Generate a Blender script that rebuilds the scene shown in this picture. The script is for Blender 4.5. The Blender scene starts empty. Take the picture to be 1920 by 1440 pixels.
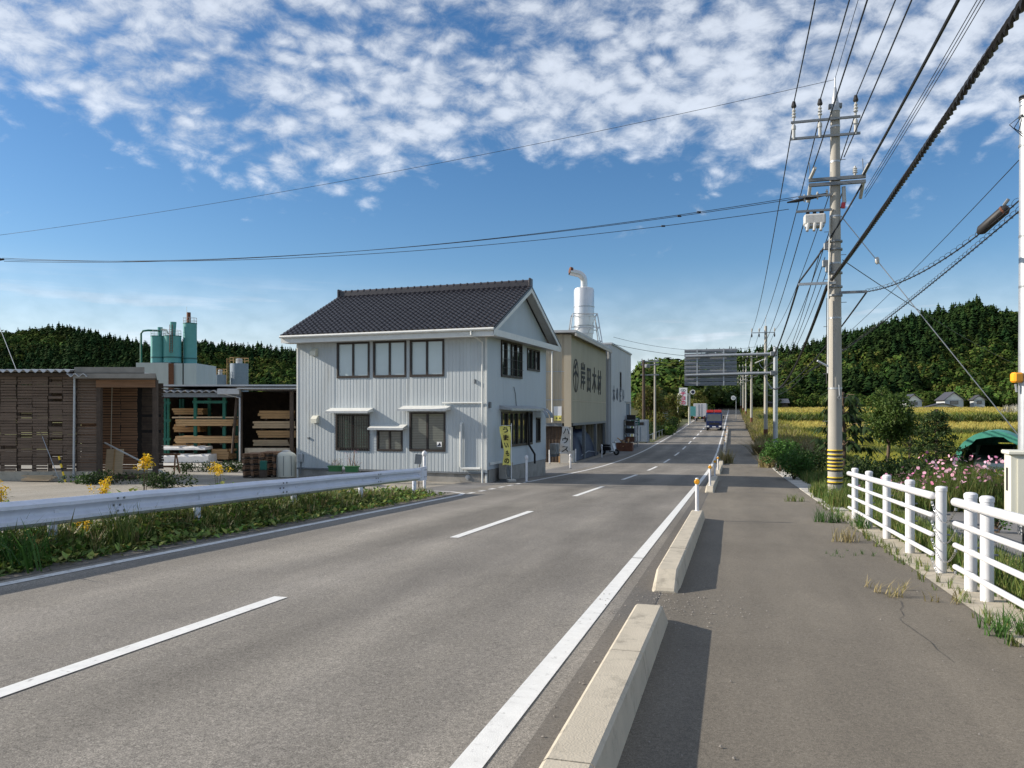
import bpy, math, random
import numpy as np
from mathutils import Vector, Matrix, Euler

random.seed(7)
rng = np.random.default_rng(7)
scene = bpy.context.scene
col = scene.collection
R = math.radians

# ------------------------------------------------------------------ camera
EYE, F = 1.58, 1470.0                 # eye height above the footway, focal length in px of a 1920 frame
cam_d = bpy.data.cameras.new('camera')
cam_d.sensor_width = 36.0
cam_d.lens = 36.0 * F / 1920.0
cam_d.shift_y = 52.0 / 1920.0
cam_d.clip_start, cam_d.clip_end = 0.1, 6000.0
cam = bpy.data.objects.new('camera', cam_d)
cam.location = (0, 0, EYE)
cam.rotation_euler = (R(90), 0, 0)
col.objects.link(cam)
scene.camera = cam

# ------------------------------------------------------------------ road frame: t to the right of the road, s along it
A = R(15.7)
SA, CA = math.sin(A), math.cos(A)
def rt(t, s): return (t * CA + s * SA, -t * SA + s * CA)
def st(x, y): return (x * CA - y * SA, x * SA + y * CA)      # -> t, s

# ------------------------------------------------------------------ sun, sky, exposure
SUN_EL, BETA = R(25.0), R(9.0)
hx = math.cos(BETA) * CA + math.sin(BETA) * SA
hy = -math.cos(BETA) * SA + math.sin(BETA) * CA
LDIR = Vector((hx * math.cos(SUN_EL), hy * math.cos(SUN_EL), -math.sin(SUN_EL)))
sun_d = bpy.data.lights.new('sun', 'SUN')
sun_d.energy, sun_d.angle, sun_d.color = 4.9, R(0.55), (1.0, 0.91, 0.78)
sun = bpy.data.objects.new('sun', sun_d)
sun.rotation_euler = LDIR.to_track_quat('-Z', 'Y').to_euler()
col.objects.link(sun)

scene.view_settings.view_transform = 'Standard'
scene.view_settings.look = 'None'
scene.view_settings.exposure = 0.50
scene.view_settings.gamma = 1.0
scene.view_settings.use_curve_mapping = False
scene.cycles.max_bounces = 6
scene.cycles.transparent_max_bounces = 8
scene.cycles.caustics_reflective = False
scene.cycles.caustics_refractive = False
try:
    scene.cycles.use_denoising = True
except Exception:
    pass

def build_world():
    w = bpy.data.worlds.new('World'); scene.world = w; w.use_nodes = True
    nt = w.node_tree; N = nt.nodes; L = nt.links; N.clear()
    def nd(t, **k):
        n = N.new(t)
        for a, b in k.items(): setattr(n, a, b)
        return n
    def math_(op, a, b=None, c=None, clamp=False):
        n = nd('ShaderNodeMath', operation=op, use_clamp=clamp)
        for i, v in enumerate((a, b, c)):
            if v is None: continue
            if isinstance(v, (int, float)): n.inputs[i].default_value = v
            else: L.new(v, n.inputs[i])
        return n.outputs[0]
    def ramp(v, lo, hi, a=0.0, b=1.0, smooth=True):
        n = nd('ShaderNodeMapRange', interpolation_type='SMOOTHSTEP' if smooth else 'LINEAR')
        L.new(v, n.inputs[0])
        for i, x in zip((1, 2, 3, 4), (lo, hi, a, b)): n.inputs[i].default_value = x
        return n.outputs[0]
    def noise(vec, scale, detail, rough, dist=0.0):
        n = nd('ShaderNodeTexNoise'); L.new(vec, n.inputs['Vector'])
        n.inputs['Scale'].default_value = scale; n.inputs['Detail'].default_value = detail
        n.inputs['Roughness'].default_value = rough; n.inputs['Distortion'].default_value = dist
        return n.outputs['Fac']
    out = nd('ShaderNodeOutputWorld'); bg = nd('ShaderNodeBackground')
    sky = nd('ShaderNodeTexSky', sky_type='NISHITA', sun_disc=False)
    sky.sun_elevation = SUN_EL
    sky.sun_rotation = math.atan2(-LDIR.x, -LDIR.y)
    sky.altitude = 0.0; sky.air_density = 1.0; sky.dust_density = 0.25; sky.ozone_density = 3.0
    tc = nd('ShaderNodeTexCoord')
    sep = nd('ShaderNodeSeparateXYZ'); L.new(tc.outputs['Generated'], sep.inputs[0])
    x, y, z = sep.outputs
    zc = math_('MAXIMUM', z, 0.035)
    px = math_('DIVIDE', x, zc); py = math_('DIVIDE', y, zc)
    cmb = nd('ShaderNodeCombineXYZ'); L.new(px, cmb.inputs[0]); L.new(py, cmb.inputs[1])
    P = cmb.outputs[0]
    # cloudlets: fine broken noise on the sky dome, leaning in slanting ranks
    mp = nd('ShaderNodeMapping'); L.new(tc.outputs['Generated'], mp.inputs[0])
    mp.inputs['Rotation'].default_value = (0, R(-24), 0); mp.inputs['Scale'].default_value = (1.0, 1.0, 1.75)
    Q = mp.outputs[0]
    big = noise(tc.outputs['Generated'], 2.6, 4, 0.6, 0.2)
    edge = math_('ADD', z, math_('MULTIPLY', math_('SUBTRACT', big, 0.5), 0.26))
    edge = math_('ADD', edge, math_('MULTIPLY', x, 0.03))
    cov = ramp(edge, 0.20, 0.345)
    warp = nd('ShaderNodeTexNoise'); L.new(Q, warp.inputs['Vector']); warp.inputs['Scale'].default_value = 7.0; warp.inputs['Detail'].default_value = 4
    wv = nd('ShaderNodeVectorMath', operation='MULTIPLY_ADD'); L.new(warp.outputs['Color'], wv.inputs[0]); wv.inputs[1].default_value = (0.10, 0.10, 0.10); L.new(Q, wv.inputs[2])
    vor = nd('ShaderNodeTexVoronoi', feature='SMOOTH_F1'); L.new(wv.outputs[0], vor.inputs['Vector'])
    vor.inputs['Scale'].default_value = 33.0; vor.inputs['Smoothness'].default_value = 0.55
    cell = noise(Q, 22.0, 10, 0.7, 0.3)
    cell2 = noise(Q, 8.0, 5, 0.6, 0.4)
    wide = noise(Q, 2.4, 3, 0.55)
    lump = math_('ADD', math_('MULTIPLY', cell, 1.0), math_('MULTIPLY', math_('SUBTRACT', 0.42, vor.outputs['Distance']), 0.50))
    lump = math_('ADD', lump, math_('MULTIPLY', math_('SUBTRACT', cell2, 0.5), 0.55))
    lump = math_('ADD', lump, math_('MULTIPLY', math_('SUBTRACT', wide, 0.42), 0.55))
    dens = ramp(math_('SUBTRACT', lump, math_('MULTIPLY', math_('SUBTRACT', 1.0, cov), 0.75)), 0.17, 0.70)
    m1 = math_('MULTIPLY', dens, ramp(z, 0.1, 0.2), clamp=True)
    # stray puffs under the deck
    puff = noise(Q, 7.0, 7, 0.62, 0.3)
    m2 = math_('MULTIPLY', ramp(puff, 0.60, 0.74), math_('MULTIPLY', ramp(z, 0.12, 0.2), ramp(z, 0.34, 0.26)), clamp=True)
    m2 = math_('MULTIPLY', m2, 0.7)
    # low streaks of stratus near the horizon
    mp2 = nd('ShaderNodeMapping'); L.new(tc.outputs['Generated'], mp2.inputs[0])
    mp2.inputs['Scale'].default_value = (1.6, 1.6, 22.0); mp2.inputs['Rotation'].default_value = (0, R(2.0), 0)
    st_ = noise(mp2.outputs[0], 1.5, 6, 0.6, 0.2)
    band = math_('MULTIPLY', ramp(z, 0.185, 0.08), ramp(math_('SUBTRACT', st_, math_('MULTIPLY', x, 0.1)), 0.42, 0.64), clamp=True)
    m3 = math_('MULTIPLY', band, 0.92)
    low = math_('MULTIPLY', ramp(z, 0.19, 0.02), 0.8)
    mask = math_('MAXIMUM', math_('MAXIMUM', m1, m2), math_('MAXIMUM', m3, low))
    mask = math_('MULTIPLY', mask, 0.82)
    fine = noise(Q, 24.0, 4, 0.6)
    lit = math_('ADD', ramp(math_('ADD', lump, math_('MULTIPLY', fine, 0.2)), 0.2, 1.0, 0.68, 1.1), 0.0)
    lowlit = ramp(z, 0.0, 0.5, 1.1, 0.92, False)
    cv = math_('MULTIPLY', math_('MULTIPLY', lit, lowlit), 9.3)
    cc = nd('ShaderNodeCombineColor')
    L.new(math_('MULTIPLY', cv, 0.90), cc.inputs[0]); L.new(math_('MULTIPLY', cv, 0.97), cc.inputs[1]); L.new(math_('MULTIPLY', cv, 1.08), cc.inputs[2])
    hsv = nd('ShaderNodeHueSaturation'); L.new(sky.outputs[0], hsv.inputs['Color'])
    hsv.inputs['Saturation'].default_value = 1.22; hsv.inputs['Value'].default_value = 1.3; hsv.inputs['Hue'].default_value = 0.503
    mix = nd('ShaderNodeMix', data_type='RGBA'); L.new(mask, mix.inputs['Factor'])
    L.new(hsv.outputs[0], mix.inputs['A']); L.new(cc.outputs[0], mix.inputs['B'])
    L.new(mix.outputs['Result'], bg.inputs['Color']); bg.inputs['Strength'].default_value = 0.070
    L.new(bg.outputs[0], out.inputs[0])
build_world()
scene.world.cycles.sampling_method = 'MANUAL'
scene.world.cycles.sample_map_resolution = 512

# ------------------------------------------------------------------ terrain profile along the road
KS = [-80, -20, 0, 15, 28, 38, 43, 48, 53, 58, 63, 67.5, 72.6, 82, 92, 102, 121, 159, 220, 320, 500, 800]
KZ = [2.6, .75, 0, -.56, -1.04, -1.41, -1.57, -1.69, -1.76, -1.81, -1.835, -1.83, -1.80, -1.68, -1.56, -1.42, -1.1, -.2, 1.1, 3.2, 6.0, 9.0]
_ss = np.arange(-80, 801, 1.0)
_zz = np.interp(_ss, KS, KZ)
for _ in range(3):
    _zz[2:-2] = (_zz[:-4] + _zz[1:-3] + _zz[2:-2] + _zz[3:-1] + _zz[4:]) / 5
def z0(s): return float(np.interp(s, _ss, _zz))
def gz(x, y): return z0(st(x, y)[1])
def at(px, py, Y):                         # a point on the sight line of a survey mark, at depth Y
    return Vector(((px - 960) / F * Y, Y, EYE + (772 - py) / F * Y))
def on(px, Y):                             # the ground under it
    x = (px - 960) / F * Y
    return Vector((x, Y, gz(x, Y)))
def rp(t, s, dz=0.0):
    x, y = rt(t, s)
    return Vector((x, y, z0(s) + dz))

# ------------------------------------------------------------------ materials
def newmat(name):
    m = bpy.data.materials.new(name); m.use_nodes = True
    nt = m.node_tree
    return m, nt, nt.nodes['Principled BSDF']

def M(name, c, rough=0.75, metal=0.0, var=0.12, scale=3.0, bump=0.0, bscale=60.0, c2=None, k2=(0.55, 0.75), s2=1.3, spec=0.4, stretch=(1, 1, 1), rot=0.0, coat=0.0):
    """plain procedural surface: base colour, two scales of blotches, optional stain colour c2 and fine relief"""
    m, nt, bs = newmat(name)
    N, L = nt.nodes, nt.links
    g = N.new('ShaderNodeNewGeometry')
    mp = N.new('ShaderNodeMapping'); L.new(g.outputs['Position'], mp.inputs[0])
    mp.inputs['Scale'].default_value = stretch; mp.inputs['Rotation'].default_value = (0, 0, rot)
    P = mp.outputs[0]
    n1 = N.new('ShaderNodeTexNoise'); L.new(P, n1.inputs['Vector'])
    n1.inputs['Scale'].default_value = scale; n1.inputs['Detail'].default_value = 6; n1.inputs['Roughness'].default_value = 0.65
    mr = N.new('ShaderNodeMapRange'); L.new(n1.outputs['Fac'], mr.inputs[0])
    mr.inputs[1].default_value, mr.inputs[2].default_value = 0.3, 0.7
    mr.inputs[3].default_value, mr.inputs[4].default_value = 1 - var, 1 + var
    mul = N.new('ShaderNodeMix'); mul.data_type = 'RGBA'; mul.blend_type = 'MULTIPLY'; mul.inputs['Factor'].default_value = 1.0
    mul.inputs['A'].default_value = (*c, 1); L.new(mr.outputs[0], mul.inputs['B'])
    colr = mul.outputs['Result']
    if c2 is not None:
        n2 = N.new('ShaderNodeTexNoise'); L.new(P, n2.inputs['Vector'])
        n2.inputs['Scale'].default_value = s2; n2.inputs['Detail'].default_value = 8; n2.inputs['Roughness'].default_value = 0.7
        r2 = N.new('ShaderNodeMapRange'); L.new(n2.outputs['Fac'], r2.inputs[0]); r2.interpolation_type = 'SMOOTHSTEP'
        r2.inputs[1].default_value, r2.inputs[2].default_value = k2
        mx = N.new('ShaderNodeMix'); mx.data_type = 'RGBA'; L.new(r2.outputs[0], mx.inputs['Factor'])
        L.new(colr, mx.inputs['A']); mx.inputs['B'].default_value = (*c2, 1)
        colr = mx.outputs['Result']
    L.new(colr, bs.inputs['Base Color'])
    bs.inputs['Roughness'].default_value = rough; bs.inputs['Metallic'].default_value = metal
    bs.inputs['Specular IOR Level'].default_value = spec
    if coat: bs.inputs['Coat Weight'].default_value = coat
    if bump:
        nb = N.new('ShaderNodeTexNoise'); L.new(g.outputs['Position'], nb.inputs['Vector'])
        nb.inputs['Scale'].default_value = bscale; nb.inputs['Detail'].default_value = 4
        b = N.new('ShaderNodeBump'); b.inputs['Strength'].default_value = bump; b.inputs['Distance'].default_value = 0.02
        L.new(nb.outputs['Fac'], b.inputs['Height']); L.new(b.outputs[0], bs.inputs['Normal'])
    return m

def leafmat(name, cols, rough=0.6, trans=0.25, tint=True, spec=0.25):
    """foliage: every leaf or frond takes its own shade between the given colours"""
    m, nt, bs = newmat(name)
    N, L = nt.nodes, nt.links
    g = N.new('ShaderNodeNewGeometry')
    cr = N.new('ShaderNodeValToRGB'); L.new(g.outputs['Random Per Island'], cr.inputs[0])
    els = cr.color_ramp.elements
    for i, c in enumerate(cols):
        p = i / max(1, len(cols) - 1)
        e = els[i] if i < 2 else els.new(p)
        e.position = p; e.color = (*c, 1)
    colr = cr.outputs[0]
    if tint:
        at_ = N.new('ShaderNodeAttribute'); at_.attribute_name = 'tint'
        mul = N.new('ShaderNodeMix'); mul.data_type = 'RGBA'; mul.blend_type = 'MULTIPLY'; mul.inputs['Factor'].default_value = 1.0
        L.new(colr, mul.inputs['A']); L.new(at_.outputs['Color'], mul.inputs['B']); colr = mul.outputs['Result']
    L.new(colr, bs.inputs['Base Color'])
    bs.inputs['Roughness'].default_value = rough; bs.inputs['Specular IOR Level'].default_value = spec
    if trans:
        tr = N.new('ShaderNodeBsdfTranslucent'); L.new(colr, tr.inputs['Color'])
        mx = N.new('ShaderNodeMixShader'); mx.inputs[0].default_value = trans
        L.new(bs.outputs[0], mx.inputs[1]); L.new(tr.outputs[0], mx.inputs[2])
        L.new(mx.outputs[0], N['Material Output'].inputs['Surface'])
    return m

def glassmat(name, c, rough=0.04, var=0.25, stripes=None):
    """window pane seen by day: dark or veiled room behind a glossy surface"""
    m, nt, bs = newmat(name)
    N, L = nt.nodes, nt.links
    g = N.new('ShaderNodeNewGeometry')
    n1 = N.new('ShaderNodeTexNoise'); L.new(g.outputs['Position'], n1.inputs['Vector']); n1.inputs['Scale'].default_value = 2.2
    mr = N.new('ShaderNodeMapRange'); L.new(n1.outputs['Fac'], mr.inputs[0])
    mr.inputs[3].default_value, mr.inputs[4].default_value = 1 - var, 1 + var
    mul = N.new('ShaderNodeMix'); mul.data_type = 'RGBA'; mul.blend_type = 'MULTIPLY'; mul.inputs['Factor'].default_value = 1.0
    mul.inputs['A'].default_value = (*c, 1); L.new(mr.outputs[0], mul.inputs['B'])
    colr = mul.outputs['Result']
    if stripes:
        wv = N.new('ShaderNodeTexWave'); L.new(g.outputs['Position'], wv.inputs['Vector']); wv.bands_direction = 'Z'
        wv.inputs['Scale'].default_value = stripes; wv.inputs['Distortion'].default_value = 0.4
        mx = N.new('ShaderNodeMix'); mx.data_type = 'RGBA'; mx.blend_type = 'MULTIPLY'; mx.inputs['Factor'].default_value = 0.5
        L.new(colr, mx.inputs['A']); L.new(wv.outputs['Color'], mx.inputs['B']); colr = mx.outputs['Result']
    L.new(colr, bs.inputs['Base Color'])
    bs.inputs['Roughness'].default_value = rough; bs.inputs['Specular IOR Level'].default_value = 0.8
    bs.inputs['Coat Weight'].default_value = 0.6; bs.inputs['Coat Roughness'].default_value = 0.02
    return m

def asphaltmat(name, c, c2, speck=0.5, grain=170.0, tracks=None, patch=0.18):
    """asphalt: aggregate grain, worn wheel paths along the road, long faint stains"""
    m, nt, bs = newmat(name)
    N, L = nt.nodes, nt.links
    g = N.new('ShaderNodeNewGeometry')
    mp = N.new('ShaderNodeMapping'); L.new(g.outputs['Position'], mp.inputs[0]); mp.inputs['Rotation'].default_value = (0, 0, A)
    lo = N.new('ShaderNodeMapping'); L.new(mp.outputs[0], lo.inputs[0]); lo.inputs['Scale'].default_value = (1.0, 0.14, 1.0)
    def noise(v, s, d=5, r=0.6):
        n = N.new('ShaderNodeTexNoise'); L.new(v, n.inputs['Vector'])
        n.inputs['Scale'].default_value = s; n.inputs['Detail'].default_value = d; n.inputs['Roughness'].default_value = r
        return n.outputs['Fac']
    def mr(v, a, b, c_, d):
        n = N.new('ShaderNodeMapRange'); L.new(v, n.inputs[0])
        for i, q in zip((1, 2, 3, 4), (a, b, c_, d)): n.inputs[i].default_value = q
        return n.outputs[0]
    def mul(a, b):
        n = N.new('ShaderNodeMath'); n.operation = 'MULTIPLY'; L.new(a, n.inputs[0]); L.new(b, n.inputs[1]); return n.outputs[0]
    v = mul(mr(noise(lo.outputs[0], 0.8, 5), 0.3, 0.7, 1 - patch, 1 + patch), mr(noise(mp.outputs[0], 0.35, 6, .7), 0.3, 0.7, 1 - patch * .7, 1 + patch * .7))
    gr = noise(mp.outputs[0], grain, 2, 0.7)
    v = mul(v, mr(gr, 0.3, 0.7, 1 - speck, 1 + speck))
    v = mul(v, mr(noise(mp.outputs[0], grain * .28, 3, .7), 0.3, 0.7, 1 - speck * .5, 1 + speck * .5))
    if tracks:
        sx = N.new('ShaderNodeSeparateXYZ'); L.new(mp.outputs[0], sx.inputs[0])
        w = N.new('ShaderNodeMath'); w.operation = 'ADD'; L.new(sx.outputs[0], w.inputs[0]); w.inputs[1].default_value = tracks[0]
        sc = N.new('ShaderNodeMath'); sc.operation = 'MULTIPLY'; L.new(w.outputs[0], sc.inputs[0]); sc.inputs[1].default_value = 2 * math.pi / tracks[1]
        sn = N.new('ShaderNodeMath'); sn.operation = 'COSINE'; L.new(sc.outputs[0], sn.inputs[0])
        v = mul(v, mr(sn.outputs[0], -1, 1, 1 - tracks[2], 1 + tracks[2]))
    mx = N.new('ShaderNodeMix'); mx.data_type = 'RGBA'; L.new(mr(noise(lo.outputs[0], 0.6, 7, .7), .45, .68, 0, 1), mx.inputs['Factor'])
    mx.inputs['A'].default_value = (*c, 1); mx.inputs['B'].default_value = (*c2, 1)
    mm = N.new('ShaderNodeMix'); mm.data_type = 'RGBA'; mm.blend_type = 'MULTIPLY'; mm.inputs['Factor'].default_value = 1.0
    L.new(mx.outputs['Result'], mm.inputs['A']); L.new(v, mm.inputs['B'])
    L.new(mm.outputs['Result'], bs.inputs['Base Color'])
    bs.inputs['Roughness'].default_value = 0.85; bs.inputs['Specular IOR Level'].default_value = 0.3
    b = N.new('ShaderNodeBump'); b.inputs['Strength'].default_value = 0.35; b.inputs['Distance'].default_value = 0.006
    L.new(gr, b.inputs['Height']); L.new(b.outputs[0], bs.inputs['Normal'])
    return m

MT = {}
MT['asphalt'] = asphaltmat('asphalt', (.18, .166, .147), (.217, .199, .172), 0.62, 125, tracks=(4.3, 1.55, .09), patch=.26)
MT['shoulder'] = asphaltmat('asphalt_shoulder', (.125, .116, .105), (.15, .135, .115), 0.45, 160)
MT['footway'] = asphaltmat('asphalt_footway', (.162, .143, .116), (.185, .163, .130), 0.45, 150, patch=.2)
MT['path'] = asphaltmat('asphalt_path', (.17, .165, .16), (.2, .19, .18), 0.3, 150)
MT['yard'] = asphaltmat('yard_surface', (.27, .25, .215), (.33, .30, .25), 0.35, 60)
MT['paint'] = M('road_paint', (.71, .71, .69), .6, var=.08, scale=9, c2=(.36, .35, .33), k2=(.57, .72), s2=14, bump=.2, bscale=120)
MT['paint_old'] = M('road_paint_worn', (.66, .66, .65), .6, var=.1, scale=9, c2=(.3, .29, .28), k2=(.5, .68), s2=11, bump=.2, bscale=120)
MT['concrete'] = M('concrete', (.47, .42, .335), .85, var=.1, scale=2.5, bump=.25, bscale=90, c2=(.25, .225, .18), k2=(.50, .74), s2=4.5)
MT['concrete_pale'] = M('concrete_pale', (.5, .48, .44), .85, var=.1, scale=2, bump=.2, bscale=80, c2=(.36, .34, .3), k2=(.5, .8), s2=2)
MT['concrete_dark'] = M('concrete_weathered', (.3, .285, .26), .9, var=.16, scale=2.5, bump=.25, bscale=70, c2=(.16, .15, .13), k2=(.5, .75), s2=2.2)
MT['pole'] = M('pole_concrete', (.37, .35, .31), .8, var=.1, scale=5, bump=.15, bscale=70, c2=(.3, .28, .25), k2=(.55, .8), s2=4, stretch=(1, 1, .25))
MT['galv'] = M('galvanised_steel', (.42, .44, .46), .42, metal=.55, var=.12, scale=7)
MT['galv_dark'] = M('galvanised_steel_dull', (.20, .215, .23), .5, metal=.5, var=.15, scale=7)
MT['sign_back'] = M('sign_back_aluminium', (.25, .26, .285), .5, metal=.3, var=.14, scale=3, stretch=(1, 1, 6))
MT['white_paint'] = M('white_painted_steel', (.66, .66, .68), .38, var=.05, scale=6, c2=(.50, .46, .40), k2=(.60, .8), s2=5)
MT['rail'] = M('guard_rail_paint', (.62, .65, .74), .45, metal=.1, var=.08, scale=4, c2=(.36, .37, .40), k2=(.60, .74), s2=7)
MT['black'] = M('black_rubber', (.018, .018, .02), .55, var=.2)
MT['cable'] = M('cable_sheath', (.014, .014, .016), .5, var=.2)
MT['dark'] = M('dark_interior', (.02, .02, .022), .9, var=.3)
MT['porcelain'] = M('porcelain', (.47, .47, .45), .25, var=.06, spec=.6)
MT['orange'] = M('orange_reflector', (.95, .38, .015), .3, var=.1, spec=.6)
MT['yellow'] = M('yellow_paint', (.85, .58, .03), .5, var=.1)
MT['siding'] = M('white_metal_siding', (.47, .51, .53), .5, metal=.05, var=.10, scale=1.6, stretch=(1, 1, .12), c2=(.36, .36, .34), k2=(.54, .80), s2=2.2)
MT['siding_side'] = M('white_metal_siding_flat', (.45, .50, .54), .5, var=.07, scale=1.0, c2=(.42, .43, .43), k2=(.52, .82), s2=1.6, stretch=(1, 1, .2))
MT['trim'] = M('white_trim', (.66, .67, .65), .5, var=.06, scale=4, c2=(.45, .45, .43), k2=(.6, .8), s2=3)
MT['soffit'] = M('soffit_board', (.5, .5, .48), .7, var=.06)
MT['tile'] = M('roof_tile', (.045, .040, .045), .36, var=.25, scale=6, spec=.5)
MT['frame'] = M('window_frame_bronze', (.045, .036, .032), .45, metal=.3, var=.15)
MT['pane_veil'] = glassmat('pane_with_blind', (.46, .55, .58), .12, .06)
MT['pane_dark'] = glassmat('pane_dark', (.035, .045, .045), .03, .5)
MT['pane_blind'] = glassmat('pane_slat_blind', (.17, .185, .165), .05, .3, stripes=5.0)
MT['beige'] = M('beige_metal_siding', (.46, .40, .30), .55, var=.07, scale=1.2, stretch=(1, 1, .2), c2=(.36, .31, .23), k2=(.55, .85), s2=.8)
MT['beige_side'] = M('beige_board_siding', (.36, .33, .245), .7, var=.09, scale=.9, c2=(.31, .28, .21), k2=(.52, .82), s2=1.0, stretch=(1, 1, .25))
MT['greywhite'] = M('pale_grey_siding', (.47, .49, .51), .55, var=.08, scale=.9, c2=(.42, .42, .42), k2=(.52, .82), s2=1.0, stretch=(1, 1, .25))
MT['steel_bright'] = M('bright_steel_sheet', (.60, .61, .62), .33, metal=.55, var=.08, scale=1.5)
MT['rust'] = M('rusty_steel', (.14, .055, .03), .8, var=.35, scale=5)
MT['teal'] = M('teal_tank_paint', (.095, .31, .31), .45, var=.1, scale=1.2, c2=(.16, .26, .25), k2=(.6, .8), s2=1.2)
MT['teal_dark'] = M('teal_band', (.03, .12, .12), .5, var=.1)
MT['green_paint'] = M('green_painted_steel', (.015, .13, .095), .5, var=.15, scale=3)
MT['wood_grey'] = M('weathered_slat_wood', (.15, .108, .08), .85, var=.4, scale=3.0, stretch=(.3, .3, 9), bump=.2)
MT['wood_brown'] = M('brown_slat_wood', (.24, .135, .078), .8, var=.4, scale=3.0, stretch=(.3, .3, 9), bump=.2)
MT['wood_dark'] = M('dark_timber', (.075, .055, .042), .85, var=.3, scale=4)
MT['lumber'] = M('sawn_lumber', (.46, .29, .14), .75, var=.25, scale=6, stretch=(.4, .4, 8))
MT['lumber_pale'] = M('sawn_lumber_pale', (.55, .42, .27), .75, var=.2, scale=6, stretch=(.4, .4, 8))
MT['wrap'] = M('plastic_wrap', (.72, .71, .70), .35, var=.12, scale=5, bump=.5, bscale=14)
MT['fascia_grey'] = M('shed_fascia', (.24, .225, .20), .7, var=.2, scale=2)
MT['roof_metal'] = M('roof_sheet', (.46, .47, .48), .5, metal=.25, var=.12, scale=1.5, c2=(.33, .32, .31), k2=(.55, .8), s2=1.5)
MT['navy'] = M('truck_blue_paint', (.008, .022, .10), .25, var=.08, coat=.5)
MT['red'] = M('red_paint', (.55, .03, .035), .3, var=.1, coat=.3)
MT['truck_white'] = M('truck_box_panel', (.55, .55, .57), .45, var=.06)
MT['tyre'] = M('tyre', (.02, .02, .02), .85, var=.2)
MT['chrome'] = M('chrome', (.6, .6, .62), .15, metal=.9, var=.05)
MT['lamp'] = M('headlamp_glass', (.75, .76, .74), .08, var=.05, spec=.8)
MT['cabinet'] = M('cabinet_paint', (.66, .65, .56), .5, var=.05, scale=2, c2=(.52, .51, .45), k2=(.6, .85), s2=2)
MT['tarp_green'] = M('green_tarpaulin', (.06, .28, .21), .5, var=.16, scale=5, bump=.4, bscale=9)
MT['ink'] = M('sign_ink', (.012, .012, .014), .6, var=.1)
MT['ink_blue'] = M('sign_ink_faded', (.09, .11, .15), .6, var=.15)
MT['ink_red'] = M('sign_ink_red', (.55, .06, .14), .5, var=.2)
MT['sign_white'] = M('sign_face_white', (.8, .8, .8), .4, var=.04)
MT['banner_yellow'] = M('yellow_banner_cloth', (.80, .72, .20), .8, var=.1, scale=8)
MT['banner_grey'] = M('pale_banner_cloth', (.50, .50, .49), .8, var=.12, scale=8)
MT['terracotta'] = M('brown_plant_stuff', (.2, .12, .07), .8, var=.3)
MT['green_pot'] = M('green_planter', (.06, .2, .07), .5, var=.15)
MT['tarp_blue'] = M('navy_tarpaulin', (.010, .014, .04), .5, var=.3, scale=4, bump=.4, bscale=10)
MT['bluegrey'] = M('blue_grey_box', (.20, .25, .31), .5, var=.1, c2=(.14, .14, .14), k2=(.58, .8), s2=2)
MT['bark'] = M('bark', (.12, .085, .06), .9, var=.3, scale=12, bump=.5, bscale=30)
MT['soil'] = M('verge_soil', (.10, .085, .055), .95, var=.4, scale=4, c2=(.07, .075, .03), k2=(.45, .65), s2=2)
MT['field'] = M('field_ground', (.20, .19, .05), .95, var=.3, scale=1.2, c2=(.12, .14, .04), k2=(.45, .7), s2=.25)
MT['hill'] = M('forest_floor', (.022, .03, .014), .95, var=.3, scale=.1)
MT['stone'] = M('pebbles', (.24, .22, .20), .9, var=.4, scale=60)

MT['green_glass'] = glassmat('pane_green', (.03, .06, .05), .03, .6)
LEAF = {
 'verge': leafmat('verge_leaves', [(.035, .075, .012), (.06, .12, .02), (.12, .17, .03), (.24, .22, .07), (.05, .09, .02), (.16, .21, .05)]),
 'grass': leafmat('grass_blades', [(.06, .11, .018), (.09, .16, .03), (.16, .20, .05), (.26, .23, .09)]),
 'dry': leafmat('dry_grass', [(.30, .24, .11), (.38, .31, .16), (.22, .20, .07), (.42, .35, .2)]),
 'rice': leafmat('rice_blades', [(.24, .26, .035), (.31, .31, .05), (.38, .35, .07), (.20, .25, .035)]),
 'rice_gold': leafmat('rice_gold', [(.44, .38, .10), (.52, .44, .13), (.38, .35, .08)]),
 'cedar': leafmat('cedar_fronds', [(.014, .031, .010), (.018, .037, .011), (.022, .044, .013), (.016, .034, .011)], rough=.95, trans=0.0, spec=.03),
 'broad': leafmat('broadleaf_fronds', [(.028, .055, .012), (.045, .080, .016), (.066, .10, .022), (.08, .083, .026)], rough=.95, trans=0.0, spec=.03),
 'tree': leafmat('tree_leaves', [(.035, .072, .014), (.06, .115, .02), (.10, .15, .03), (.07, .11, .022)]),
 'dark': leafmat('dark_leaves', [(.018, .038, .010), (.03, .058, .015), (.05, .085, .02)]),
 'bush': leafmat('bush_leaves', [(.03, .085, .015), (.05, .13, .02), (.08, .17, .035), (.04, .1, .018)]),
 'autumn': leafmat('turning_leaves', [(.07, .11, .02), (.13, .16, .03), (.21, .19, .04), (.05, .085, .015), (.17, .11, .03), (.10, .14, .025)]),
 'gold': leafmat('goldenrod_bloom', [(.75, .47, .01), (.85, .58, .02), (.65, .42, .02)], trans=.1),
 'cosmos': leafmat('cosmos_petals', [(.78, .30, .52), (.85, .55, .68), (.75, .22, .42), (.88, .72, .78)], trans=.15),
 'plume': leafmat('pampas_plumes', [(.50, .47, .40), (.6, .57, .5), (.42, .38, .3)], trans=.2),
}

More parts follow.
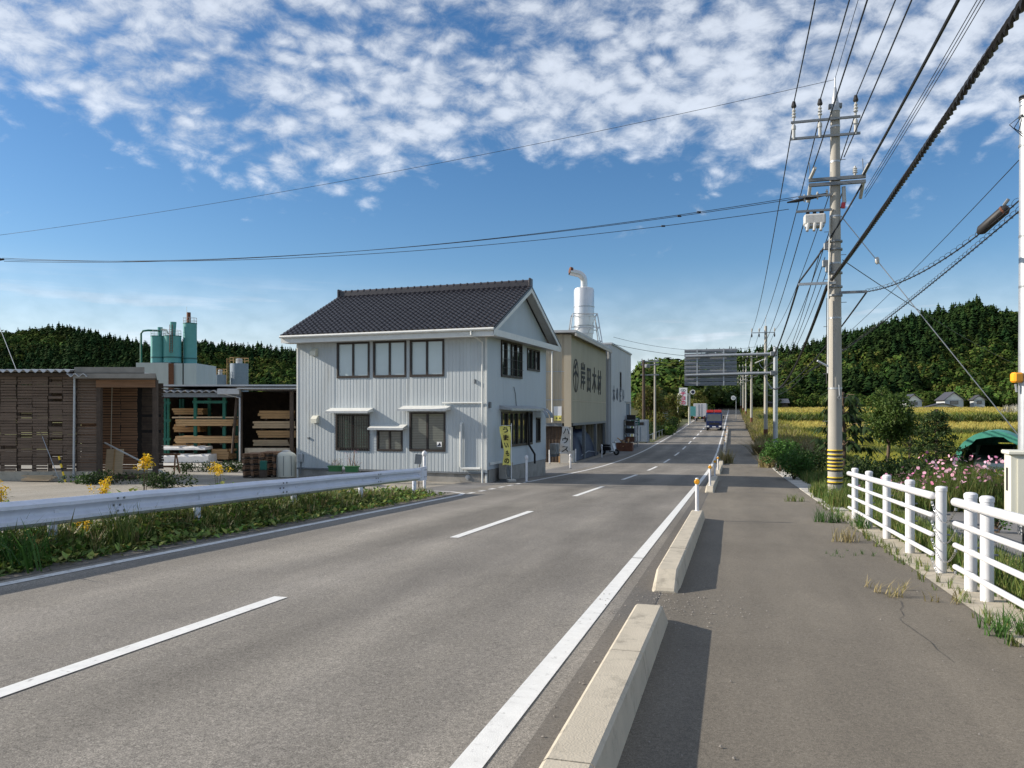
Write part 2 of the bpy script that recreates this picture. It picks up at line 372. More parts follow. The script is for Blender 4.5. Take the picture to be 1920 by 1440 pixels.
# ------------------------------------------------------------------ mesh helpers
class MB:
    def __init__(s): s.v, s.f = [], []
    def add(s, vs, fs):
        o = len(s.v); s.v += [tuple(p) for p in vs]; s.f += [tuple(i + o for i in f) for f in fs]; return s
    def box(s, c, d, m=None):
        """box of size d centred at c (m: extra 3x3 rotation about c)"""
        hx_, hy_, hz_ = d[0] / 2, d[1] / 2, d[2] / 2
        P = [Vector((x, y, z)) for x in (-hx_, hx_) for y in (-hy_, hy_) for z in (-hz_, hz_)]
        if m is not None: P = [m @ p for p in P]
        return s.add([p + Vector(c) for p in P], [(0, 1, 3, 2), (4, 6, 7, 5), (0, 4, 5, 1), (2, 3, 7, 6), (0, 2, 6, 4), (1, 5, 7, 3)])
    def bx(s, x0, x1, y0, y1, z0_, z1): return s.box(((x0 + x1) / 2, (y0 + y1) / 2, (z0_ + z1) / 2), (x1 - x0, y1 - y0, z1 - z0_))
    def cbox(s, c, d, b=.02, m=None):
        """box with chamfered edges"""
        hx_, hy_, hz_ = d[0] / 2, d[1] / 2, d[2] / 2
        b = min(b, hx_ * .9, hy_ * .9, hz_ * .9)
        V, idx = [], {}
        for sx in (-1, 1):
            for sy in (-1, 1):
                for sz in (-1, 1):
                    for k in range(3):
                        p = [sx * (hx_ - b), sy * (hy_ - b), sz * (hz_ - b)]
                        p[k] = (sx * hx_, sy * hy_, sz * hz_)[k]
                        idx[(sx, sy, sz, k)] = len(V); V.append(Vector(p))
        Fc = []
        for k in range(3):
            for sg in (-1, 1):
                a, b_ = (k + 1) % 3, (k + 2) % 3
                q = []
                for (u, w) in ((-1, -1), (1, -1), (1, 1), (-1, 1)):
                    t = [0, 0, 0]; t[k] = sg; t[a] = u; t[b_] = w
                    q.append(idx[(*t, k)])
                Fc.append(tuple(q) if sg > 0 else tuple(q[::-1]))
        for k in range(3):
            a, b_ = (k + 1) % 3, (k + 2) % 3
            for u in (-1, 1):
                for w in (-1, 1):
                    t0, t1 = [0, 0, 0], [0, 0, 0]
                    t0[k], t1[k] = -1, 1
                    for t in (t0, t1): t[a] = u; t[b_] = w
                    q = [idx[(*t0, a)], idx[(*t1, a)], idx[(*t1, b_)], idx[(*t0, b_)]]
                    Fc.append(tuple(q) if u * w < 0 else tuple(q[::-1]))
        for sx in (-1, 1):
            for sy in (-1, 1):
                for sz in (-1, 1):
                    q = [idx[(sx, sy, sz, k)] for k in range(3)]
                    Fc.append(tuple(q) if sx * sy * sz > 0 else tuple(q[::-1]))
        if m is not None: V = [m @ p for p in V]
        return s.add([p + Vector(c) for p in V], Fc)
    def tube(s, pts, r, n=8, caps=True):
        pts = [Vector(p) for p in pts]
        rs = r if isinstance(r, (list, tuple)) else [r] * len(pts)
        o = len(s.v); prev = None
        for i, p in enumerate(pts):
            d = (pts[min(i + 1, len(pts) - 1)] - pts[max(i - 1, 0)])
            if d.length < 1e-9: d = Vector((0, 0, 1))
            d.normalize()
            if prev is None:
                ref = Vector((0, 0, 1)) if abs(d.z) < .95 else Vector((1, 0, 0))
                u = d.cross(ref).normalized()
            else:
                u = (prev - d * prev.dot(d)).normalized()
            prev = u; w = d.cross(u)
            for k in range(n):
                a = 2 * math.pi * k / n
                s.v.append(tuple(p + (u * math.cos(a) + w * math.sin(a)) * rs[i]))
        for i in range(len(pts) - 1):
            for k in range(n):
                a, b = o + i * n + k, o + i * n + (k + 1) % n
                s.f.append((a, b, b + n, a + n))
        if caps:
            s.f.append(tuple(o + k for k in range(n))[::-1])
            e = o + (len(pts) - 1) * n
            s.f.append(tuple(e + k for k in range(n)))
        return s
    def cyl(s, p0, p1, r0, r1=None, n=12): return s.tube([p0, p1], [r0, r0 if r1 is None else r1], n)
    def lathe(s, prof, c=(0, 0, 0), n=16):
        """prof: (radius, z) pairs turned about the vertical through c"""
        return s.tube([Vector(c) + Vector((0, 0, z)) for _, z in prof], [max(r, 1e-4) for r, _ in prof], n) if all(abs(prof[i][1] - prof[i + 1][1]) > 1e-6 for i in range(len(prof) - 1)) else s._lathe(prof, c, n)
    def _lathe(s, prof, c, n):
        o = len(s.v)
        for r, z in prof:
            for k in range(n):
                a = 2 * math.pi * k / n
                s.v.append((c[0] + max(r, 1e-4) * math.cos(a), c[1] + max(r, 1e-4) * math.sin(a), c[2] + z))
        for i in range(len(prof) - 1):
            for k in range(n):
                a, b = o + i * n + k, o + i * n + (k + 1) % n
                s.f.append((a, b, b + n, a + n))
        s.f.append(tuple(o + k for k in range(n))[::-1])
        e = o + (len(prof) - 1) * n
        s.f.append(tuple(e + k for k in range(n)))
        return s
    def prism(s, poly, d):
        """closed polygon (3-D points) swept by vector d"""
        poly = [Vector(p) for p in poly]; d = Vector(d); n = len(poly)
        return s.add(poly + [p + d for p in poly], [tuple(range(n))[::-1], tuple(range(n, 2 * n))] + [(i, (i + 1) % n, (i + 1) % n + n, i + n) for i in range(n)])
    def quad(s, *p): return s.add(p, [tuple(range(len(p)))])
    def build(s, name, mat, parent=None, smooth=None, tint=None):
        me = bpy.data.meshes.new(name); me.from_pydata(s.v, [], s.f); me.update()
        return link(name, me, mat, parent, smooth)

def link(name, me, mat, parent=None, smooth=None):
    if mat is not None:
        me.materials.clear(); me.materials.append(MT[mat] if isinstance(mat, str) else mat)
    if smooth:
        me.polygons.foreach_set('use_smooth', [True] * len(me.polygons))
        try: me.set_sharp_from_angle(angle=R(smooth if smooth is not True else 40))
        except Exception: pass
    o = bpy.data.objects.new(name, me); col.objects.link(o)
    if parent is not None: o.parent = parent
    return o
def tag(o, label, cat, group=None, kind=None):
    if label: o['label'] = label
    if cat: o['category'] = cat
    if group: o['group'] = group
    if kind: o['kind'] = kind
    return o
def struct(o): o['kind'] = 'structure'; return o
def stuff(o): o['kind'] = 'stuff'; return o
def thing(name, label, cat, loc=(0, 0, 0), rotz=0.0, group=None):
    o = bpy.data.objects.new(name, None); col.objects.link(o); o.empty_display_size = .2
    o.location = loc; o.rotation_euler = (0, 0, rotz)
    return tag(o, label, cat, group)
def dup(root, loc=None, rotz=None, label=None, scale=None):
    def cp(o, par):
        c = o.copy(); col.objects.link(c)
        if par is not None: c.parent = par
        for ch in list(o.children): cp(ch, c)
        return c
    r = cp(root, None)
    if loc is not None: r.location = loc
    if rotz is not None: r.rotation_euler = (0, 0, rotz)
    if scale is not None: r.scale = scale
    if label: r['label'] = label
    return r
def rz(a): return Matrix.Rotation(a, 3, 'Z')

# scattered geometry joined into one mesh; variants: list of (verts Nx3, faces as list of tris)
def join_scatter(name, variants, pos, scl, rot, mat, parent=None, tilt=None, tint=None, pick=None, sclz=None):
    n = len(pos)
    pick = rng.integers(0, len(variants), n) if pick is None else pick
    sclz = scl if sclz is None else sclz
    AV, AF, AT = [], [], []; off = 0
    for k, (V, T) in enumerate(variants):
        ii = np.nonzero(pick == k)[0]
        if not len(ii): continue
        V = np.asarray(V, float); T = np.asarray(T, int); m = len(V)
        c, s = np.cos(rot[ii]), np.sin(rot[ii])
        sx = scl[ii][:, None]; sz = sclz[ii][:, None]
        x = V[None, :, 0] * sx; y = V[None, :, 1] * sx; z = V[None, :, 2] * sz
        if tilt is not None:
            tx = tilt[ii][:, None]
            y, z = y * np.cos(tx) - z * np.sin(tx), y * np.sin(tx) + z * np.cos(tx)
        X = x * c[:, None] - y * s[:, None]; Y = x * s[:, None] + y * c[:, None]
        W = np.stack([X, Y, z], -1) + pos[ii][:, None, :]
        AV.append(W.reshape(-1, 3))
        AF.append((T[None] + (np.arange(len(ii)) * m)[:, None, None]).reshape(-1, 3) + off)
        tt = (tint[ii] if tint is not None else np.ones((len(ii), 3)))
        AT.append(np.repeat(tt, m, 0)); off += len(ii) * m
    V = np.concatenate(AV); T = np.concatenate(AF); C = np.concatenate(AT)
    return tri_object(name, V, T, mat, parent, C)
def tri_object(name, V, T, mat, parent=None, C=None):
    me = bpy.data.meshes.new(name)
    me.vertices.add(len(V)); me.vertices.foreach_set('co', np.ascontiguousarray(V, np.float32).ravel())
    me.loops.add(len(T) * 3); me.loops.foreach_set('vertex_index', np.ascontiguousarray(T, np.int32).ravel())
    me.polygons.add(len(T)); me.polygons.foreach_set('loop_start', np.arange(0, len(T) * 3, 3, dtype=np.int32))
    try: me.polygons.foreach_set('loop_total', np.full(len(T), 3, np.int32))
    except Exception: pass
    me.update(calc_edges=True)
    if C is None: C = np.ones((len(V), 3))
    at_ = me.attributes.new('tint', 'FLOAT_COLOR', 'POINT')
    at_.data.foreach_set('color', np.concatenate([C, np.ones((len(C), 1))], 1).astype(np.float32).ravel())
    me.materials.append(mat)
    o = bpy.data.objects.new(name, me); col.objects.link(o)
    if parent is not None: o.parent = parent
    return o
def tints(n, lo=.7, hi=1.3, hue=.12):
    b = rng.uniform(lo, hi, (n, 1)); h = rng.normal(0, hue, (n, 1))
    return np.clip(np.concatenate([b * (1 + h), b, b * (1 - .3 * h)], 1), .2, 2.2)

# leaf and blade shapes
def blade(h=1.0, w=.03, bend=.35):
    V = [(-w, 0, 0), (w, 0, 0), (-w * .8, bend * .3 * h, h * .5), (w * .8, bend * .3 * h, h * .5), (0, bend * h, h)]
    return V, [(0, 1, 2), (1, 3, 2), (2, 3, 4)]
def leaf(l=1.0, w=.5, fold=.12):
    V = [(0, 0, 0), (-w * .5, l * .4, fold * l), (0, l * .45, 0), (w * .5, l * .4, fold * l), (0, l, -.1 * l)]
    return V, [(0, 2, 1), (0, 3, 2), (1, 2, 4), (2, 3, 4)]
def tuft(n=7, h=1.0, w=.02, spread=.35, seed=0):
    r = np.random.default_rng(seed); V, T = [], []
    for i in range(n):
        b, t = blade(h * r.uniform(.6, 1.1), w * r.uniform(.7, 1.4), r.uniform(.2, .8))
        a = r.uniform(0, 6.28); c, s = math.cos(a), math.sin(a); ox, oy = r.normal(0, spread * .3, 2)
        o = len(V); V += [(x * c - y * s + ox, x * s + y * c + oy, z) for x, y, z in b]; T += [tuple(k + o for k in q) for q in t]
    return V, T
def leafball(center, rad, n, size, r, flat=.75, shell=.55):
    """n leaves spread in an uneven blob -> verts, tris"""
    V0, T0 = leaf(1, .55)
    V0 = np.array(V0); T0 = np.array(T0)
    d = r.normal(size=(n, 3)); d /= np.linalg.norm(d, axis=1)[:, None]
    rr = rad * (shell + (1 - shell) * r.random((n, 1)) ** .6) * (1 + .12 * np.sin(d[:, :1] * 7 + center[0] * 3) + .10 * np.sin(d[:, 1:2] * 9 + 1.3))
    p = np.array(center) + d * rr * np.array([1, 1, flat])
    q = r.normal(size=(n, 3)) * .8 + d * .7; q /= np.linalg.norm(q, axis=1)[:, None]
    a = np.cross(q, r.normal(size=(n, 3))); a /= np.linalg.norm(a, axis=1)[:, None]
    b = np.cross(q, a)
    sz = size * r.uniform(.6, 1.35, (n, 1, 1))
    W = p[:, None, :] + sz * (V0[None, :, 0:1] * a[:, None] + V0[None, :, 1:2] * q[:, None] + V0[None, :, 2:3] * b[:, None])
    T = T0[None] + (np.arange(n) * len(V0))[:, None, None]
    return W.reshape(-1, 3), T.reshape(-1, 3)
def crown(name, blobs, mat, parent, size, dens, r, flat=.78, shell=.5, tint=(.75, 1.2)):
    VV, TT, CC, o = [], [], [], 0
    for (cx, cy, cz, rad) in blobs:
        n = max(8, int(dens * rad * rad))
        V, T = leafball((cx, cy, cz), rad, n, size, r, flat, shell)
        VV.append(V); TT.append(T + o); o += len(V)
        CC.append(np.full((len(V), 3), r.uniform(*tint)))
    return tri_object(name, np.concatenate(VV), np.concatenate(TT), mat, parent, np.concatenate(CC))
def limb_tree(name, label, cat, loc, h, trunk_h, rad, blobs_n, leaf_size, dens, mat, seed, lean=(0, 0), r0=.12, group=None, flat=.8, shape='round'):
    r = np.random.default_rng(seed)
    t = thing(name, label, cat, loc, group=group)
    mb = MB(); top = Vector((lean[0], lean[1], trunk_h))
    mb.tube([Vector((0, 0, -.3)), Vector((lean[0] * .3, lean[1] * .3, trunk_h * .4)), top, Vector((lean[0] * 1.3, lean[1] * 1.3, h * .85))], [r0 * 1.25, r0, r0 * .75, r0 * .2], 9)
    blobs = []
    for i in range(blobs_n):
        a = r.uniform(0, 6.28); zz = r.uniform(trunk_h * 1.02, h * .93)
        f = (zz - trunk_h) / max(.1, h - trunk_h)
        env = rad * (math.sin(math.pi * min(.98, .2 + f * .75)) ** .7 if shape == 'round' else (1.05 - f))
        rr = env * r.uniform(.15, .85)
        b = (lean[0] + rr * math.cos(a), lean[1] + rr * math.sin(a), zz, max(.18, env * r.uniform(.28, .5)))
        blobs.append(b)
        p0 = Vector((lean[0] * .8, lean[1] * .8, trunk_h * r.uniform(.75, 1.0) + f * (h - trunk_h) * .35))
        mb.tube([p0, p0.lerp(Vector(b[:3]), .55) + Vector((0, 0, .1)), Vector(b[:3])], [r0 * .4, r0 * .25, r0 * .08], 5)
    mb.build('trunk', 'bark', t, smooth=True)
    crown('crown', blobs, mat, t, leaf_size, dens, r, flat)
    return t

def text_mesh(body, size, depth=.01, bold=.0, vertical=False):
    """outline lettering as a mesh in the XY plane, centred on its box"""
    cu = bpy.data.curves.new('lettering', 'FONT'); cu.body = '\n'.join(body) if vertical else body
    cu.size = size; cu.extrude = depth; cu.offset = bold; cu.align_x = 'CENTER'; cu.resolution_u = 2
    if vertical: cu.space_line = .82
    o = bpy.data.objects.new('lettering', cu); col.objects.link(o)
    bpy.context.view_layer.update()
    me = bpy.data.meshes.new_from_object(o.evaluated_get(bpy.context.evaluated_depsgraph_get()))
    bpy.data.objects.remove(o)
    n = len(me.vertices); co = np.empty(n * 3, np.float32); me.vertices.foreach_get('co', co); co = co.reshape(-1, 3)
    if n:
        c = (co.max(0) + co.min(0)) / 2; co -= c; me.vertices.foreach_set('co', co.ravel())
    return me
def place_text(name, body, size, mat, parent, loc, xdir, zdir, depth=.01, bold=0.0, sx=1.0, sy=1.0, vertical=False):
    me = text_mesh(body, size, depth, bold, vertical)
    X = Vector(xdir).normalized(); Y = Vector(zdir).normalized(); Z = X.cross(Y)
    m = Matrix((X * sx, Y * sy, Z)).transposed().to_4x4(); m.translation = Vector(loc)
    me.transform(m)
    return link(name, me, mat, parent)

# ------------------------------------------------------------------ the setting
def strip(t0, t1, s0, s1, dz, step=2.0, nt_=1, skew=0.0):
    """sheet that follows the road profile"""
    mb = MB(); n = max(1, int(abs(s1 - s0) / step)); rows = []
    for i in range(n + 1):
        s = s0 + (s1 - s0) * i / n
        a = t0(s) if callable(t0) else t0; b = t1(s) if callable(t1) else t1
        rows.append([len(mb.v) + k for k in range(nt_ + 1)])
        for k in range(nt_ + 1):
            t = a + (b - a) * k / nt_
            x, y = rt(t, s + skew * (t - a)); mb.v.append((x, y, z0(s) + dz))
    for i in range(n):
        for k in range(nt_):
            mb.f.append((rows[i][k], rows[i][k + 1], rows[i + 1][k + 1], rows[i + 1][k]))
    return mb
def vary(n, lo, hi): return rng.uniform(lo, hi, n)

g = strip(-700, 900, -80, 780, -.06, 4.0, 8).build('ground', 'field'); struct(g)
g = strip(-60, lambda s: -9.55, -30, 84, -.03, 1.5, 3).build('yard', 'yard'); struct(g)
g = strip(-9.55, -8.05, -30, 20.6, -.012, 1.0, 2).build('verge_ground', 'soil'); struct(g)
g = strip(-9.55, -8.05, 20.6, 84, -.008, 1.0, 1).build('yard_apron', 'path'); struct(g)
MT['bank_left'] = M('roadside_ground', (.06, .07, .02), .95, var=.4, scale=2.0, c2=(.12, .115, .04), k2=(.5, .7), s2=.5)
g = strip(-70, -8.05, 84, 330, -.02, 2.0, 3).build('roadside_ground', 'bank_left'); struct(g)
road = strip(-8.05, -.70, -30, 330, 0, 1.5, 4).build('road', 'asphalt'); struct(road)
g = strip(-8.04, -7.62, -30, 20.8, .004, 1.0, 1).build('road_shoulder', 'shoulder'); struct(g)
g = strip(-1.02, -.72, -30, 200, .004, 1.0, 1).build('gutter_strip', 'shoulder'); struct(g)
walk = strip(-.70, 2.2, -30, 330, .002, 1.5, 2).build('footway', 'footway'); struct(walk)
# painted lines
def line(t0, t1, s0, s1, mat='paint', name='edge_line'):
    o = strip(t0, t1, s0, s1, .006, 1.0).build(name, mat, road); return o
line(-1.305, -1.155, -30, 10.62); line(-1.305, -1.155, 10.66, 330)
line(-7.475, -7.325, -30, 20.9, 'paint_old')
line(-7.475, -7.325, 28.6, 330, 'paint_old')
k = 21.6
while k < 28.3:
    line(-7.475, -7.325, k, k + .55, 'paint_old', 'dashed_edge_line'); k += 1.05
mb = MB()
pts = [(-7.40, 20.9), (-7.55, 21.6), (-8.1, 22.1), (-9.3, 22.3)]
for (a, b) in zip(pts[:-1], pts[1:]):
    d = Vector((b[0] - a[0], b[1] - a[1])).normalized(); nn = Vector((-d.y, d.x)) * .075
    q = [(a[0] + nn.x, a[1] + nn.y), (a[0] - nn.x, a[1] - nn.y), (b[0] - nn.x, b[1] - nn.y), (b[0] + nn.x, b[1] + nn.y)]
    mb.quad(*[rp(t, s, .008) for t, s in q])
mb.build('corner_line', 'paint_old', road)
s = -8.15
while s < 300:
    line(-4.375, -4.225, s, s + 5.0, name='centre_dash'); s += 10.0

# concrete slabs along the footway and the strip under the fence
stripr = strip(2.2, 2.72, -30, 19.6, .006, 1.0).build('fence_footing', 'concrete'); struct(stripr)
slabs = thing('drain_covers', 'row of pale concrete drain cover slabs along the footway edge', 'drain cover', rp(2.5, 30))
i = 0
s = 19.9
while s < 60:
    q = [(2.22, s), (2.9, s), (2.9, s + .96), (2.22, s + .96)]
    base = rp(2.5, 30)
    P = [rp(t, ss, -.05) - base for t, ss in q]
    MB().prism(P, (0, 0, .06 + .006 * (i % 3))).build('slab', 'concrete_pale', slabs); s += 1.0; i += 1

# side path right of the fence
mb = MB()
cols_ = [(3.15, 4.0, 21.3), (4.1, 3.0, 21.9), (6.0, 2.0, 20.4), (10, 0.5, 18.6), (20, -3, 15.5), (60, -10, 6)]
for (t, a, b) in cols_:
    for q in range(9): mb.v.append(tuple(rp(t, a + (b - a) * q / 8, -.012)))
for i in range(len(cols_) - 1):
    for q in range(8): k = i * 9 + q; mb.f.append((k, k + 9, k + 10, k + 1))
mb.build('side_path', 'path')
struct(bpy.data.objects['side_path'])

# ------------------------------------------------------------------ hills and forest
def hill(name, prof, Yf, Yr, Yb, tree_h):
    """ridge profile: (X/Y bearing px, skyline py incl. trees) -> terrain patch; returns height function"""
    P = np.array(prof, float)
    pxs = P[:, 0]; zr = EYE + (772 - P[:, 1]) / F * Yr - tree_h
    def H(px, Y):
        hr = np.interp(px, pxs, zr); x = (px - 960) / F * Y
        base = np.interp(x * SA + Y * CA, _ss, _zz)
        f = np.clip((Y - Yf) / (Yr - Yf), 0, 1); f = f * f * (3 - 2 * f) * .35 + f * .65
        g_ = np.clip((Yb - Y) / (Yb - Yr), 0, 1)
        f = np.where(Y > Yr, g_ * g_ * (3 - 2 * g_), f)
        bump = 1 + .05 * np.sin(px * .021 + Y * .03) + .04 * np.sin(px * .05 - Y * .05)
        return base - .3 + np.maximum(hr - base, 0) * f * np.where(Y < Yr, bump, 1)
    gx = np.linspace(pxs[0], pxs[-1], 70); gy = np.linspace(Yf - 3, Yb, 30)
    mb = MB()
    for Y in gy:
        for px in gx: mb.v.append(((px - 960) / F * Y, float(Y), float(H(px, Y))))
    n = len(gx)
    for j in range(len(gy) - 1):
        for i_ in range(n - 1): mb.f.append((j * n + i_, j * n + i_ + 1, (j + 1) * n + i_ + 1, (j + 1) * n + i_))
    struct(mb.build(name, 'hill', smooth=True))
    return H
def conifer(seed, levels=12, per=11):
    r = np.random.default_rng(seed); V, T = [], []
    V0 = [(0, 0, .06)]
    for L_ in range(levels):
        f = L_ / (levels - 1); z = .10 + .86 * f; rad = (.33 * (1 - f) ** .62 + .02) * r.uniform(.85, 1.1)
        for k_ in range(per if f < .75 else 5):
            a = r.uniform(0, 6.28); l = rad * r.uniform(.65, 1.25); w = .3 * l + .015; dz = -l * r.uniform(.2, .55)
            c, s_ = math.cos(a), math.sin(a)
            p = [(0, 0, z + .075), (c * l * .6 - s_ * w, s_ * l * .6 + c * w, z + dz * .4), (c * l, s_ * l, z + dz), (c * l * .6 + s_ * w, s_ * l * .6 - c * w, z + dz * .4)]
            o = len(V); V += p; T += [(o, o + 1, o + 2), (o, o + 2, o + 3)]
    return V, T
def broad(seed, n=230):
    r = np.random.default_rng(seed); V, T = [], []
    for i_ in range(n):
        d = r.normal(size=3); d /= np.linalg.norm(d)
        lob = 1 + .25 * math.sin(3 * math.atan2(d[1], d[0]) + seed) * (1 - abs(d[2]))
        p = np.array([0, 0, .60]) + d * np.array([.40, .40, .38]) * lob * r.uniform(.75, 1.03)
        q = r.normal(size=3) * .6 + np.cross(d, r.normal(size=3)); q /= np.linalg.norm(q)
        e = np.cross(d, q) + d * .2; w = r.uniform(.04, .085)
        o = len(V); V += [tuple(p - q * w), tuple(p + e * w), tuple(p + q * w), tuple(p - e * w)]; T += [(o, o + 1, o + 2), (o, o + 2, o + 3)]
    return V, T
CON = [conifer(i) for i in range(5)]; BRO = [broad(i + 20) for i in range(4)]
def forest(name, label, H, px0, px1, Y0, Y1, n, hcon, pb, mat_c='cedar', mat_b='broad', near_b=0.0):
    px = rng.uniform(px0, px1, n * 2); Y = np.sqrt(rng.uniform(Y0 ** 2, Y1 ** 2, n * 2))
    z = H(px, Y); x = (px - 960) / F * Y
    base = np.interp(x * SA + Y * CA, _ss, _zz)
    ok = (z > base + .8); px, Y, z, x = px[ok][:n], Y[ok][:n], z[ok][:n], x[ok][:n]
    m = len(px); pos = np.stack([x, Y, z - .4], 1)
    patch = np.sin(px * .013 + 1.7) + np.sin(Y * .05 + px * .006) + rng.normal(0, .55, m) + near_b * (Y1 - Y) / (Y1 - Y0)
    isb = patch > np.quantile(patch, 1 - pb)
    rot = rng.uniform(0, 6.28, m)
    for sel, var, mat, hs, tn, lb in ((~isb, CON, mat_c, hcon, (.6, 1.35), 'cedar'), (isb, BRO, mat_b, (hcon[0] * .62, hcon[1] * .72), (.55, 1.3), 'broadleaf')):
        ii = np.nonzero(sel)[0]
        if not len(ii): continue
        sc = rng.uniform(*hs, len(ii))
        o = join_scatter(name if lb == 'cedar' else name.replace('cedar', 'broadleaf'), var, pos[ii], sc * (1.0 if lb == 'cedar' else 1.05), rot[ii], LEAF[mat], tint=tints(len(ii), *tn), sclz=sc)
        tag(o, label % ('dark cedar' if lb == 'cedar' else 'rounder broadleaf'), 'forest', kind='stuff')
RH = hill('hill_right', [(1150, 700), (1185, 700), (1210, 702), (1235, 712), (1260, 697), (1290, 680), (1330, 655), (1380, 645), (1440, 643), (1480, 640), (1530, 632), (1580, 622), (1640, 603), (1700, 583), (1760, 566), (1800, 560), (1850, 560), (1900, 572), (1960, 590), (2050, 620), (2300, 690)], 290, 410, 560, 12)
forest('cedar_forest', '%s forest covering the hill on the right', RH, 1150, 2120, 292, 432, 3000, (9, 13), .5, near_b=.8)
LH = hill('hill_left', [(-500, 640), (-200, 622), (0, 612), (60, 617), (130, 612), (200, 628), (300, 642), (380, 641), (440, 648), (500, 645), (555, 655), (700, 690), (900, 705), (1160, 715)], 300, 420, 560, 10)
forest('cedar_forest', '%s forest on the long ridge at the left', LH, -260, 1160, 301, 432, 4600, (9, 13), .35)

# ------------------------------------------------------------------ building helpers
def ribbed(mb, O, U, Nn, width, zb, zt, openings=(), period=.15, depth=.012, rib=.35):
    """upright sheet from O along U, ribs standing out along Nn; openings = (u0,u1,z0,z1)"""
    O, U, Nn = Vector(O), Vector(U), Vector(Nn)
    us = {0.0: 0, width: 0}
    n = int(width / period)
    for i_ in range(n + 1):
        b = i_ * period
        for f, d in ((0, 0), (.08, depth), (rib, depth), (rib + .08, 0)):
            u = b + f * period
            if 0 < u < width: us[u] = d
    for (a, b, _, _) in openings:
        for q in (a, b):
            us = {k_: v for k_, v in us.items() if abs(k_ - q) > .012 or k_ in (0.0, width)}
            us[q] = 0
    ks = sorted(us)
    for a, b in zip(ks[:-1], ks[1:]):
        m = (a + b) / 2
        cuts = sorted([(o[2], o[3]) for o in openings if o[0] < m < o[1]])
        z_a = zb; segs = []
        for c0, c1 in cuts:
            if c0 > z_a: segs.append((z_a, c0))
            z_a = max(z_a, c1)
        top = zt(m) if callable(zt) else zt
        if z_a < top: segs.append((z_a, top))
        for s0, s1 in segs:
            ta = zt(a) if callable(zt) and s1 == top else s1
            tb = zt(b) if callable(zt) and s1 == top else s1
            pa, pb = O + U * a + Nn * us[a], O + U * b + Nn * us[b]
            mb.quad(pa + Vector((0, 0, s0)), pb + Vector((0, 0, s0)), pb + Vector((0, 0, tb)), pa + Vector((0, 0, ta)))
    return mb
def window(parent, O, U, Nn, u0, u1, zb, zt, pane='pane_dark', bars=1, proud=.03, fw=.05, deep=.05, name='window', grille=None):
    """framed window: frame > panes, mullions"""
    O, U, Nn = Vector(O), Vector(U), Vector(Nn); Z = Vector((0, 0, 1))
    rot = Matrix((U, Nn, Z)).transposed()
    def bar(mb, ua, ub, za, zb_, n0, n1):
        c = O + U * ((ua + ub) / 2) + Z * ((za + zb_) / 2) + Nn * ((n0 + n1) / 2)
        mb.box(c, (ub - ua, n1 - n0, zb_ - za), rot)
    mb = MB()
    bar(mb, u0, u0 + fw, zb, zt, -deep, proud); bar(mb, u1 - fw, u1, zb, zt, -deep, proud)
    bar(mb, u0 + fw, u1 - fw, zb, zb + fw * 1.3, -deep, proud + .004); bar(mb, u0 + fw, u1 - fw, zt - fw, zt, -deep, proud)
    fr = mb.build(name, 'frame', parent)
    w = (u1 - u0 - 2 * fw); st_ = w / (bars + 1)
    for i_ in range(bars):
        mb = MB(); c = u0 + fw + st_ * (i_ + 1); bar(mb, c - fw * .55, c + fw * .55, zb + fw * 1.3, zt - fw, -deep, proud - .012); mb.build('mullion', 'frame', fr)
    for i_ in range(bars + 1):
        mb = MB(); a = u0 + fw + st_ * i_; b = a + st_; off = -.02 if i_ % 2 else -.035
        bar(mb, a, b, zb + fw * 1.3, zt - fw, off - .006, off); mb.build('pane', pane if isinstance(pane, str) else pane[i_ % len(pane)], fr)
    if grille:
        mb = MB(); nx, nz = grille
        for i_ in range(1, nx): c = u0 + (u1 - u0) * i_ / nx; bar(mb, c - .006, c + .006, zb + .03, zt - .03, proud + .03, proud + .042)
        for i_ in range(1, nz): c = zb + (zt - zb) * i_ / nz; bar(mb, u0, u1, c - .006, c + .006, proud + .042, proud + .05)
        mb.build('grille', 'frame', fr)
    return fr
X_, Y_, Z_ = Vector((1, 0, 0)), Vector((0, 1, 0)), Vector((0, 0, 1))

# ------------------------------------------------------------------ the white house at the junction
HA = R(19.9)
HG = -1.02
house = thing('white_house', 'two storey house clad in white ribbed metal with a black tiled roof', 'house', (-.94, 28.8, HG), -HA)
HW, HD, HE = 8.2, 7.3, 5.55
fo = [(0, 8.2, 0, 0)]
UP = [(-6.35, -4.885), (-4.72, -3.29), (-3.13, -1.70)]
LOW = [(-6.4, -4.885, 1.08, 2.5), (-4.56, -3.447, 1.08, 1.9), (-3.15, -1.65, 1.1, 2.58)]
fop = [(a + HW, b + HW, 3.92, 5.32) for a, b in UP] + [(a + HW, b + HW, c, d) for a, b, c, d in LOW]
mb = MB(); ribbed(mb, (-HW, 0, 0), (1, 0, 0), (0, -1, 0), HW, .36, HE, fop, .146, .009, .78)
mb.build('front_wall', 'siding', house)
sop = [(1.5, 3.93, 3.95, 5.37), (4.62, 6.31, 4.36, 5.3), (1.53, 5.26, 1.2, 2.6), (5.85, 6.4, 1.25, 2.35)]
mb = MB(); ribbed(mb, (0, 0, 0), (0, 1, 0), (1, 0, 0), HD, .45, HE, sop, .9, .006, .05)
mb.build('side_wall', 'siding_side', house)
mb = MB(); ribbed(mb, (-HW, HD, 0), (0, -1, 0), (-1, 0, 0), HD, .36, HE, (), .146, .014, .3); ribbed(mb, (0, HD, 0), (-1, 0, 0), (0, 1, 0), HW, .36, HE, (), .146, .014, .3)
mb.build('rear_wall', 'siding', house)
MB().bx(-HW + .03, -.03, .03, HD - .03, -.9, .355).build('foundation', 'concrete_dark', house)
MB().bx(-.028, .01, .2, HD - .1, -.9, .44).build('foundation', 'concrete_dark', house)
MB().bx(-HW + .15, -.15, .15, HD - .15, .36, HE - .1).build('dark_core', 'dark', house)
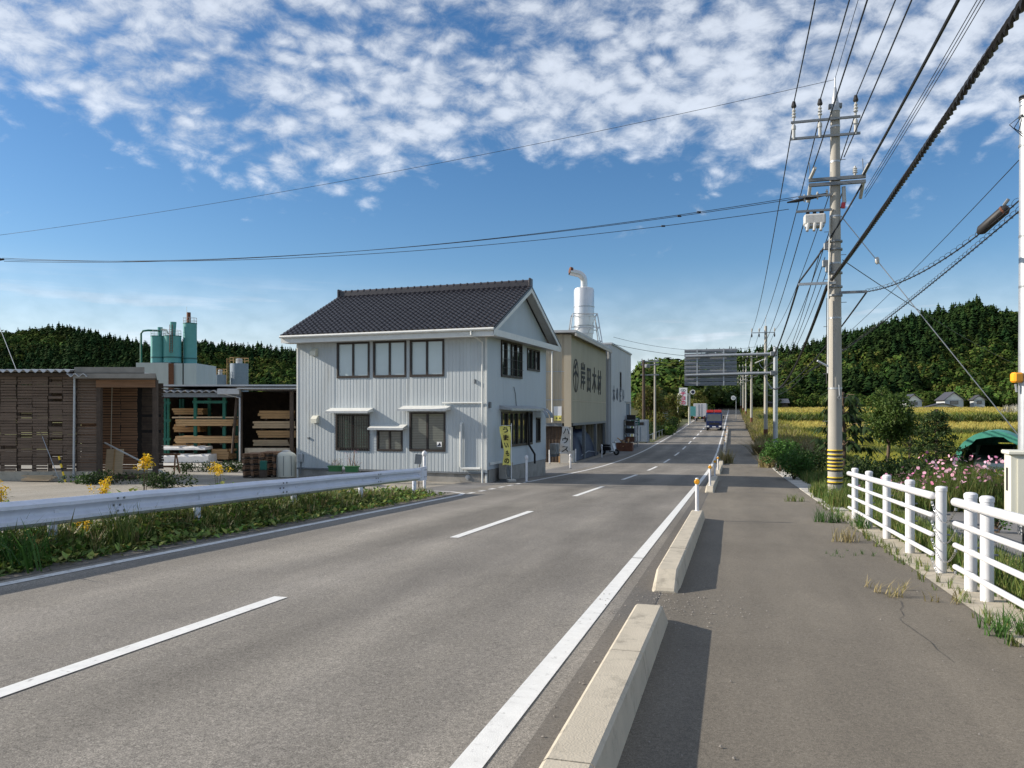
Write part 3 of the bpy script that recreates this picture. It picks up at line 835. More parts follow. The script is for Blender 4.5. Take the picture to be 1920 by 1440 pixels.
MB().bx(-HW - .01, .03, -.035, -.002, .30, .352).build('base_flashing', 'galv_dark', house)
# corner trims
MB().bx(-.05, .022, -.022, .05, -.1, HE).build('corner_trim', 'trim', house)
MB().bx(-HW - .022, -HW + .05, -.022, .05, -.1, HE).build('corner_trim', 'trim', house)
for (a, b) in UP: window(house, (0, 0, 0), X_, -Y_, a, b, 3.92, 5.32, 'pane_veil', 1, .035, .07)
for i_, (a, b, c, d) in enumerate(LOW):
    window(house, (0, 0, 0), X_, -Y_, a, b, c, d, ('green_glass', 'pane_blind', 'pane_blind')[i_], 1, .035, .065, grille=(14, 13) if i_ == 0 else None)
window(house, (0, 0, 0), Y_, X_, 1.5, 3.93, 3.95, 5.37, ('pane_dark', 'pane_veil', 'pane_dark', 'pane_dark'), 3, .05, .07, grille=(6, 4))
window(house, (0, 0, 0), Y_, X_, 4.62, 6.31, 4.36, 5.3, 'pane_dark', 2, .04, .06)
window(house, (0, 0, 0), Y_, X_, 1.53, 5.26, 1.2, 2.6, 'pane_dark', 5, .05, .07)
window(house, (0, 0, 0), Y_, X_, 5.85, 6.4, 1.25, 2.35, 'pane_dark', 0, .04, .06)
# awnings over the ground floor windows
def awning(u0, u1, z, d=.45, side=False, name='awning', m='trim'):
    mb = MB()
    if not side: mb.prism([(u0, 0, z + .13), (u0, -d, z), (u0, -d, z - .05), (u0, 0, z - .02)], (u1 - u0, 0, 0))
    else: mb.prism([(0, u0, z + .13), (d, u0, z), (d, u0, z - .05), (0, u0, z - .02)], (0, u1 - u0, 0))
    a = mb.build(name, m, house)
    mb = MB()
    if not side: mb.bx(u0 - .01, u1 + .01, -d - .012, -d + .008, z - .075, z + .005)
    else: mb.bx(d - .008, d + .012, u0 - .01, u1 + .01, z - .075, z + .005)
    mb.build('awning_edge', 'galv', a)
awning(-6.62, -4.72, 2.62); awning(-4.75, -3.25, 1.98, .38); awning(-3.4, -1.42, 2.7, .5)
awning(1.35, 5.4, 2.72, .5, True, 'shop_awning', 'galv')
for yy in (5.5, 6.15):      # small curved hoods over the narrow window and door
    mb = MB(); n = 8; prof = [(.55 * math.sin(math.pi / 2 * k_ / n), .42 * math.cos(math.pi / 2 * k_ / n)) for k_ in range(n + 1)]
    for (a, b) in zip(prof[:-1], prof[1:]):
        mb.prism([(a[0], yy, 2.35 + a[1]), (b[0], yy, 2.35 + b[1]), (b[0], yy, 2.33 + b[1]), (a[0], yy, 2.33 + a[1])], (0, .5, 0))
    mb.build('hood', 'galv_dark', house)
# ridge, slopes, gable
ov_f, ov_r, ov_l = .62, .55, .35
ry, rh = HD / 2, 7.75
eh = 5.62                                   # roof plane height at the eave edge
slope = Vector((0, ry + ov_f, rh - eh)); sl = slope.length; sd = slope.normalized()
nrm = Vector((0, -sd.z, sd.y))
mb = MB()
mb.prism([(-HW - ov_l, -ov_f, eh), (-HW - ov_l, ry, rh), (-HW - ov_l, HD + ov_f, eh), (-HW - ov_l, HD + ov_f, eh - .09), (-HW - ov_l, ry, rh - .1), (-HW - ov_l, -ov_f, eh - .09)], (HW + ov_l + ov_r, 0, 0))
roof = mb.build('roof', 'tile', house)
# pan tiles
cw = .226; ncol = int((HW + ov_l + ov_r) / cw); cw = (HW + ov_l + ov_r) / ncol
nrow = 20; rl = sl / nrow
def tile_mesh():
    V, Fc = [], []
    prof = [(0, .012), (.16, .0), (.42, .0), (.58, .022), (.74, .052), (.9, .046), (1.02, .012)]
    n = len(prof)
    for (yy, lift) in ((-.02, .032), (rl * 1.04, .004)):
        for (u, h) in prof: V.append((u * cw, yy, h + lift))
    for (u, h) in prof: V.append((u * cw, -.02, max(0, h + .032 - .03)))
    for i_ in range(n - 1):
        Fc.append((i_, i_ + 1, n + i_ + 1, n + i_)); Fc.append((2 * n + i_, 2 * n + i_ + 1, i_ + 1, i_))
    return V, Fc
TV, TF = tile_mesh()
tme = bpy.data.meshes.new('roof_tile'); tme.from_pydata(TV, [], TF); tme.materials.append(MT['tile'])
tme.polygons.foreach_set('use_smooth', [True] * len(tme.polygons)); tme.set_sharp_from_angle(angle=R(50))
Mt = Matrix((X_, sd, nrm)).transposed()
rest = MB(); cnt = 0
for r_ in range(nrow):
    for c_ in range(ncol):
        p = Vector((-HW - ov_l + c_ * cw, -ov_f, eh)) + sd * (r_ * rl) + nrm * random.uniform(.0, .006)
        if r_ < 8 and cnt < 300:
            o = bpy.data.objects.new('roof_tile', tme); col.objects.link(o); o.parent = roof
            m4 = Mt.to_4x4(); m4.translation = p; o.matrix_local = m4; cnt += 1
        else: rest.add([Mt @ Vector(v) + p for v in TV], TF)
o = rest.build('upper_roof_tiles', 'tile', roof, smooth=50); stuff(o)
# ridge with round cap tiles
mb = MB(); mb.bx(-HW - ov_l + .05, ov_r - .05, ry - .10, ry + .10, rh - .02, rh + .16); rg = mb.build('ridge', 'tile', roof)
k = -HW - ov_l + .05
while k < ov_r - .1:
    MB().tube([(k, ry, rh + .17), (k + .27, ry, rh + .17)], [.085, .085], 10).build('ridge_cap', 'tile', rg, smooth=True)
    MB().tube([(k + .27, ry, rh + .17), (k + .31, ry, rh + .17)], [.11, .11], 10).build('ridge_cap', 'tile', rg, smooth=True); k += .31
for xx in (-HW - ov_l + .02, ov_r - .06):
    MB().cbox((xx, ry, rh + .1), (.09, .34, .42), .03).build('ridge_end', 'tile', rg)
# front gutter, fascia, soffit
mb = MB(); mb.tube([(-HW - ov_l, -ov_f - .05, eh - .06), (ov_r, -ov_f - .05, eh - .05)], [.055, .055], 8); mb.build('gutter', 'trim', house, smooth=True)
MB().bx(-HW - ov_l + .01, ov_r - .02, -ov_f + .01, -ov_f + .045, eh - .3, eh - .095).build('fascia', 'trim', house)
MB().bx(-HW - ov_l + .02, ov_r - .03, -ov_f + .05, .0, eh - .29, eh - .25).build('soffit', 'soffit', house)
mb = MB(); mb.tube([(-.33, -ov_f - .05, eh - .1), (-.33, -ov_f - .05, eh - .22), (-.12, -.1, eh - .48), (-.12, -.1, -.02)], .034, 8); mb.build('downpipe', 'trim', house, smooth=True)
# gable end: boxed eave return, verge boards, flat pediment panel
gx0 = ov_r
MB().bx(.0, gx0 - .03, -ov_f + .05, HD + ov_f - .05, HE - .16, HE - .12).build('gable_soffit', 'soffit', house)
MB().bx(gx0 - .06, gx0 - .02, -ov_f, HD + ov_f, HE - .2, HE + .03).build('gable_beam', 'trim', house)
mb = MB(); mb.quad((.10, -ov_f + .3, HE - .06), (.10, HD + ov_f - .3, HE - .06), (.10, ry, rh - .2)); mb.build('gable_panel', 'siding_side', house)
for sg in (-1, 1):
    y0_, y1_ = (-ov_f, ry) if sg < 0 else (HD + ov_f, ry)
    mb = MB(); mb.prism([(gx0 - .05, y0_, eh - .02), (gx0 - .05, y1_, rh - .02), (gx0 - .05, y1_, rh - .27), (gx0 - .05, y0_, eh - .24)], (.045, 0, 0)); mb.build('verge_board', 'trim', house)
    mb = MB(); mb.prism([(.14, y0_ + sg * -.35, eh + .02), (.14, y1_, rh - .13), (gx0 - .1, y1_, rh - .13), (gx0 - .1, y0_ + sg * -.35, eh + .02)], (0, 0, -.03)); mb.build('verge_soffit', 'soffit', house)
# vents, pipes, meter
for (u, zz) in ((-7.35, 4.98), (-7.3, 2.3)):
    mb = MB(); mb.prism([(u - .13, 0, zz - .15), (u - .13, -.2, zz - .15), (u - .13, -.2, zz + .02), (u - .13, -.1, zz + .13), (u - .13, 0, zz + .15)], (.26, 0, 0)); mb.build('vent_hood', 'cabinet', house)
MB().cbox((-7.65, -.03, 1.55), (.09, .06, .08), .01).build('socket_box', 'galv_dark', house)
mb = MB(); mb.tube([(-1.75, -.06, 2.93), (-.12, -.06, 2.93)], .03, 8); mb.build('horizontal_pipe', 'trim', house, smooth=True)
mb = MB(); mb.tube([(-.98, -.005, 2.18), (-.98, -.09, 2.14), (-.98, -.09, .56), (-.9, -.09, .5), (-.2, -.09, .5)], .055, 8); mb.build('drain_pipe', 'trim', house, smooth=True)
mb = MB(); mb.lathe([(.10, 0), (.10, .02), (.06, .021), (.06, .05)], (0, 0, 0), 12); o = mb.build('round_vent', 'galv', house); o.location = (-.75, .03, .17); o.rotation_euler = (R(90), 0, 0)
MB().cbox((-8.0, -.06, .75), (.2, .11, .34), .02).build('meter_box', 'galv', house)
mb = MB(); mb.tube([(-8.0, -.06, .6), (-8.0, -.06, .1)], .02, 6); mb.build('meter_conduit', 'galv_dark', house)
MB().bx(-1.98, -1.78, -.055, -.047, 1.28, 1.47).build('sticker', 'sign_white', house)
mb = MB(); mb.quad((-1.975, -.057, 1.30), (-1.80, -.057, 1.33), (-1.86, -.057, 1.45)); mb.build('sticker_mark', 'tarp_blue', house)
mb = MB(); mb.tube([(.03, 2.9, 3.6), (.03, 3.1, 3.3), (.03, 3.2, 2.8)], .012, 6); mb.build('service_wire', 'cable', house)
MB().cbox((.05, .25, 2.85), (.08, .1, .22), .01).build('junction_box', 'galv_dark', house)
MB().cbox((-.45, -.05, 3.72), (.05, .08, .16), .01).build('junction_box', 'galv_dark', house)
mb = MB(); mb.tube([(.1, 4.5, 2.6), (.12, 4.55, 1.2), (.25, 4.9, .8), (.22, 5.0, .4)], .045, 7); mb.build('flue_hose', 'black', house, smooth=True)
MB().bx(.012, .05, .3, 1.45, .62, .72).build('pipe_cover', 'trim', house)

# condenser on a stand beside the house corner
def condenser(name, label, loc, rot, w=.78, h=.6, d=.3):
    c = thing(name, label, 'air conditioner', loc, rot)
    MB().cbox((0, 0, h / 2 + .1), (d, w, h), .02).build('casing', 'concrete_dark', c)
    mb = MB(); mb.tube([(d / 2 + .002, -.1, h / 2 + .1), (d / 2 + .02, -.1, h / 2 + .1)], [.23, .23], 18); f = mb.build('fan_ring', 'galv_dark', c)
    for k_ in range(4):
        mb = MB(); mb.tube([(d / 2 + .022 + .002 * k_, -.1 + .05 * k_, h / 2 + .1 - .2), (d / 2 + .022 + .002 * k_, -.1 + .05 * k_ - .15, h / 2 + .1 + .2)], .006, 4); mb.build('guard_wire', 'galv', f)
    for yy in (-w * .35, w * .35): MB().bx(-d / 2, d / 2, yy - .03, yy + .03, 0, .1).build('foot', 'galv_dark', c)
    return c
hm = Matrix.Rotation(-HA, 4, 'Z'); hm.translation = Vector((-.94, 28.8, HG))
def hl(x, y, z=None):
    p = hm @ Vector((x, y, 0)); p.z = gz(p.x, p.y) if z is None else HG + z; return p
condenser('air_conditioner', 'white condenser unit standing on the ground at the house corner', hl(.3, 1.25), -HA)
condenser('air_conditioner', 'small condenser unit mounted on a bracket behind the house side door', hl(.28, 7.75, .55), -HA, .7, .5, .28)

# ------------------------------------------------------------------ beige timber works
BG = -1.72
works = thing('timber_works', 'tall beige metal clad works building with black brush lettering', 'building', (3.85, 51.0, BG), -A)
BD, BH, BW = 14.6, 8.5, 13.0
mb = MB(); ribbed(mb, (-BW, 0, 0), X_, -Y_, BW, 2.55, BH - .15, (), .30, .03, .4); mb.build('front_wall', 'beige', works)
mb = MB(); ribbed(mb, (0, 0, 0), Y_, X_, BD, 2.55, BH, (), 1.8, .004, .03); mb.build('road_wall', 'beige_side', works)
MB().bx(-BW + .2, -.2, .25, BD - .2, 2.6, BH - .2).build('inner_mass', 'dark', works)
MB().bx(-BW + .2, -3.0, 3.0, BD - .2, -.3, 2.6).build('inner_mass', 'dark', works)
mb = MB(); ribbed(mb, (-BW, BD, 0), -Y_, -X_, BD, 0, BH, (), .3, .03, .4); ribbed(mb, (0, BD, 0), -X_, Y_, BW, 0, BH, (), .3, .03, .4); mb.build('rear_wall', 'beige', works)
mb = MB(); mb.prism([(-BW - .4, -.6, BH + .1), (.45, -.6, BH - .1), (.45, -.6, BH + .05), (-BW - .4, -.6, BH + .3)], (0, BD + .9, 0)); mb.build('roof', 'roof_metal', works)
MB().bx(.36, .47, -.58, BD + .25, BH - .32, BH - .12).build('eave_board', 'concrete_pale', works)
for zz in (4.05, 5.9):
    MB().bx(-BW, -.35, -.045, -.032, zz, zz + .06).build('seam_strip', 'galv', works)
MB().bx(.012, .02, .3, BD - .1, 4.02, 4.06).build('seam_strip', 'beige', works)
MB().bx(-.45, .02, -.10, -.005, 2.3, BH - .2).build('corner_panel', 'beige', works)
MB().bx(-.55, .0, -.06, .5, .75, 2.3).build('corner_pier', 'concrete', works)
MB().bx(-.72, .12, -.2, .62, -.4, .75).build('pier_base', 'concrete_pale', works)
MB().bx(-BW, -.6, -.02, .2, 2.35, 2.55).build('lintel', 'galv_dark', works)
MB().bx(-.2, .02, .6, BD, 2.38, 2.55).build('lintel', 'galv_dark', works)
mb = MB(); ribbed(mb, (-BW, .3, 0), X_, -Y_, BW - .7, -.4, 2.4, (), .22, .03, .4); mb.build('shutter', 'wood_dark', works)
for yy in (5.0, 9.8, 14.2): MB().bx(-.22, -.02, yy, yy + .25, -.4, 2.4).build('post', 'galv_dark', works)
mb = MB(); ribbed(mb, (-2.6, .6, 0), Y_, X_, BD - .8, -.4, 2.4, (), .5, .05, .4); mb.build('inner_wall', 'dark', works)  # wall coloured near-black to imitate the shade inside the opening
for xx in (-1.9, -1.25): mb = MB(); mb.tube([(xx, -.09, 2.6), (xx, -.09, BH - .3)], .05, 8); mb.build('downpipe', 'trim', works, smooth=True)
# sign boards beside the corner
MB().bx(-1.15, -.62, -.08, -.05, 3.05, 3.65).build('notice_board', 'sign_white', works)
nb = MB().bx(-1.12, -.64, -.085, -.055, 2.72, 3.05).build('yellow_notice', 'banner_yellow', works)
for xx in (-1.0, -.78): MB().bx(xx, xx + .1, -.089, -.084, 2.84, 2.92).build('notice_mark', 'ink', works)
MB().bx(-1.75, -1.55, -.08, -.05, 3.0, 3.5).build('notice_board', 'sign_white', works)
# lettering on the road wall (runs away from the viewer, letters upright)
yc, zc = 4.1, 5.35
for i_, ch in enumerate('岸田木材'):
    zz = (6.15, 5.95, 6.05, 5.95)[i_] - .35
    place_text('letter', ch, 1.55, 'ink', works, (.025, 4.1 + i_ * 2.35, zz), Y_, Z_, .008, .022, sx=1.15, sy=1.3)
mb = MB(); n = 40
for k_ in range(n):
    a0, a1 = 2 * math.pi * k_ / n, 2 * math.pi * (k_ + 1) / n
    for (ra, rb, za, zb2) in ((.78, .88, 1.02, 1.12),):
        mb.prism([(.02, 1.5 + ra * math.cos(a0), 5.72 + za * math.sin(a0)), (.02, 1.5 + rb * math.cos(a0), 5.72 + zb2 * math.sin(a0)), (.02, 1.5 + rb * math.cos(a1), 5.72 + zb2 * math.sin(a1)), (.02, 1.5 + ra * math.cos(a1), 5.72 + za * math.sin(a1))], (.012, 0, 0))
mb.build('emblem_ring', 'ink', works)
mb = MB()
mb.bx(.02, .033, 1.42, 1.58, 4.75, 6.5); mb.prism([(.02, .78, 5.62), (.02, 1.5, 5.92), (.02, 2.22, 5.62), (.02, 2.22, 5.82), (.02, 1.5, 6.12), (.02, .78, 5.82)], (.013, 0, 0))
mb.prism([(.02, 1.1, 6.15), (.02, 1.9, 6.5), (.02, 1.8, 6.66), (.02, 1.05, 6.32)], (.0132, 0, 0)); mb.build('emblem_mark', 'ink', works)

# ------------------------------------------------------------------ pale grey works behind it
wp = Vector((*rt(-9.75, st(8.47, 65.5)[1]), 0)); wp.z = gz(wp.x, wp.y)
works2 = thing('grey_works', 'pale grey flat topped works building beyond the beige one', 'building', wp, -A)
W2D, W2H = 13.2, 9.05
mb = MB(); ribbed(mb, (-9, 0, 0), X_, -Y_, 9, -.3, W2H, (), .3, .03, .4); mb.build('front_wall', 'greywhite', works2)
mb = MB(); ribbed(mb, (0, 0, 0), Y_, X_, W2D, -.3, W2H, ((5.2, 6.1, 5.3, 7.0), (9.4, 12.2, -.3, 4.2)), 1.5, .004, .03); mb.build('road_wall', 'greywhite', works2)
MB().bx(-8.8, -.15, .15, W2D - .15, -.3, W2H - .2).build('inner_mass', 'dark', works2)
mb = MB(); ribbed(mb, (0, W2D, 0), -X_, Y_, 9, -.3, W2H, (), .3, .03, .4); ribbed(mb, (-9, W2D, 0), -Y_, -X_, W2D, -.3, W2H, (), .3, .03, .4); mb.build('rear_wall', 'greywhite', works2)
MB().bx(-9.1, .1, -.1, W2D + .1, W2H, W2H + .14).build('roof', 'roof_metal', works2)
window(works2, (0, 0, 0), Y_, X_, 5.2, 6.1, 5.3, 7.0, 'pane_dark', 0, .03, .06)
mb = MB(); ribbed(mb, (-.08, 9.4, 0), Y_, X_, 2.8, -.3, 4.2, (), .12, .02, .5); mb.build('shutter_door', 'bluegrey', works2)
MB().bx(-.02, .05, 8.6, W2D, 4.3, 4.36).build('seam_strip', 'galv_dark', works2)
for i_, ch in enumerate('木の住い'):
    place_text('letter', ch, 1.0, 'ink_blue', works2, (.03, 1.4 + i_ * 2.0, 4.95), Y_, Z_, .008, .015, sx=1.2, sy=1.45)
mb = MB(); mb.tube([(-1.9, -.08, 4.4), (-.7, -.08, 4.4)], .04, 6); mb.tube([(-1.9, -.08, 4.4), (-1.9, -.08, .3)], .04, 6); mb.build('vent_pipe', 'rust', works2)

# ------------------------------------------------------------------ cyclone dust collector in its frame
cy = thing('dust_cyclone', 'bright steel cyclone dust collector inside a leaning pipe frame', 'cyclone', (*at(1095, 700, 70).xy, 4.45))
cy.scale = (1.13, 1.13, 1.13)
mb = MB(); mb.lathe([(.55, 1.0), (.62, 1.6), (.70, 3.6), (.76, 3.62), (.76, 3.75), (.78, 4.9), (.80, 4.92), (.80, 7.05), (.72, 7.2), (.3, 7.32)], (0, 0, 0), 28); mb.build('vessel', 'steel_bright', cy, smooth=30)
for zz in (2.3, 3.0, 4.2, 5.7): mb = MB(); mb.tube([(0, 0, zz), (0, 0, zz + .05)], .83 if zz > 3.6 else .72, 28); mb.build('band', 'galv', cy, smooth=30)
el = [(0, 0, 7.25), (0, 0, 7.75)]
for k_ in range(1, 7):
    a = math.pi / 2 * k_ / 6 * .82; el.append((-.62 + .62 * math.cos(a), -.1 * k_ / 6, 7.75 + .62 * math.sin(a)))
el.append((-1.15, -.25, el[-1][2] + .13))
mb = MB(); mb.tube(el, [.27] * len(el), 18, caps=False); mb.build('elbow_duct', 'steel_bright', cy, smooth=True)
mb = MB(); mb.tube([(-.95, -.2, el[-1][2] + .09), (-1.152, -.252, el[-1][2] + .132)], [.262, .262], 18); mb.build('duct_mouth', 'rust', cy)
legs = {}
for sx in (-1, 1):
    for sy in (-1, 1):
        b, t_ = Vector((sx * 1.75, sy * 1.75, -.3)), Vector((sx * .95, sy * .95, 5.1)); legs[(sx, sy)] = (b, t_)
        mb = MB(); mb.tube([b, t_], .045, 6); mb.build('frame_leg', 'galv', cy)
for lv in range(6):
    f = lv / 5
    for (a, b) in (((-1, -1), (1, -1)), ((1, -1), (1, 1)), ((1, 1), (-1, 1)), ((-1, 1), (-1, -1))):
        pa, pb = legs[a][0].lerp(legs[a][1], f), legs[b][0].lerp(legs[b][1], f)
        mb = MB(); mb.tube([pa, pb], .032, 5); mb.build('frame_rail', 'galv' if a[1] < 0 else 'galv_dark', cy)
for (a, b) in (((-1, -1), (1, -1)), ((1, -1), (1, 1)), ((-1, 1), (-1, -1))):
    mb = MB(); mb.tube([legs[a][0], legs[b][1]], .028, 5); mb.build('brace', 'galv', cy)

# ------------------------------------------------------------------ slatted drying shed at the left
SY = 27.6
shed = thing('slatted_shed', 'long weathered slat walled drying shed with corrugated roof', 'shed', (-18.0, SY, -.92))
def px2x(px, Y): return (px - 960) / F * Y + 18.0
def slat_panel(name, x0, x1, y, zb, zt, pitch, mat, parent, gap=.25, miss=.04, depth=.02, seed=0):
    r = random.Random(seed); mb = MB(); z = zb
    while z < zt - pitch * .5:
        if r.random() > miss:
            h = pitch * (1 - gap * r.uniform(.35, 1.1)); d = r.uniform(-.012, .012); e0, e1 = r.uniform(-.015, .02), r.uniform(-.02, .015)
            mb.bx(x0 + e0, x1 + e1, y + d, y + d + depth, z + r.uniform(-.008, .008), z + h)
        z += pitch
    return stuff(mb.build(name, mat, parent))
xs = [px2x(p, SY) for p in (-240, -180, -118, -60, 0, 31, 60, 90, 117, 143, 185)]
for i_ in range(len(xs) - 1):
    slat_panel('slat_panel', xs[i_] + .012, xs[i_ + 1] - .012, 0 + .03 * (i_ % 2), .42, 3.72, .098, 'wood_grey', shed, .27, (.05, .09, .03, .12)[i_ % 4], seed=i_)
    MB().bx(xs[i_] - .05, xs[i_] + .05, .08, .18, .3, 3.75).build('stud', 'wood_dark', shed)
MB().bx(xs[0], xs[-1], -.04, .22, -.45, .40).build('footing', 'concrete', shed)
for p in (185, 290):
    MB().bx(px2x(p, SY) - .07, px2x(p, SY) + .07, -.02, .14, -.3, 3.62).build('post', 'wood_dark', shed)
MB().bx(px2x(185, SY) - .07, px2x(292, SY), -.05, .1, 3.36, 3.62).build('front_beam', 'wood_brown', shed)
xb = [px2x(p, SY + 2.2) for p in (150, 190, 226, 258)]
for i_ in range(len(xb) - 1): slat_panel('rear_slat_panel', xb[i_] + .01, xb[i_ + 1] - .01, 2.2, .30, 3.6, .1, 'wood_brown', shed, .26, .012, seed=40 + i_)
slat_panel('rear_slat_panel', px2x(259, SY + 2.2), px2x(300, SY + 2.2), 2.5, .3, 3.6, .1, 'wood_dark', shed, .12, .03, seed=50)
MB().bx(xb[0], px2x(299, SY + 2.2), 2.15, 2.45, -.4, .28).build('rear_footing', 'concrete', shed)
xl = xs[0]
slat_panel('rear_slat_panel', xl, px2x(150, SY + 5), 5.0, .35, 3.6, .1, 'wood_dark', shed, .14, .04, seed=60)
mb = MB(); mb.tube([(px2x(143, SY), -.1, 3.75), (px2x(141, SY), -.1, -.2)], .04, 8); mb.build('downpipe', 'galv', shed, smooth=True)
mb = MB(); mb.tube([(px2x(210, SY + 2.1), 2.1, 3.5), (px2x(208, SY + 2.1), 2.1, 1.0)], .016, 6); mb.build('conduit', 'concrete', shed)
# roof sheets with a wavy front edge
def wavy_roof(parent, x0, x1, y0, y1, z0_, z1, name='roof', amp=.05, per=.28, mat='roof_metal'):
    mb = MB(); n = int((x1 - x0) / per * 6)
    for i_ in range(n + 1):
        x = x0 + (x1 - x0) * i_ / n; h = amp * math.cos(2 * math.pi * (x - x0) / per)
        mb.v += [(x, y0, z0_ + h), (x, y1, z1 + h), (x, y0, z0_ + h - .03)]
    for i_ in range(n):
        a = i_ * 3; mb.f += [(a, a + 3, a + 4, a + 1), (a + 2, a + 5, a + 3, a)]
    return mb.build(name, mat, parent, smooth=60)
wavy_roof(shed, xl, px2x(145, SY), -.45, 6.0, 3.93, 4.1)
wavy_roof(shed, px2x(140, SY), px2x(178, SY), -.5, 3.0, 3.78, 3.9)
MB().prism([(px2x(145, SY), -.2, 3.86), (px2x(276, SY), -.2, 3.86), (px2x(276, SY) - 1.6, 3.0, 3.86), (px2x(145, SY), 3.0, 3.86)], (0, 0, .2)).build('roof_fascia', 'fascia_grey', shed)
MB().prism([(px2x(150, SY), -.45, 3.66), (px2x(303, SY), -.45, 3.66), (px2x(303, SY) - 3.0, 6.0, 3.66), (px2x(150, SY), 6.0, 3.66)], (0, 0, .17)).build('roof_fascia', 'fascia_grey', shed)
MB().bx(px2x(150, SY + 5.6), px2x(300, SY + 5.6), 5.72, 5.76, .3, 3.6).build('dark_backing', 'dark', shed)  # added near-black sheet: its colour stands in for shade behind the slats
MB().bx(xl, px2x(145, SY), -.1, 6, 3.74, 3.86).build('roof_beam', 'wood_dark', shed)
pa, pb = Vector((px2x(121, SY), -.35, .95)), Vector((px2x(148, SY), -.75, -.1))
for k_ in range(8): MB().tube([pa.lerp(pb, k_ / 8), pa.lerp(pb, (k_ + 1) / 8)], .035, 6).build('striped_pole', ('yellow', 'black')[k_ % 2], shed)

# ------------------------------------------------------------------ open lumber shed
LY = 47.0
LG = gz(-16, LY)
lum = thing('lumber_shed', 'open fronted lumber storage shed with corrugated roof behind the yard', 'shed', (-16.0, LY, LG))
def lx(px, Y=LY): return (px - 960) / F * Y + 16.0
wavy_roof(lum, lx(288), lx(420), -.6, 9, 4.3, 4.75, per=.42, amp=.06)
MB().bx(lx(278), lx(560), -.3, 9, 4.60, 4.70).build('roof_deck', 'roof_metal', lum)
MB().bx(lx(415), lx(455), -.65, -.3, 4.12, 4.45).build('eave_return', 'roof_metal', lum)
MB().bx(lx(452), lx(562), -.75, 9, 4.42, 4.50).build('roof_deck', 'roof_metal', lum)
MB().bx(lx(290), lx(455), -.35, -.2, 3.95, 4.2).build('eave_beam', 'galv_dark', lum)
for p in (292, 452, 548): MB().bx(lx(p) - .1, lx(p) + .1, -.2, 0, 0, 4.3).build('post', 'wood_dark', lum)
for p in (445, 447): mb = MB(); mb.tube([(lx(436), -.1, .6), (lx(p), -.1, 4.0)], .07, 6); mb.build('brace', 'wood_dark', lum)
mb = MB(); mb.tube([(lx(420), -.5, 4.2), (lx(454), -.4, 3.9), (lx(454), -.4, .1)], .05, 6); mb.build('downpipe', 'galv', lum, smooth=True)
MB().bx(lx(270), lx(570), 8.6, 8.8, 0, 4.5).build('rear_wall', 'wood_dark', lum)
MB().bx(lx(270), lx(270) + .2, 2, 8.6, 0, 4.5).build('side_wall', 'wood_dark', lum)
MB().bx(lx(555), lx(570), 0, 8.6, 0, 4.4).build('side_wall', 'wood_dark', lum)
MB().bx(lx(458), lx(548), .1, .25, 0, .9).build('dwarf_wall', 'concrete', lum)
mb = MB(); mb.quad(*[Vector((x, y, gz(x, y) + .012)) for x, y in ((-21, 40.5), (-13.4, 40.5), (-13.0, 50), (-23, 50))]); struct(mb.build('yard_slab', 'concrete_pale'))
# steel racks and packs of timber
def rack(label, px0, px1, z0_, z1, y):
    r_ = thing('lumber_rack', label, 'rack', (-16, LY, LG))
    for p in (px0, px1):
        for yy in (y, y + 2.2): MB().bx(lx(p) - .09, lx(p) + .09, yy, yy + .16, z0_, z1).build('upright', 'green_paint', r_)
    for zz in (1.5, 2.65, z1 - .18): MB().bx(lx(px0) - .15, lx(px1) + .15, y - .004, y + .17, zz - .18, zz - .02).build('beam', 'green_paint', r_)
    return r_
rack('green steel rack holding timber packs at the shed front', 358, 413, 0, 3.95, .6)
rack('green steel rack half hidden behind the shed post', 296, 300, 0, 3.9, 1.0)
def pack(label, px0, px1, zb, zt, y, d, mat='lumber', rows=5, cols=5, name='timber_pack'):
    t_ = thing(name, label, 'lumber', (-16, LY, LG)); x0, x1 = lx(px0), lx(px1); r = random.Random(int(px0 * 7 + zb * 31))
    hh = (zt - zb) / rows; dd = d / cols
    for i_ in range(rows):
        mb = MB()
        for j in range(cols): mb.bx(x0 + r.uniform(-.12, .1), x1 + r.uniform(-.12, .12), y + j * dd + .006, y + (j + 1) * dd - .006, zb + i_ * hh + .008, zb + (i_ + 1) * hh - .006)
        mb.build('board_layer', mat, t_)
    for f in (.2, .8): MB().bx(x0 + (x1 - x0) * f - .05, x0 + (x1 - x0) * f + .05, y - .01, y + d, zb - .09, zb + .004).build('bearer', 'wood_dark', t_)
    return t_
pack('brown timber pack on the middle shelf of the green rack', 321, 432, 2.22, 2.62, .45, 1.6, rows=3)
pack('brown timber pack on the low shelf of the green rack', 323, 430, 1.18, 1.60, .45, 1.6, rows=3)
pack('pale timber pack on the top shelf of the green rack', 316, 432, 2.68, 2.78, .6, 1.5, 'lumber_pale', rows=1)
pack('timber pack lying on the floor right of the wrapped bundles', 392, 424, .2, .82, .3, 1.2, rows=4)
for i_, (a, b, c, d) in enumerate([(462, 545, .3, .85), (464, 530, .98, 1.35), (470, 544, 1.48, 1.92), (462, 545, 2.06, 2.5), (474, 540, 2.65, 3.15)]):
    pack('stacked timber pack right of the shed post, %s' % ('lowest', 'second from below', 'middle one', 'second from above', 'topmost')[i_], a, b, c, d, 1.2, 1.4, ('lumber', 'lumber_pale')[i_ % 2], rows=3)
    o = list(bpy.data.objects)[-1]
for i_, (a, b, c, d) in enumerate([(298, 350, .9, 1.35), (297, 346, 1.8, 2.3), (296, 352, 2.9, 3.3)]):
    pack('short timber pack at the left end of the open shed, %s' % ('lowest', 'middle', 'top')[i_], a, b, c, d, 2.2, 1.4, 'lumber', rows=3)
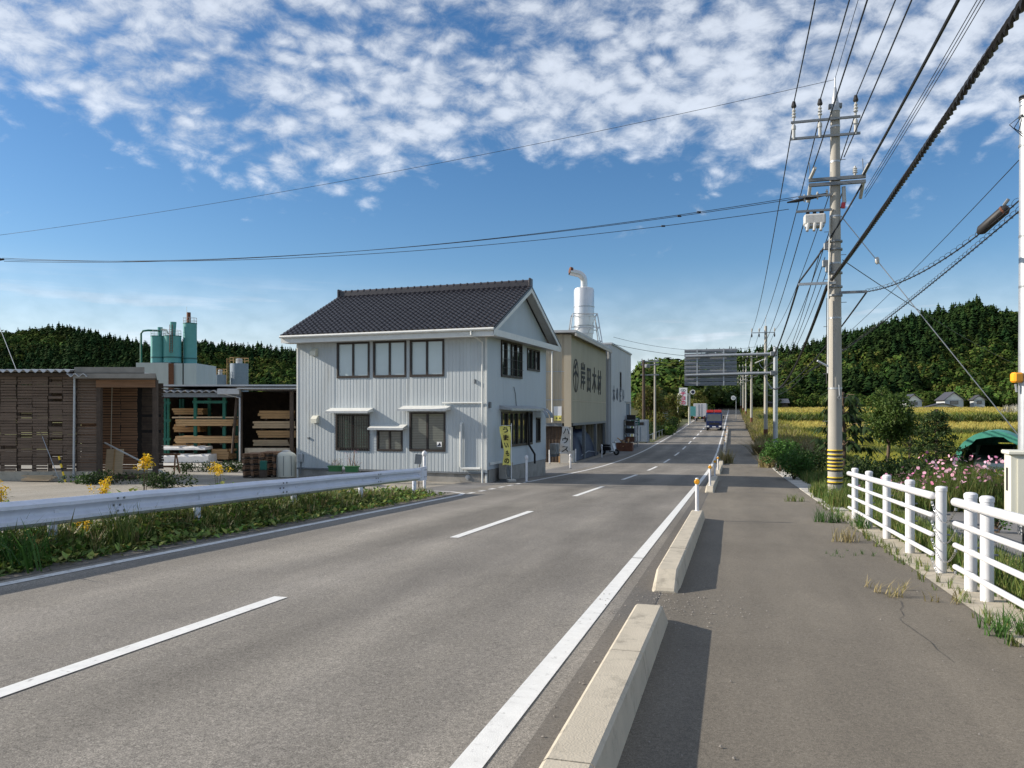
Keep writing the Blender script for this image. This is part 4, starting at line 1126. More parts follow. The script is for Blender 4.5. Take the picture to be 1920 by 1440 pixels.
def bundle(label, px0, px1, zb, zt, y, d):
    t_ = thing('wrapped_bundle', label, 'lumber', (-16, LY, LG)); r = random.Random(px0)
    mb = MB(); n = 14
    rows = []
    for i_ in range(n + 1):
        x = lx(px0) + (lx(px1) - lx(px0)) * i_ / n; w = r.uniform(-.03, .03)
        ring = [(x, y + w, zb), (x, y - .02 + w, zt - .08 + w), (x, y + .1, zt + r.uniform(-.03, .04)), (x, y + d - .1, zt + r.uniform(-.03, .04)), (x, y + d, zb)]
        o = len(mb.v); mb.v += ring; rows.append(o)
    for a, b in zip(rows[:-1], rows[1:]):
        for k_ in range(4): mb.f.append((a + k_, b + k_, b + k_ + 1, a + k_ + 1))
    mb.f += [tuple(range(rows[0], rows[0] + 5)), tuple(range(rows[-1], rows[-1] + 5))[::-1]]
    mb.build('plastic_sheet', 'wrap', t_, smooth=30)
    for f in (.12, .5, .86): MB().bx(lx(px0) + (lx(px1) - lx(px0)) * f, lx(px0) + (lx(px1) - lx(px0)) * f + .03, y - .06, y + d, zt - .02, zt + .05).build('strap', 'sign_white', t_)
    return t_
bundle('long white wrapped timber bundle lying on another, in the yard', 292, 392, .82, 1.0, -.6, 1.2)
bundle('white wrapped timber bundle lowest in front of the rack', 316, 405, .12, .55, -1.2, 1.4)

# ------------------------------------------------------------------ small yard things
def stack_of_pallets(label, p, w, h, n, rot=0):
    t_ = thing('pallet_stack', label, 'pallets', p, rot); hh = h / n
    for i_ in range(n):
        mb = MB(); z = i_ * hh; j = random.uniform(-.03, .03)
        for k_ in range(5): mb.bx(-w / 2 + j, w / 2 + j, -.5 + k_ * .22, -.5 + k_ * .22 + .12, z + hh * .62, z + hh * .97)
        for k_ in (-.45, 0, .45): mb.bx(k_ * w - .05 + j, k_ * w + .05 + j, -.5, .5, z, z + hh * .6)
        mb.build('pallet', 'wood_brown' if i_ % 3 else 'wood_dark', t_)
    return t_
stack_of_pallets('stack of thin dark brown pallets left of the house', on(480, 31.5), .72, .95, 12)
stack_of_pallets('stack of brown pallets closest to the house wall', on(508, 32.0), .62, 1.0, 11)
MB_ = MB(); MB_.cbox((0, 0, .18), (.24, .2, .36), .02)
t_ = thing('green_box', 'small green box in front of the pallet stacks', 'box', on(494, 30.8) + Vector((0, 0, .3))); MB_.build('shell', 'green_paint', t_); MB().bx(-.12, .12, -.1, .1, -.3, 0).build('foot', 'wood_dark', t_)
t_ = thing('covered_drum', 'pale tarpaulin covered drum standing against the house', 'drum', on(537, 31.8))
MB().lathe([(.40, 0), (.41, .5), (.39, .85), (.33, .93), (.2, 1.0)], (0, 0, 0), 18).build('cover', 'cabinet', t_, smooth=40)
MB().lathe([(.18, .98), (.16, 1.05), (.05, 1.08)], (0, 0, 0), 12).build('lid', 'banner_grey', t_, smooth=True)
for k_ in range(3): mb = MB(); mb.tube([(-.3 + .3 * k_, -.41 + .09 * abs(k_ - 1), .05), (-.28 + .28 * k_, -.42 + .1 * abs(k_ - 1), .85)], .012, 5); mb.build('rope', 'galv_dark', t_)
t_ = thing('plywood_sheet', 'pale plywood sheet leaning in the shed opening', 'board', on(214, 28.6))
MB().box((0, 0, .55), (.62, .03, 1.1), Matrix.Rotation(R(-9), 3, 'X')).build('sheet', 'lumber_pale', t_)
MB().box((0, -.02, .55), (.05, .03, 1.1), Matrix.Rotation(R(-9), 3, 'X')).build('batten', 'lumber', t_)
t_ = thing('saw_horse', 'wooden trestle with boards at the shed corner', 'trestle', on(312, 33))
for xx in (-.4, .4):
    for yy in (-.2, .2): mb = MB(); mb.tube([(xx * 1.1, yy * 1.4, 0), (xx, yy * .3, .78)], .035, 5); mb.build('leg', 'wood_brown', t_)
MB().bx(-.6, .55, -.1, .1, .78, .86).build('top_board', 'wood_brown', t_); MB().bx(-.5, .5, -.14, -.1, .3, .36).build('rail', 'wood_brown', t_)
t_ = thing('board_pile', 'low pile of pale boards on the ground before the slatted shed', 'boards', on(72, 27.0))
for k_ in range(5): MB().box((random.uniform(-.15, .15), -.1 + .06 * k_, .03 + .035 * k_), (1.0, .14, .03), rz(random.uniform(-.15, .15))).build('board', 'lumber_pale', t_)
for k_ in range(4):
    t_ = thing('log', ('short log lying nearest the shed post', 'short log beside the trestle', 'thin log on the weeds by the shed', 'log leaning over the weed pile')[k_], 'log', on(238 + 22 * k_, 28.5 + .6 * k_) + Vector((0, 0, .1)), .5 * k_)
    MB().tube([(-.4, 0, 0), (.4, 0, 0)], .09, 10).build('bark', 'bark', t_, smooth=True); MB().tube([(.4, 0, 0), (.405, 0, 0)], .08, 10).build('cut_end', 'lumber', t_)
t_ = thing('white_plank', 'long pale plank leaning down from the shed', 'plank', on(225, 28.2)); MB().box((.6, 0, .75), (2.6, .06, .04), Matrix.Rotation(R(27), 3, 'Y')).build('plank', 'banner_grey', t_)

# ------------------------------------------------------------------ silo plant far behind
PY = 130.0
pg = gz(*at(312, 720, PY).xy)
plant = thing('silo_plant', 'pale block with three teal silos on its roof behind the yard', 'silo plant', (*at(312, 720, PY).xy, pg))
def qx(px): return (px - 312) / F * PY
def qz(py): return EYE + (772 - py) / F * PY - pg
MB().bx(qx(255), qx(318), 0, 9, 0, qz(680)).build('left_block', 'greywhite', plant)
MB().bx(qx(318) + .02, qx(367), .3, 9, 0, qz(681)).build('right_block', 'siding_side', plant)
MB().bx(qx(316), qx(326), -.05, .0, 0, qz(681)).build('rust_streak', 'rust', plant)
def tank(x, r, zb, zt, y):
    mb = MB(); mb.tube([(x, y, zb), (x, y, zt)], r, 24); t_ = mb.build('tank', 'teal', plant, smooth=30)
    mb = MB(); mb.tube([(x, y, zb + .75), (x, y, zb + 1.0)], r + .02, 24); mb.build('band', 'teal_dark', t_, smooth=30)
    mb = MB(); mb.tube([(x, y, zt), (x, y, zt + .12)], r + .04, 24); mb.build('rim', 'teal_dark', t_, smooth=30)
    n = 10
    for zz in (.5, 1.0):
        mb = MB(); mb.tube([(x + r * math.cos(2 * math.pi * k_ / n), y + r * math.sin(2 * math.pi * k_ / n), zt + zz) for k_ in range(n + 1)], .03, 4); mb.build('handrail', 'galv', t_)
    for k_ in range(n): mb = MB(); mb.tube([(x + r * math.cos(2 * math.pi * k_ / n), y + r * math.sin(2 * math.pi * k_ / n), zt), (x + r * math.cos(2 * math.pi * k_ / n), y + r * math.sin(2 * math.pi * k_ / n), zt + 1.0)], .025, 4); mb.build('stanchion', 'galv', t_)
    return t_
tank(qx(285.5), 1.18, qz(679), qz(629), 2.2); tank(qx(314), 1.4, qz(679), qz(629), 1.9); tank(qx(340.5), 1.1, qz(680), qz(603), 3.4)
mb = MB(); mb.tube([(qx(258), 1.2, 0), (qx(258), 1.2, qz(624)), (qx(262), 1.2, qz(619)), (qx(272), 1.2, qz(618)), (qx(290), 1.8, qz(618))], .17, 10); mb.build('feed_pipe', 'green_paint', plant, smooth=True)
mb = MB(); mb.tube([(qx(289), 2.2, qz(629)), (qx(289), 2.2, qz(611))], [.3, .42], 12); mb.build('filter_head', 'teal', plant, smooth=30)
mb = MB(); mb.tube([(qx(314), 2.2, qz(629)), (qx(314), 2.2, qz(601))], [.36, .52], 12); mb.build('filter_head', 'teal', plant, smooth=30)
mb = MB(); mb.tube([(qx(292), 2.0, qz(615)), (qx(302), 2.0, qz(616)), (qx(306), 2.0, qz(624))], .14, 8); mb.build('link_pipe', 'cabinet', plant, smooth=True)
mb = MB(); mb.tube([(qx(338), 3.4, qz(602)), (qx(338), 3.4, qz(581))], .33, 12); mb.build('stack', 'rust', plant, smooth=30)
mb = MB(); mb.tube([(qx(334), 3.4, qz(602)), (qx(334), 3.4, qz(570))], .03, 4); mb.build('aerial', 'galv', plant)
for xx in (316, 321): mb = MB(); mb.tube([(qx(xx), .45, qz(660)), (qx(xx), .45, qz(608))], .05, 4); mb.build('ladder_stile', 'rust', plant)
for k_ in range(16): mb = MB(); z = qz(660) + k_ * .29; mb.tube([(qx(316), .45, z), (qx(321), .45, z)], .03, 4); mb.build('rung', 'rust', plant)
mb = MB(); mb.tube([(qx(342), .28, qz(681)), (qx(342), .28, 0)], .1, 6); mb.build('downpipe', 'black', plant)
def small_silo(label, px0, px1, py0, py1, Y):
    p = at((px0 + px1) / 2, 720, Y); t_ = thing('small_silo', label, 'silo', (p.x, Y, gz(p.x, Y))); w = (px1 - px0) / F * Y; g0 = gz(p.x, Y)
    zt = EYE + (772 - py0) / F * Y - g0
    mb = MB(); mb.tube([(0, 0, 0), (0, 0, zt)], w / 2, 20); mb.build('tank', 'bluegrey', t_, smooth=30)
    MB().lathe([(w * .18, zt), (w * .18, zt + .9), (w * .1, zt + 1.0)], (0, 0, 0), 10).build('filter_head', 'galv', t_)
    for zz in (.6, 1.1): mb = MB(); mb.tube([(w * .52 * math.cos(k_ * .628), w * .52 * math.sin(k_ * .628), zt + zz) for k_ in range(11)], .03, 4); mb.build('handrail', 'lumber', t_)
    for k_ in range(10): mb = MB(); mb.tube([(w * .52 * math.cos(k_ * .628), w * .52 * math.sin(k_ * .628), zt), (w * .52 * math.cos(k_ * .628), w * .52 * math.sin(k_ * .628), zt + 1.1)], .028, 4); mb.build('stanchion', 'lumber', t_)
    for xx in (-.62, -.55): mb = MB(); mb.tube([(xx * w, -.2 * w, 0), (xx * w, -.2 * w, zt + 1.0)], .035, 4); mb.build('ladder_stile', 'lumber', t_)
small_silo('blue grey silo with yellow railings at the forest edge', 432, 465, 682, 716, 150)
small_silo('lower dark silo beside the railed silo', 402, 424, 703, 716, 148)
small_silo('distant thin silo with yellow platform right of the teal silos', 352, 362, 668, 690, 160)

# ------------------------------------------------------------------ kerb islands with delineator posts
def kerb(label, s0, s1, pieces, posts=(), wear=0):
    base = rp(-.68, s0); k_ = thing('kerb_island', label, 'kerb', base, -A)
    def sec(s, top, bot):            # cross-section at s: bottom left, top left, top right, bottom right
        z = z0(s) - base.z
        return [(-.15, s - s0, z - .05), (-.15 + .035, s - s0, z + top - .015), (-.15 + .055, s - s0, z + top), (.095, s - s0, z + top), (.115, s - s0, z + top - .015), (.15, s - s0, z - .05)]
    L_ = (s1 - s0) / pieces
    for i_ in range(pieces):
        a, b = s0 + i_ * L_ + .006, s0 + (i_ + 1) * L_ - .006
        mb = MB(); rings = []
        ss = [a, (a + b) / 2, b]; h = .2 + random.uniform(-.004, .004)
        tops = [h, h, h]
        if i_ == 0: ss = [a, a + .02, a + .34, b]; tops = [.02, .05, h, h]
        if i_ == pieces - 1: ss = ss[:-1] + [b - .34, b - .02, b]; tops = tops[:-1] + [h, .05, .02]
        for s_, tp in zip(ss, tops):
            rings.append(len(mb.v)); mb.v += sec(s_, tp, 0)
        for p, q in zip(rings[:-1], rings[1:]):
            for j in range(5): mb.f.append((p + j, p + j + 1, q + j + 1, q + j))
        mb.f += [tuple(range(rings[0], rings[0] + 6)), tuple(range(rings[-1], rings[-1] + 6))[::-1]]
        mb.build('kerb_stone', 'concrete', k_)
    return k_
def delineator(label, s, t=-.68, h=.66, dz=.2):
    d = thing('delineator_post', label, 'road post', rp(t, s, dz - .02), -A)
    MB().lathe([(.036, 0), (.036, h), (.03, h + .012), (.01, h + .02)], (0, 0, 0), 14).build('tube', 'white_paint', d, smooth=40)
    MB().lathe([(.06, 0), (.06, .012), (.04, .03)], (0, 0, 0), 14).build('base_plate', 'white_paint', d)
    mb = MB(); mb.tube([(0, -.03, h - .055), (0, -.052, h - .055)], [.056, .056], 20); r_ = mb.build('reflector_rim', 'yellow', d, smooth=30)
    mb = MB(); mb.tube([(0, -.052, h - .055), (0, -.060, h - .055)], [.046, .038], 20); mb.build('reflector', 'orange', r_, smooth=30)
    return d
kerb('long concrete kerb at the bottom of the picture', -6.0, 7.05, 7)
kerb('concrete kerb carrying one white post at its far end', 8.3, 16.6, 4)
kerb('concrete kerb starting beyond the first gap, two posts', 25.0, 33.2, 4)
kerb('concrete kerb in the sun band after the house shadow', 39.0, 47.0, 4)
kerb('kerb overgrown with dry grass before the sign pole', 50.0, 66.0, 8)
kerb('distant kerb run along the far footway', 70.0, 120.0, 25)
delineator('white post with orange reflector nearest the camera', 16.1)
delineator('second white reflector post from the camera', 25.5)
delineator('third white reflector post, at the far kerb end', 32.6)
delineator('fourth white reflector post in the sun band', 39.5)
for i_, s_ in enumerate((73, 83, 93, 103, 113)):
    delineator('small distant reflector post, %s beyond the sign pole' % ('first', 'second', 'third', 'fourth', 'fifth')[i_], s_)

# ------------------------------------------------------------------ white pipe fences
def fence(label, slist, s_from, s_to, t=2.47, joint=()):
    base = rp(t, slist[0]); f = thing('pipe_fence', label, 'fence', base, -A)
    for s_ in slist:
        z = z0(s_) - base.z
        o = MB().lathe([(.062, -.1), (.062, 1.0), (.068, 1.005), (.068, 1.045), (.05, 1.062), (.015, 1.068)], (0, s_ - slist[0], z), 18).build('post', 'white_paint', f, smooth=40)
        for h in (.47, .72): mb = MB(); mb.tube([(.06, s_ - slist[0], z + h), (.10, s_ - slist[0], z + h)], .012, 6); mb.build('bolt', 'galv_dark', o)
    for h, r in ((.94, .048), (.70, .030), (.46, .030), (.22, .030)):
        P = []
        n = 6
        for i_ in range(n + 1):
            s_ = s_from + (s_to - s_from) * i_ / n; P.append((-.085, s_ - slist[0], z0(s_) - base.z + h))
        d0 = (Vector(P[0]) - Vector(P[1])).normalized(); d1 = (Vector(P[-1]) - Vector(P[-2])).normalized()
        P = [Vector(P[0]) + d0 * .03, Vector(P[0]) + d0 * .02] + P + [Vector(P[-1]) + d1 * .02, Vector(P[-1]) + d1 * .03]
        rs = [r * .35, r * .8] + [r] * (n + 1) + [r * .8, r * .35]
        ra = MB().tube(P, rs, 14).build('rail', 'white_paint', f, smooth=40)
        for s_ in slist[1::2]:
            q = Vector((-.085, s_ - slist[0] + .12, z0(s_ + .12) - base.z + h)); mb = MB(); mb.tube([q - Vector((0, .05, 0)), q + Vector((0, .05, 0))], r + .004, 14); mb.build('sleeve', 'white_paint', ra, smooth=40)
    return f
fence('white pipe fence with five posts left of the gap', [10.7, 12.46, 14.22, 15.98, 17.74], 10.78, 17.98)
fence('white pipe fence running out of the picture at the right', [9.46, 8.9, 7.1, 5.3, 3.5, 1.7], 9.72, 1.2)
def chain(label, p0, p1, sag):
    c = thing('chain', label, 'chain', p0); n = 22; mb = MB(); pts = []
    for i_ in range(n + 1):
        f = i_ / n; q = (Vector(p1) - Vector(p0)) * f; q.z -= sag * 4 * f * (1 - f); pts.append(q)
    for i_ in range(n):
        a, b = pts[i_], pts[i_ + 1]; d = (b - a); ln = d.length; d.normalize()
        sd_ = d.cross(Z_ if i_ % 2 else Vector((.3, 1, .2))).normalized()
        ring = [a + d * (ln * .5) + d * (ln * .62) * math.cos(k2 * math.pi / 4) + sd_ * .011 * math.sin(k2 * math.pi / 4) for k2 in range(9)]
        mb.tube(ring, .0032, 5, caps=False)
    mb.build('links', 'chrome', c)
    for q in (pts[0], pts[-1]): MB().box(q, (.02, .02, .03)).build('hook', 'galv', c)
for i_, h in enumerate((.86, .62, .40, .16)):
    chain('%s steel chain closing the gap between the white fences' % ('top', 'second', 'third', 'lowest')[i_], rp(2.385, 10.78, h), rp(2.385, 9.7, h), .2)

# ------------------------------------------------------------------ guard rail at the left
gr = thing('guard_rail', 'long dented white steel guard rail along the weedy verge', 'guard rail', rp(-8.62, 7), -A)
gb = rp(-8.62, 7)
prof = [(.0, .0), (.03, .03), (.075, .055), (.075, .10), (.02, .135), (.0, .16), (.0, .19), (.02, .215), (.075, .25), (.075, .295), (.03, .325), (.0, .35)]
def beam(s0, s1):
    mb = MB(); n = 6; rr = []
    for i_ in range(n + 1):
        s_ = s0 + (s1 - s0) * i_ / n; w = .004 * math.sin(s_ * 2.1)
        rr.append(len(mb.v))
        for (d, h) in prof: mb.v.append((.07 + d + w, s_ - 7, z0(s_) - gb.z + .41 + h + w))
        for (d, h) in prof[::-1]: mb.v.append((.064 + d + w, s_ - 7, z0(s_) - gb.z + .41 + h + w))
    m = 2 * len(prof)
    for a, b in zip(rr[:-1], rr[1:]):
        for j in range(m): mb.f.append((a + j, a + (j + 1) % m, b + (j + 1) % m, b + j))
    mb.f += [tuple(range(rr[0], rr[0] + m))[::-1], tuple(range(rr[-1], rr[-1] + m))]
    return mb.build('beam', 'rail', gr, smooth=50)
s_ = -8.0
while s_ < 20.5:
    b_ = beam(s_, min(s_ + 4.3, 20.7))
    for ds in (.08, .2):
        for h in (.1, .175, .28):
            q = Vector((.145 if h != .175 else .075, s_ + ds - 7, z0(s_ + ds) - gb.z + .41 + h)); mb = MB(); mb.tube([q, q + Vector((.014, 0, 0))], .016, 8); mb.build('bolt', 'galv_dark', b_)
    s_ += 4.3
e = MB(); zz = z0(20.9) - gb.z
e.prism([(.05, 13.62, zz + .40), (.05, 14.25, zz + .38), (.05, 14.25, zz + .78), (.05, 13.62, zz + .77)], (.03, 0, 0)); en = e.build('end_plate', 'rail', gr)
for a in (13.72, 13.82, 14.08, 14.18):
    for h in (.48, .68): mb = MB(); mb.tube([(.08, a, zz + h), (.092, a, zz + h)], .014, 8); mb.build('bolt', 'galv_dark', en)
for s_ in (-6.6, -2.6, 1.4, 5.2, 8.3, 11.2, 14.2, 17.2, 20.5):
    z = z0(s_) - gb.z
    MB().lathe([(.058, -.3), (.058, .66), (.05, .68), (.02, .69)], (0, s_ - 7, z), 14).build('post', 'rail', gr, smooth=40)
    MB().bx(.05, .075, s_ - 7 - .04, s_ - 7 + .04, z + .48, z + .7).build('bracket', 'rail', gr)

# ------------------------------------------------------------------ bollards and small signs by the house
def bollard(label, p, h=.85, ball=True, mat='white_paint', r=.045):
    b = thing('bollard', label, 'bollard', p)
    MB().lathe([(r, 0), (r, h), (r * .8, h + .02)], (0, 0, 0), 14).build('tube', mat, b, smooth=40)
    MB().lathe([(r * 1.5, 0), (r * 1.5, .015), (r * 1.1, .03)], (0, 0, 0), 14).build('base_plate', 'galv_dark', b)
    if ball: MB().lathe([(r * .7, h), (r * 1.5, h + .05), (r * 1.65, h + .1), (r * 1.3, h + .16), (r * .4, h + .19)], (0, 0, 0), 14).build('head', mat, b, smooth=True)
    else: MB().lathe([(r * 1.06, h * .7), (r * 1.06, h * .82)], (0, 0, 0), 14).build('reflective_band', 'sign_white', b)
    return b
bollard('white bollard with knob head at the house corner', hl(1.25, .9), .82)
bollard('white round headed post behind the guard rail end', on(796, 24.5), 1.02, r=.05)
bollard('white bollard on the forecourt of the beige works', rp(-9.9, 50.6), .85, False)
bollard('pale bollard nearest the works pier', rp(-11.0, 47.8), .85, False)
bollard('orange bollard beside the grey banner', rp(-10.6, 48.9), .9, False, 'lumber')
bollard('small white headed marker post at the works kerb', rp(-9.2, 57), .8)
bollard('small marker post with white head by the road edge line', rp(-8.6, 42.5), .62)
bollard('rusty marker post with a round collar beyond the house', rp(-9.1, 38.2), .75, False, 'rust')
bollard('white marker post near the green sign', rp(-9.0, 86), .9)
t_ = thing('leaning_sign', 'small dark board on a stake behind the guard rail', 'sign', on(785, 25.5), R(4))
MB().tube([(0, 0, 0), (0.02, 0, .75)], .018, 6).build('stake', 'wood_dark', t_); MB().box((-.01, -.02, .92), (.22, .02, .32), Matrix.Rotation(R(5), 3, 'Y')).build('board', 'galv_dark', t_)

# planters under the front windows
for i_, (px, lb) in enumerate(((629, 'green oblong planter with upright stems under the first window'), (660, 'green planter with thin flowering twigs under the window'))):
    p = on(px, 29.6 - .3 * i_); t_ = thing('planter', lb, 'planter', p)
    mb = MB(); mb.prism([(-.22, -.12, .32), (.22, -.12, .32), (.25, -.14, .52), (-.25, -.14, .52)], (0, .26, 0)); mb.build('trough', 'green_pot', t_); MB().bx(-.27, .27, -.16, .14, .50, .54).build('rim', 'green_pot', t_)
    MB().bx(-.3, .3, -.15, .15, 0, .32).build('block', 'concrete_dark', t_)
    r = np.random.default_rng(i_)
    mb = MB()
    for k_ in range(14):
        a = Vector((r.uniform(-.2, .2), 0, .5)); b = a + Vector((r.normal(0, .12), r.normal(0, .08), r.uniform(.15, .35 if i_ == 0 else .65))); mb.tube([a, b], [.008, .004], 4)
    mb.build('stems', 'terracotta', t_)
    n = 60; pos = np.stack([r.uniform(-.28, .28, n), r.uniform(-.12, .12, n), r.uniform(.55, .8 if i_ == 0 else 1.15, n)], 1)
    join_scatter('leaves', [leaf(1, .6)], pos, r.uniform(.03, .06, n), r.uniform(0, 6.28, n), LEAF['cosmos'] if i_ else LEAF['dry'], t_, tilt=r.uniform(-.5, 1, n), tint=np.full((n, 3), .8))

# banners
def banner(label, p, w, h, zb, mat, text, ink, bend, rot):
    b = thing('banner', label, 'banner', p, rot)
    MB().tube([(w / 2 + .03, 0, 0), (w / 2 + .03, 0, zb + h + .12)], .014, 8).build('pole', 'sign_white', b)
    MB().tube([(-w / 2, 0, zb + h + .04), (w / 2 + .05, 0, zb + h + .04)], .008, 6).build('top_rod', 'sign_white', b)
    MB().cbox((w / 2 + .03, 0, .05), (.3, .3, .1), .02).build('weight', 'concrete_pale', b)
    mb = MB(); nx, nz = 8, 26
    def sh(u, v): return Vector((-w / 2 + u * w + bend * .5 * math.sin(v * 5.0) * (1 - u) + bend * (1 - v) * (1 - u) * .4, .05 * math.sin(u * 5 + v * 9) + .03 * math.sin(v * 14), zb + v * h + .05 * (1 - u) * math.sin(u * 3)))
    for j in range(nz + 1):
        for i2 in range(nx + 1): mb.v.append(tuple(sh(i2 / nx, j / nz)))
    for j in range(nz):
        for i2 in range(nx): a = j * (nx + 1) + i2; mb.f.append((a, a + 1, a + nx + 2, a + nx + 1))
    cl = mb.build('cloth', mat, b, smooth=True)
    n = len(text)
    for i2, ch in enumerate(text):
        me = text_mesh(ch, h / n * .82, .001, .008); co = np.empty(len(me.vertices) * 3, np.float32); me.vertices.foreach_get('co', co); co = co.reshape(-1, 3); out = []
        for q in co:
            u = .5 + q[0] / w; v = 1 - (i2 + .5) / n + q[1] / h; pnt = sh(u, v); out.append((pnt.x, pnt.y - .012 + q[2], pnt.z))
        me.vertices.foreach_set('co', np.array(out, np.float32).ravel()); me.update(); link('lettering', me, ink, cl)
    return b
banner('yellow banner with dark lettering in front of the shop window', hl(.5, .72), .36, 1.45, .62, 'banner_yellow', 'うまいもの', 'ink', .12, -HA + R(35))
banner('pale grey banner with dark lettering before the works opening', rp(-10.4, 49.9), .6, 1.75, .55, 'banner_grey', 'ハウス', 'ink', -.14, -A + R(30))

# clutter on the works forecourt
t_ = thing('storage_box', 'tall blue grey storage locker with a dark slot on the forecourt', 'locker', on(1202, 82.5), -A)
MB().cbox((0, 0, 1.25), (1.5, 1.3, 2.3), .03).build('body', 'bluegrey', t_); MB().bx(-.25, .35, -.665, -.655, 1.85, 2.15).build('slot', 'black', t_)
MB().bx(-.7, -.05, -.668, -.652, .2, 1.7).build('door', 'bluegrey', t_)
for xx in (-.6, .6): MB().bx(xx - .08, xx + .08, -.5, .5, -.05, .1).build('skid', 'galv_dark', t_)
t_ = thing('steel_shelf', 'dark steel shelf loaded with boxes beside the locker', 'shelf', rp(-9.2, 74.0), -A + R(90))
for xx in (-.9, .9):
    for yy in (-.5, .5): MB().bx(xx - .04, xx + .04, yy - .04, yy + .04, 0, 2.6).build('upright', 'galv_dark', t_)
for zz in (.5, 1.3, 2.0, 2.55): MB().bx(-.94, .94, -.52, .52, zz, zz + .06).build('shelf_board', 'galv_dark', t_)
for i_, (xx, zz, m) in enumerate(((-.5, .56, 'rust'), (.3, .56, 'wood_dark'), (-.4, 1.36, 'black'), (.4, 1.36, 'bluegrey'), (-.3, 2.06, 'wood_dark'), (.4, 2.61, 'black'))):
    t2 = thing('crate', ('rusty crate on the lowest shelf', 'wooden crate on the lowest shelf', 'black crate on the second shelf', 'blue grey crate on the second shelf', 'wooden crate on the third shelf', 'black crate on top of the shelf')[i_], 'crate', rp(-9.2, 74.0 + xx, zz), -A + R(90))
    MB().cbox((0, 0, .22), (.55, .8, .44), .02).build('box', m, t2); MB().bx(-.28, .28, -.408, -.40, .3, .34).build('rim', 'galv_dark', t2)
t_ = thing('scrap_bin', 'low brown bin filled with wood scraps by the grey works', 'bin', rp(-9.0, 68.2), -A)
mb = MB(); mb.bx(-.7, .7, -.5, -.46, 0, .7); mb.bx(-.7, .7, .46, .5, 0, .7); mb.bx(-.7, -.66, -.46, .46, 0, .7); mb.bx(.66, .7, -.46, .46, 0, .7); mb.build('wall', 'rust', t_)
for k_ in range(12): MB().box((random.uniform(-.5, .5), random.uniform(-.3, .3), random.uniform(.45, .95)), (random.uniform(.4, .8), .1, .06), Euler((random.uniform(-.5, .5), random.uniform(-.6, .6), random.uniform(0, 3))).to_matrix()).build('wood_scrap', ('wood_brown', 'lumber', 'terracotta')[k_ % 3], t_)
t_ = thing('covered_pile', 'navy tarpaulin over a pile in the works opening', 'tarpaulin', rp(-11.2, 57.0), -A)
mb = MB(); n = 12
for j in range(n + 1):
    for i2 in range(n + 1):
        u, v = i2 / n - .5, j / n - .5; mb.v.append((u * 2.0, v * 9.5, max(0, 2.1 * (1 - (abs(u) * 2) ** 3) * (1 - (abs(v) * 2) ** 5) + random.uniform(-.06, .06))))
for j in range(n):
    for i2 in range(n): a = j * (n + 1) + i2; mb.f.append((a, a + 1, a + n + 2, a + n + 1))
mb.build('sheet', 'tarp_blue', t_, smooth=30); mb = MB(); mb.tube([(1.0, -2.8, .3), (1.02, 0, .5), (1.0, 2.8, .3)], .02, 5); mb.build('rope', 'galv', t_)
# scooter
sc = thing('scooter', 'dark scooter with white front shield parked by the beige works', 'scooter', rp(-9.3, 61.5), -A + R(70))
for yy in (-.6, .6):
    w = MB().tube([(-.05, yy, .24), (.05, yy, .24)], .24, 18).build('wheel', 'tyre', sc, smooth=40); MB().tube([(-.055, yy, .24), (.055, yy, .24)], .12, 12).build('hub', 'galv', w)
MB().cbox((0, .3, .5), (.28, .8, .32), .08).build('body', 'black', sc); MB().cbox((0, .3, .76), (.26, .7, .14), .05).build('seat', 'black', sc)
MB().box((0, -.38, .62), (.36, .08, .66), Matrix.Rotation(R(-18), 3, 'X')).build('leg_shield', 'sign_white', sc); MB().bx(-.14, .14, -.35, .0, .26, .32).build('footboard', 'black', sc)
MB().tube([(-.32, -.42, 1.0), (0, -.48, .98), (.32, -.42, 1.0)], .018, 6).build('handlebar', 'black', sc); MB().lathe([(.02, .95), (.09, .98), (.09, 1.06), (.03, 1.1)], (0, -.5, 0), 12).build('headlamp', 'lamp', sc)
MB().tube([(0, -.5, .95), (0, -.6, .24)], .03, 6).build('fork', 'galv', sc)
# electrical boxes behind the house
t_ = thing('meter_stand', 'grey equipment box on a stand behind the house', 'equipment box', rp(-9.6, 36.6), -A)
MB().cbox((0, 0, .62), (.5, .4, .42), .02).build('box', 'galv', t_)
for xx in (-.2, .2): MB().bx(xx - .025, xx + .025, -.1, .1, 0, .42).build('leg', 'galv_dark', t_)
t_ = thing('stone_block', 'low grey block at the foot of the equipment box', 'block', rp(-9.3, 35.9), -A); MB().cbox((0, 0, .15), (.55, .35, .34), .04).build('body', 'concrete_dark', t_); MB().bx(-.2, .2, -.18, -.172, .08, .22).build('face_plate', 'black', t_)

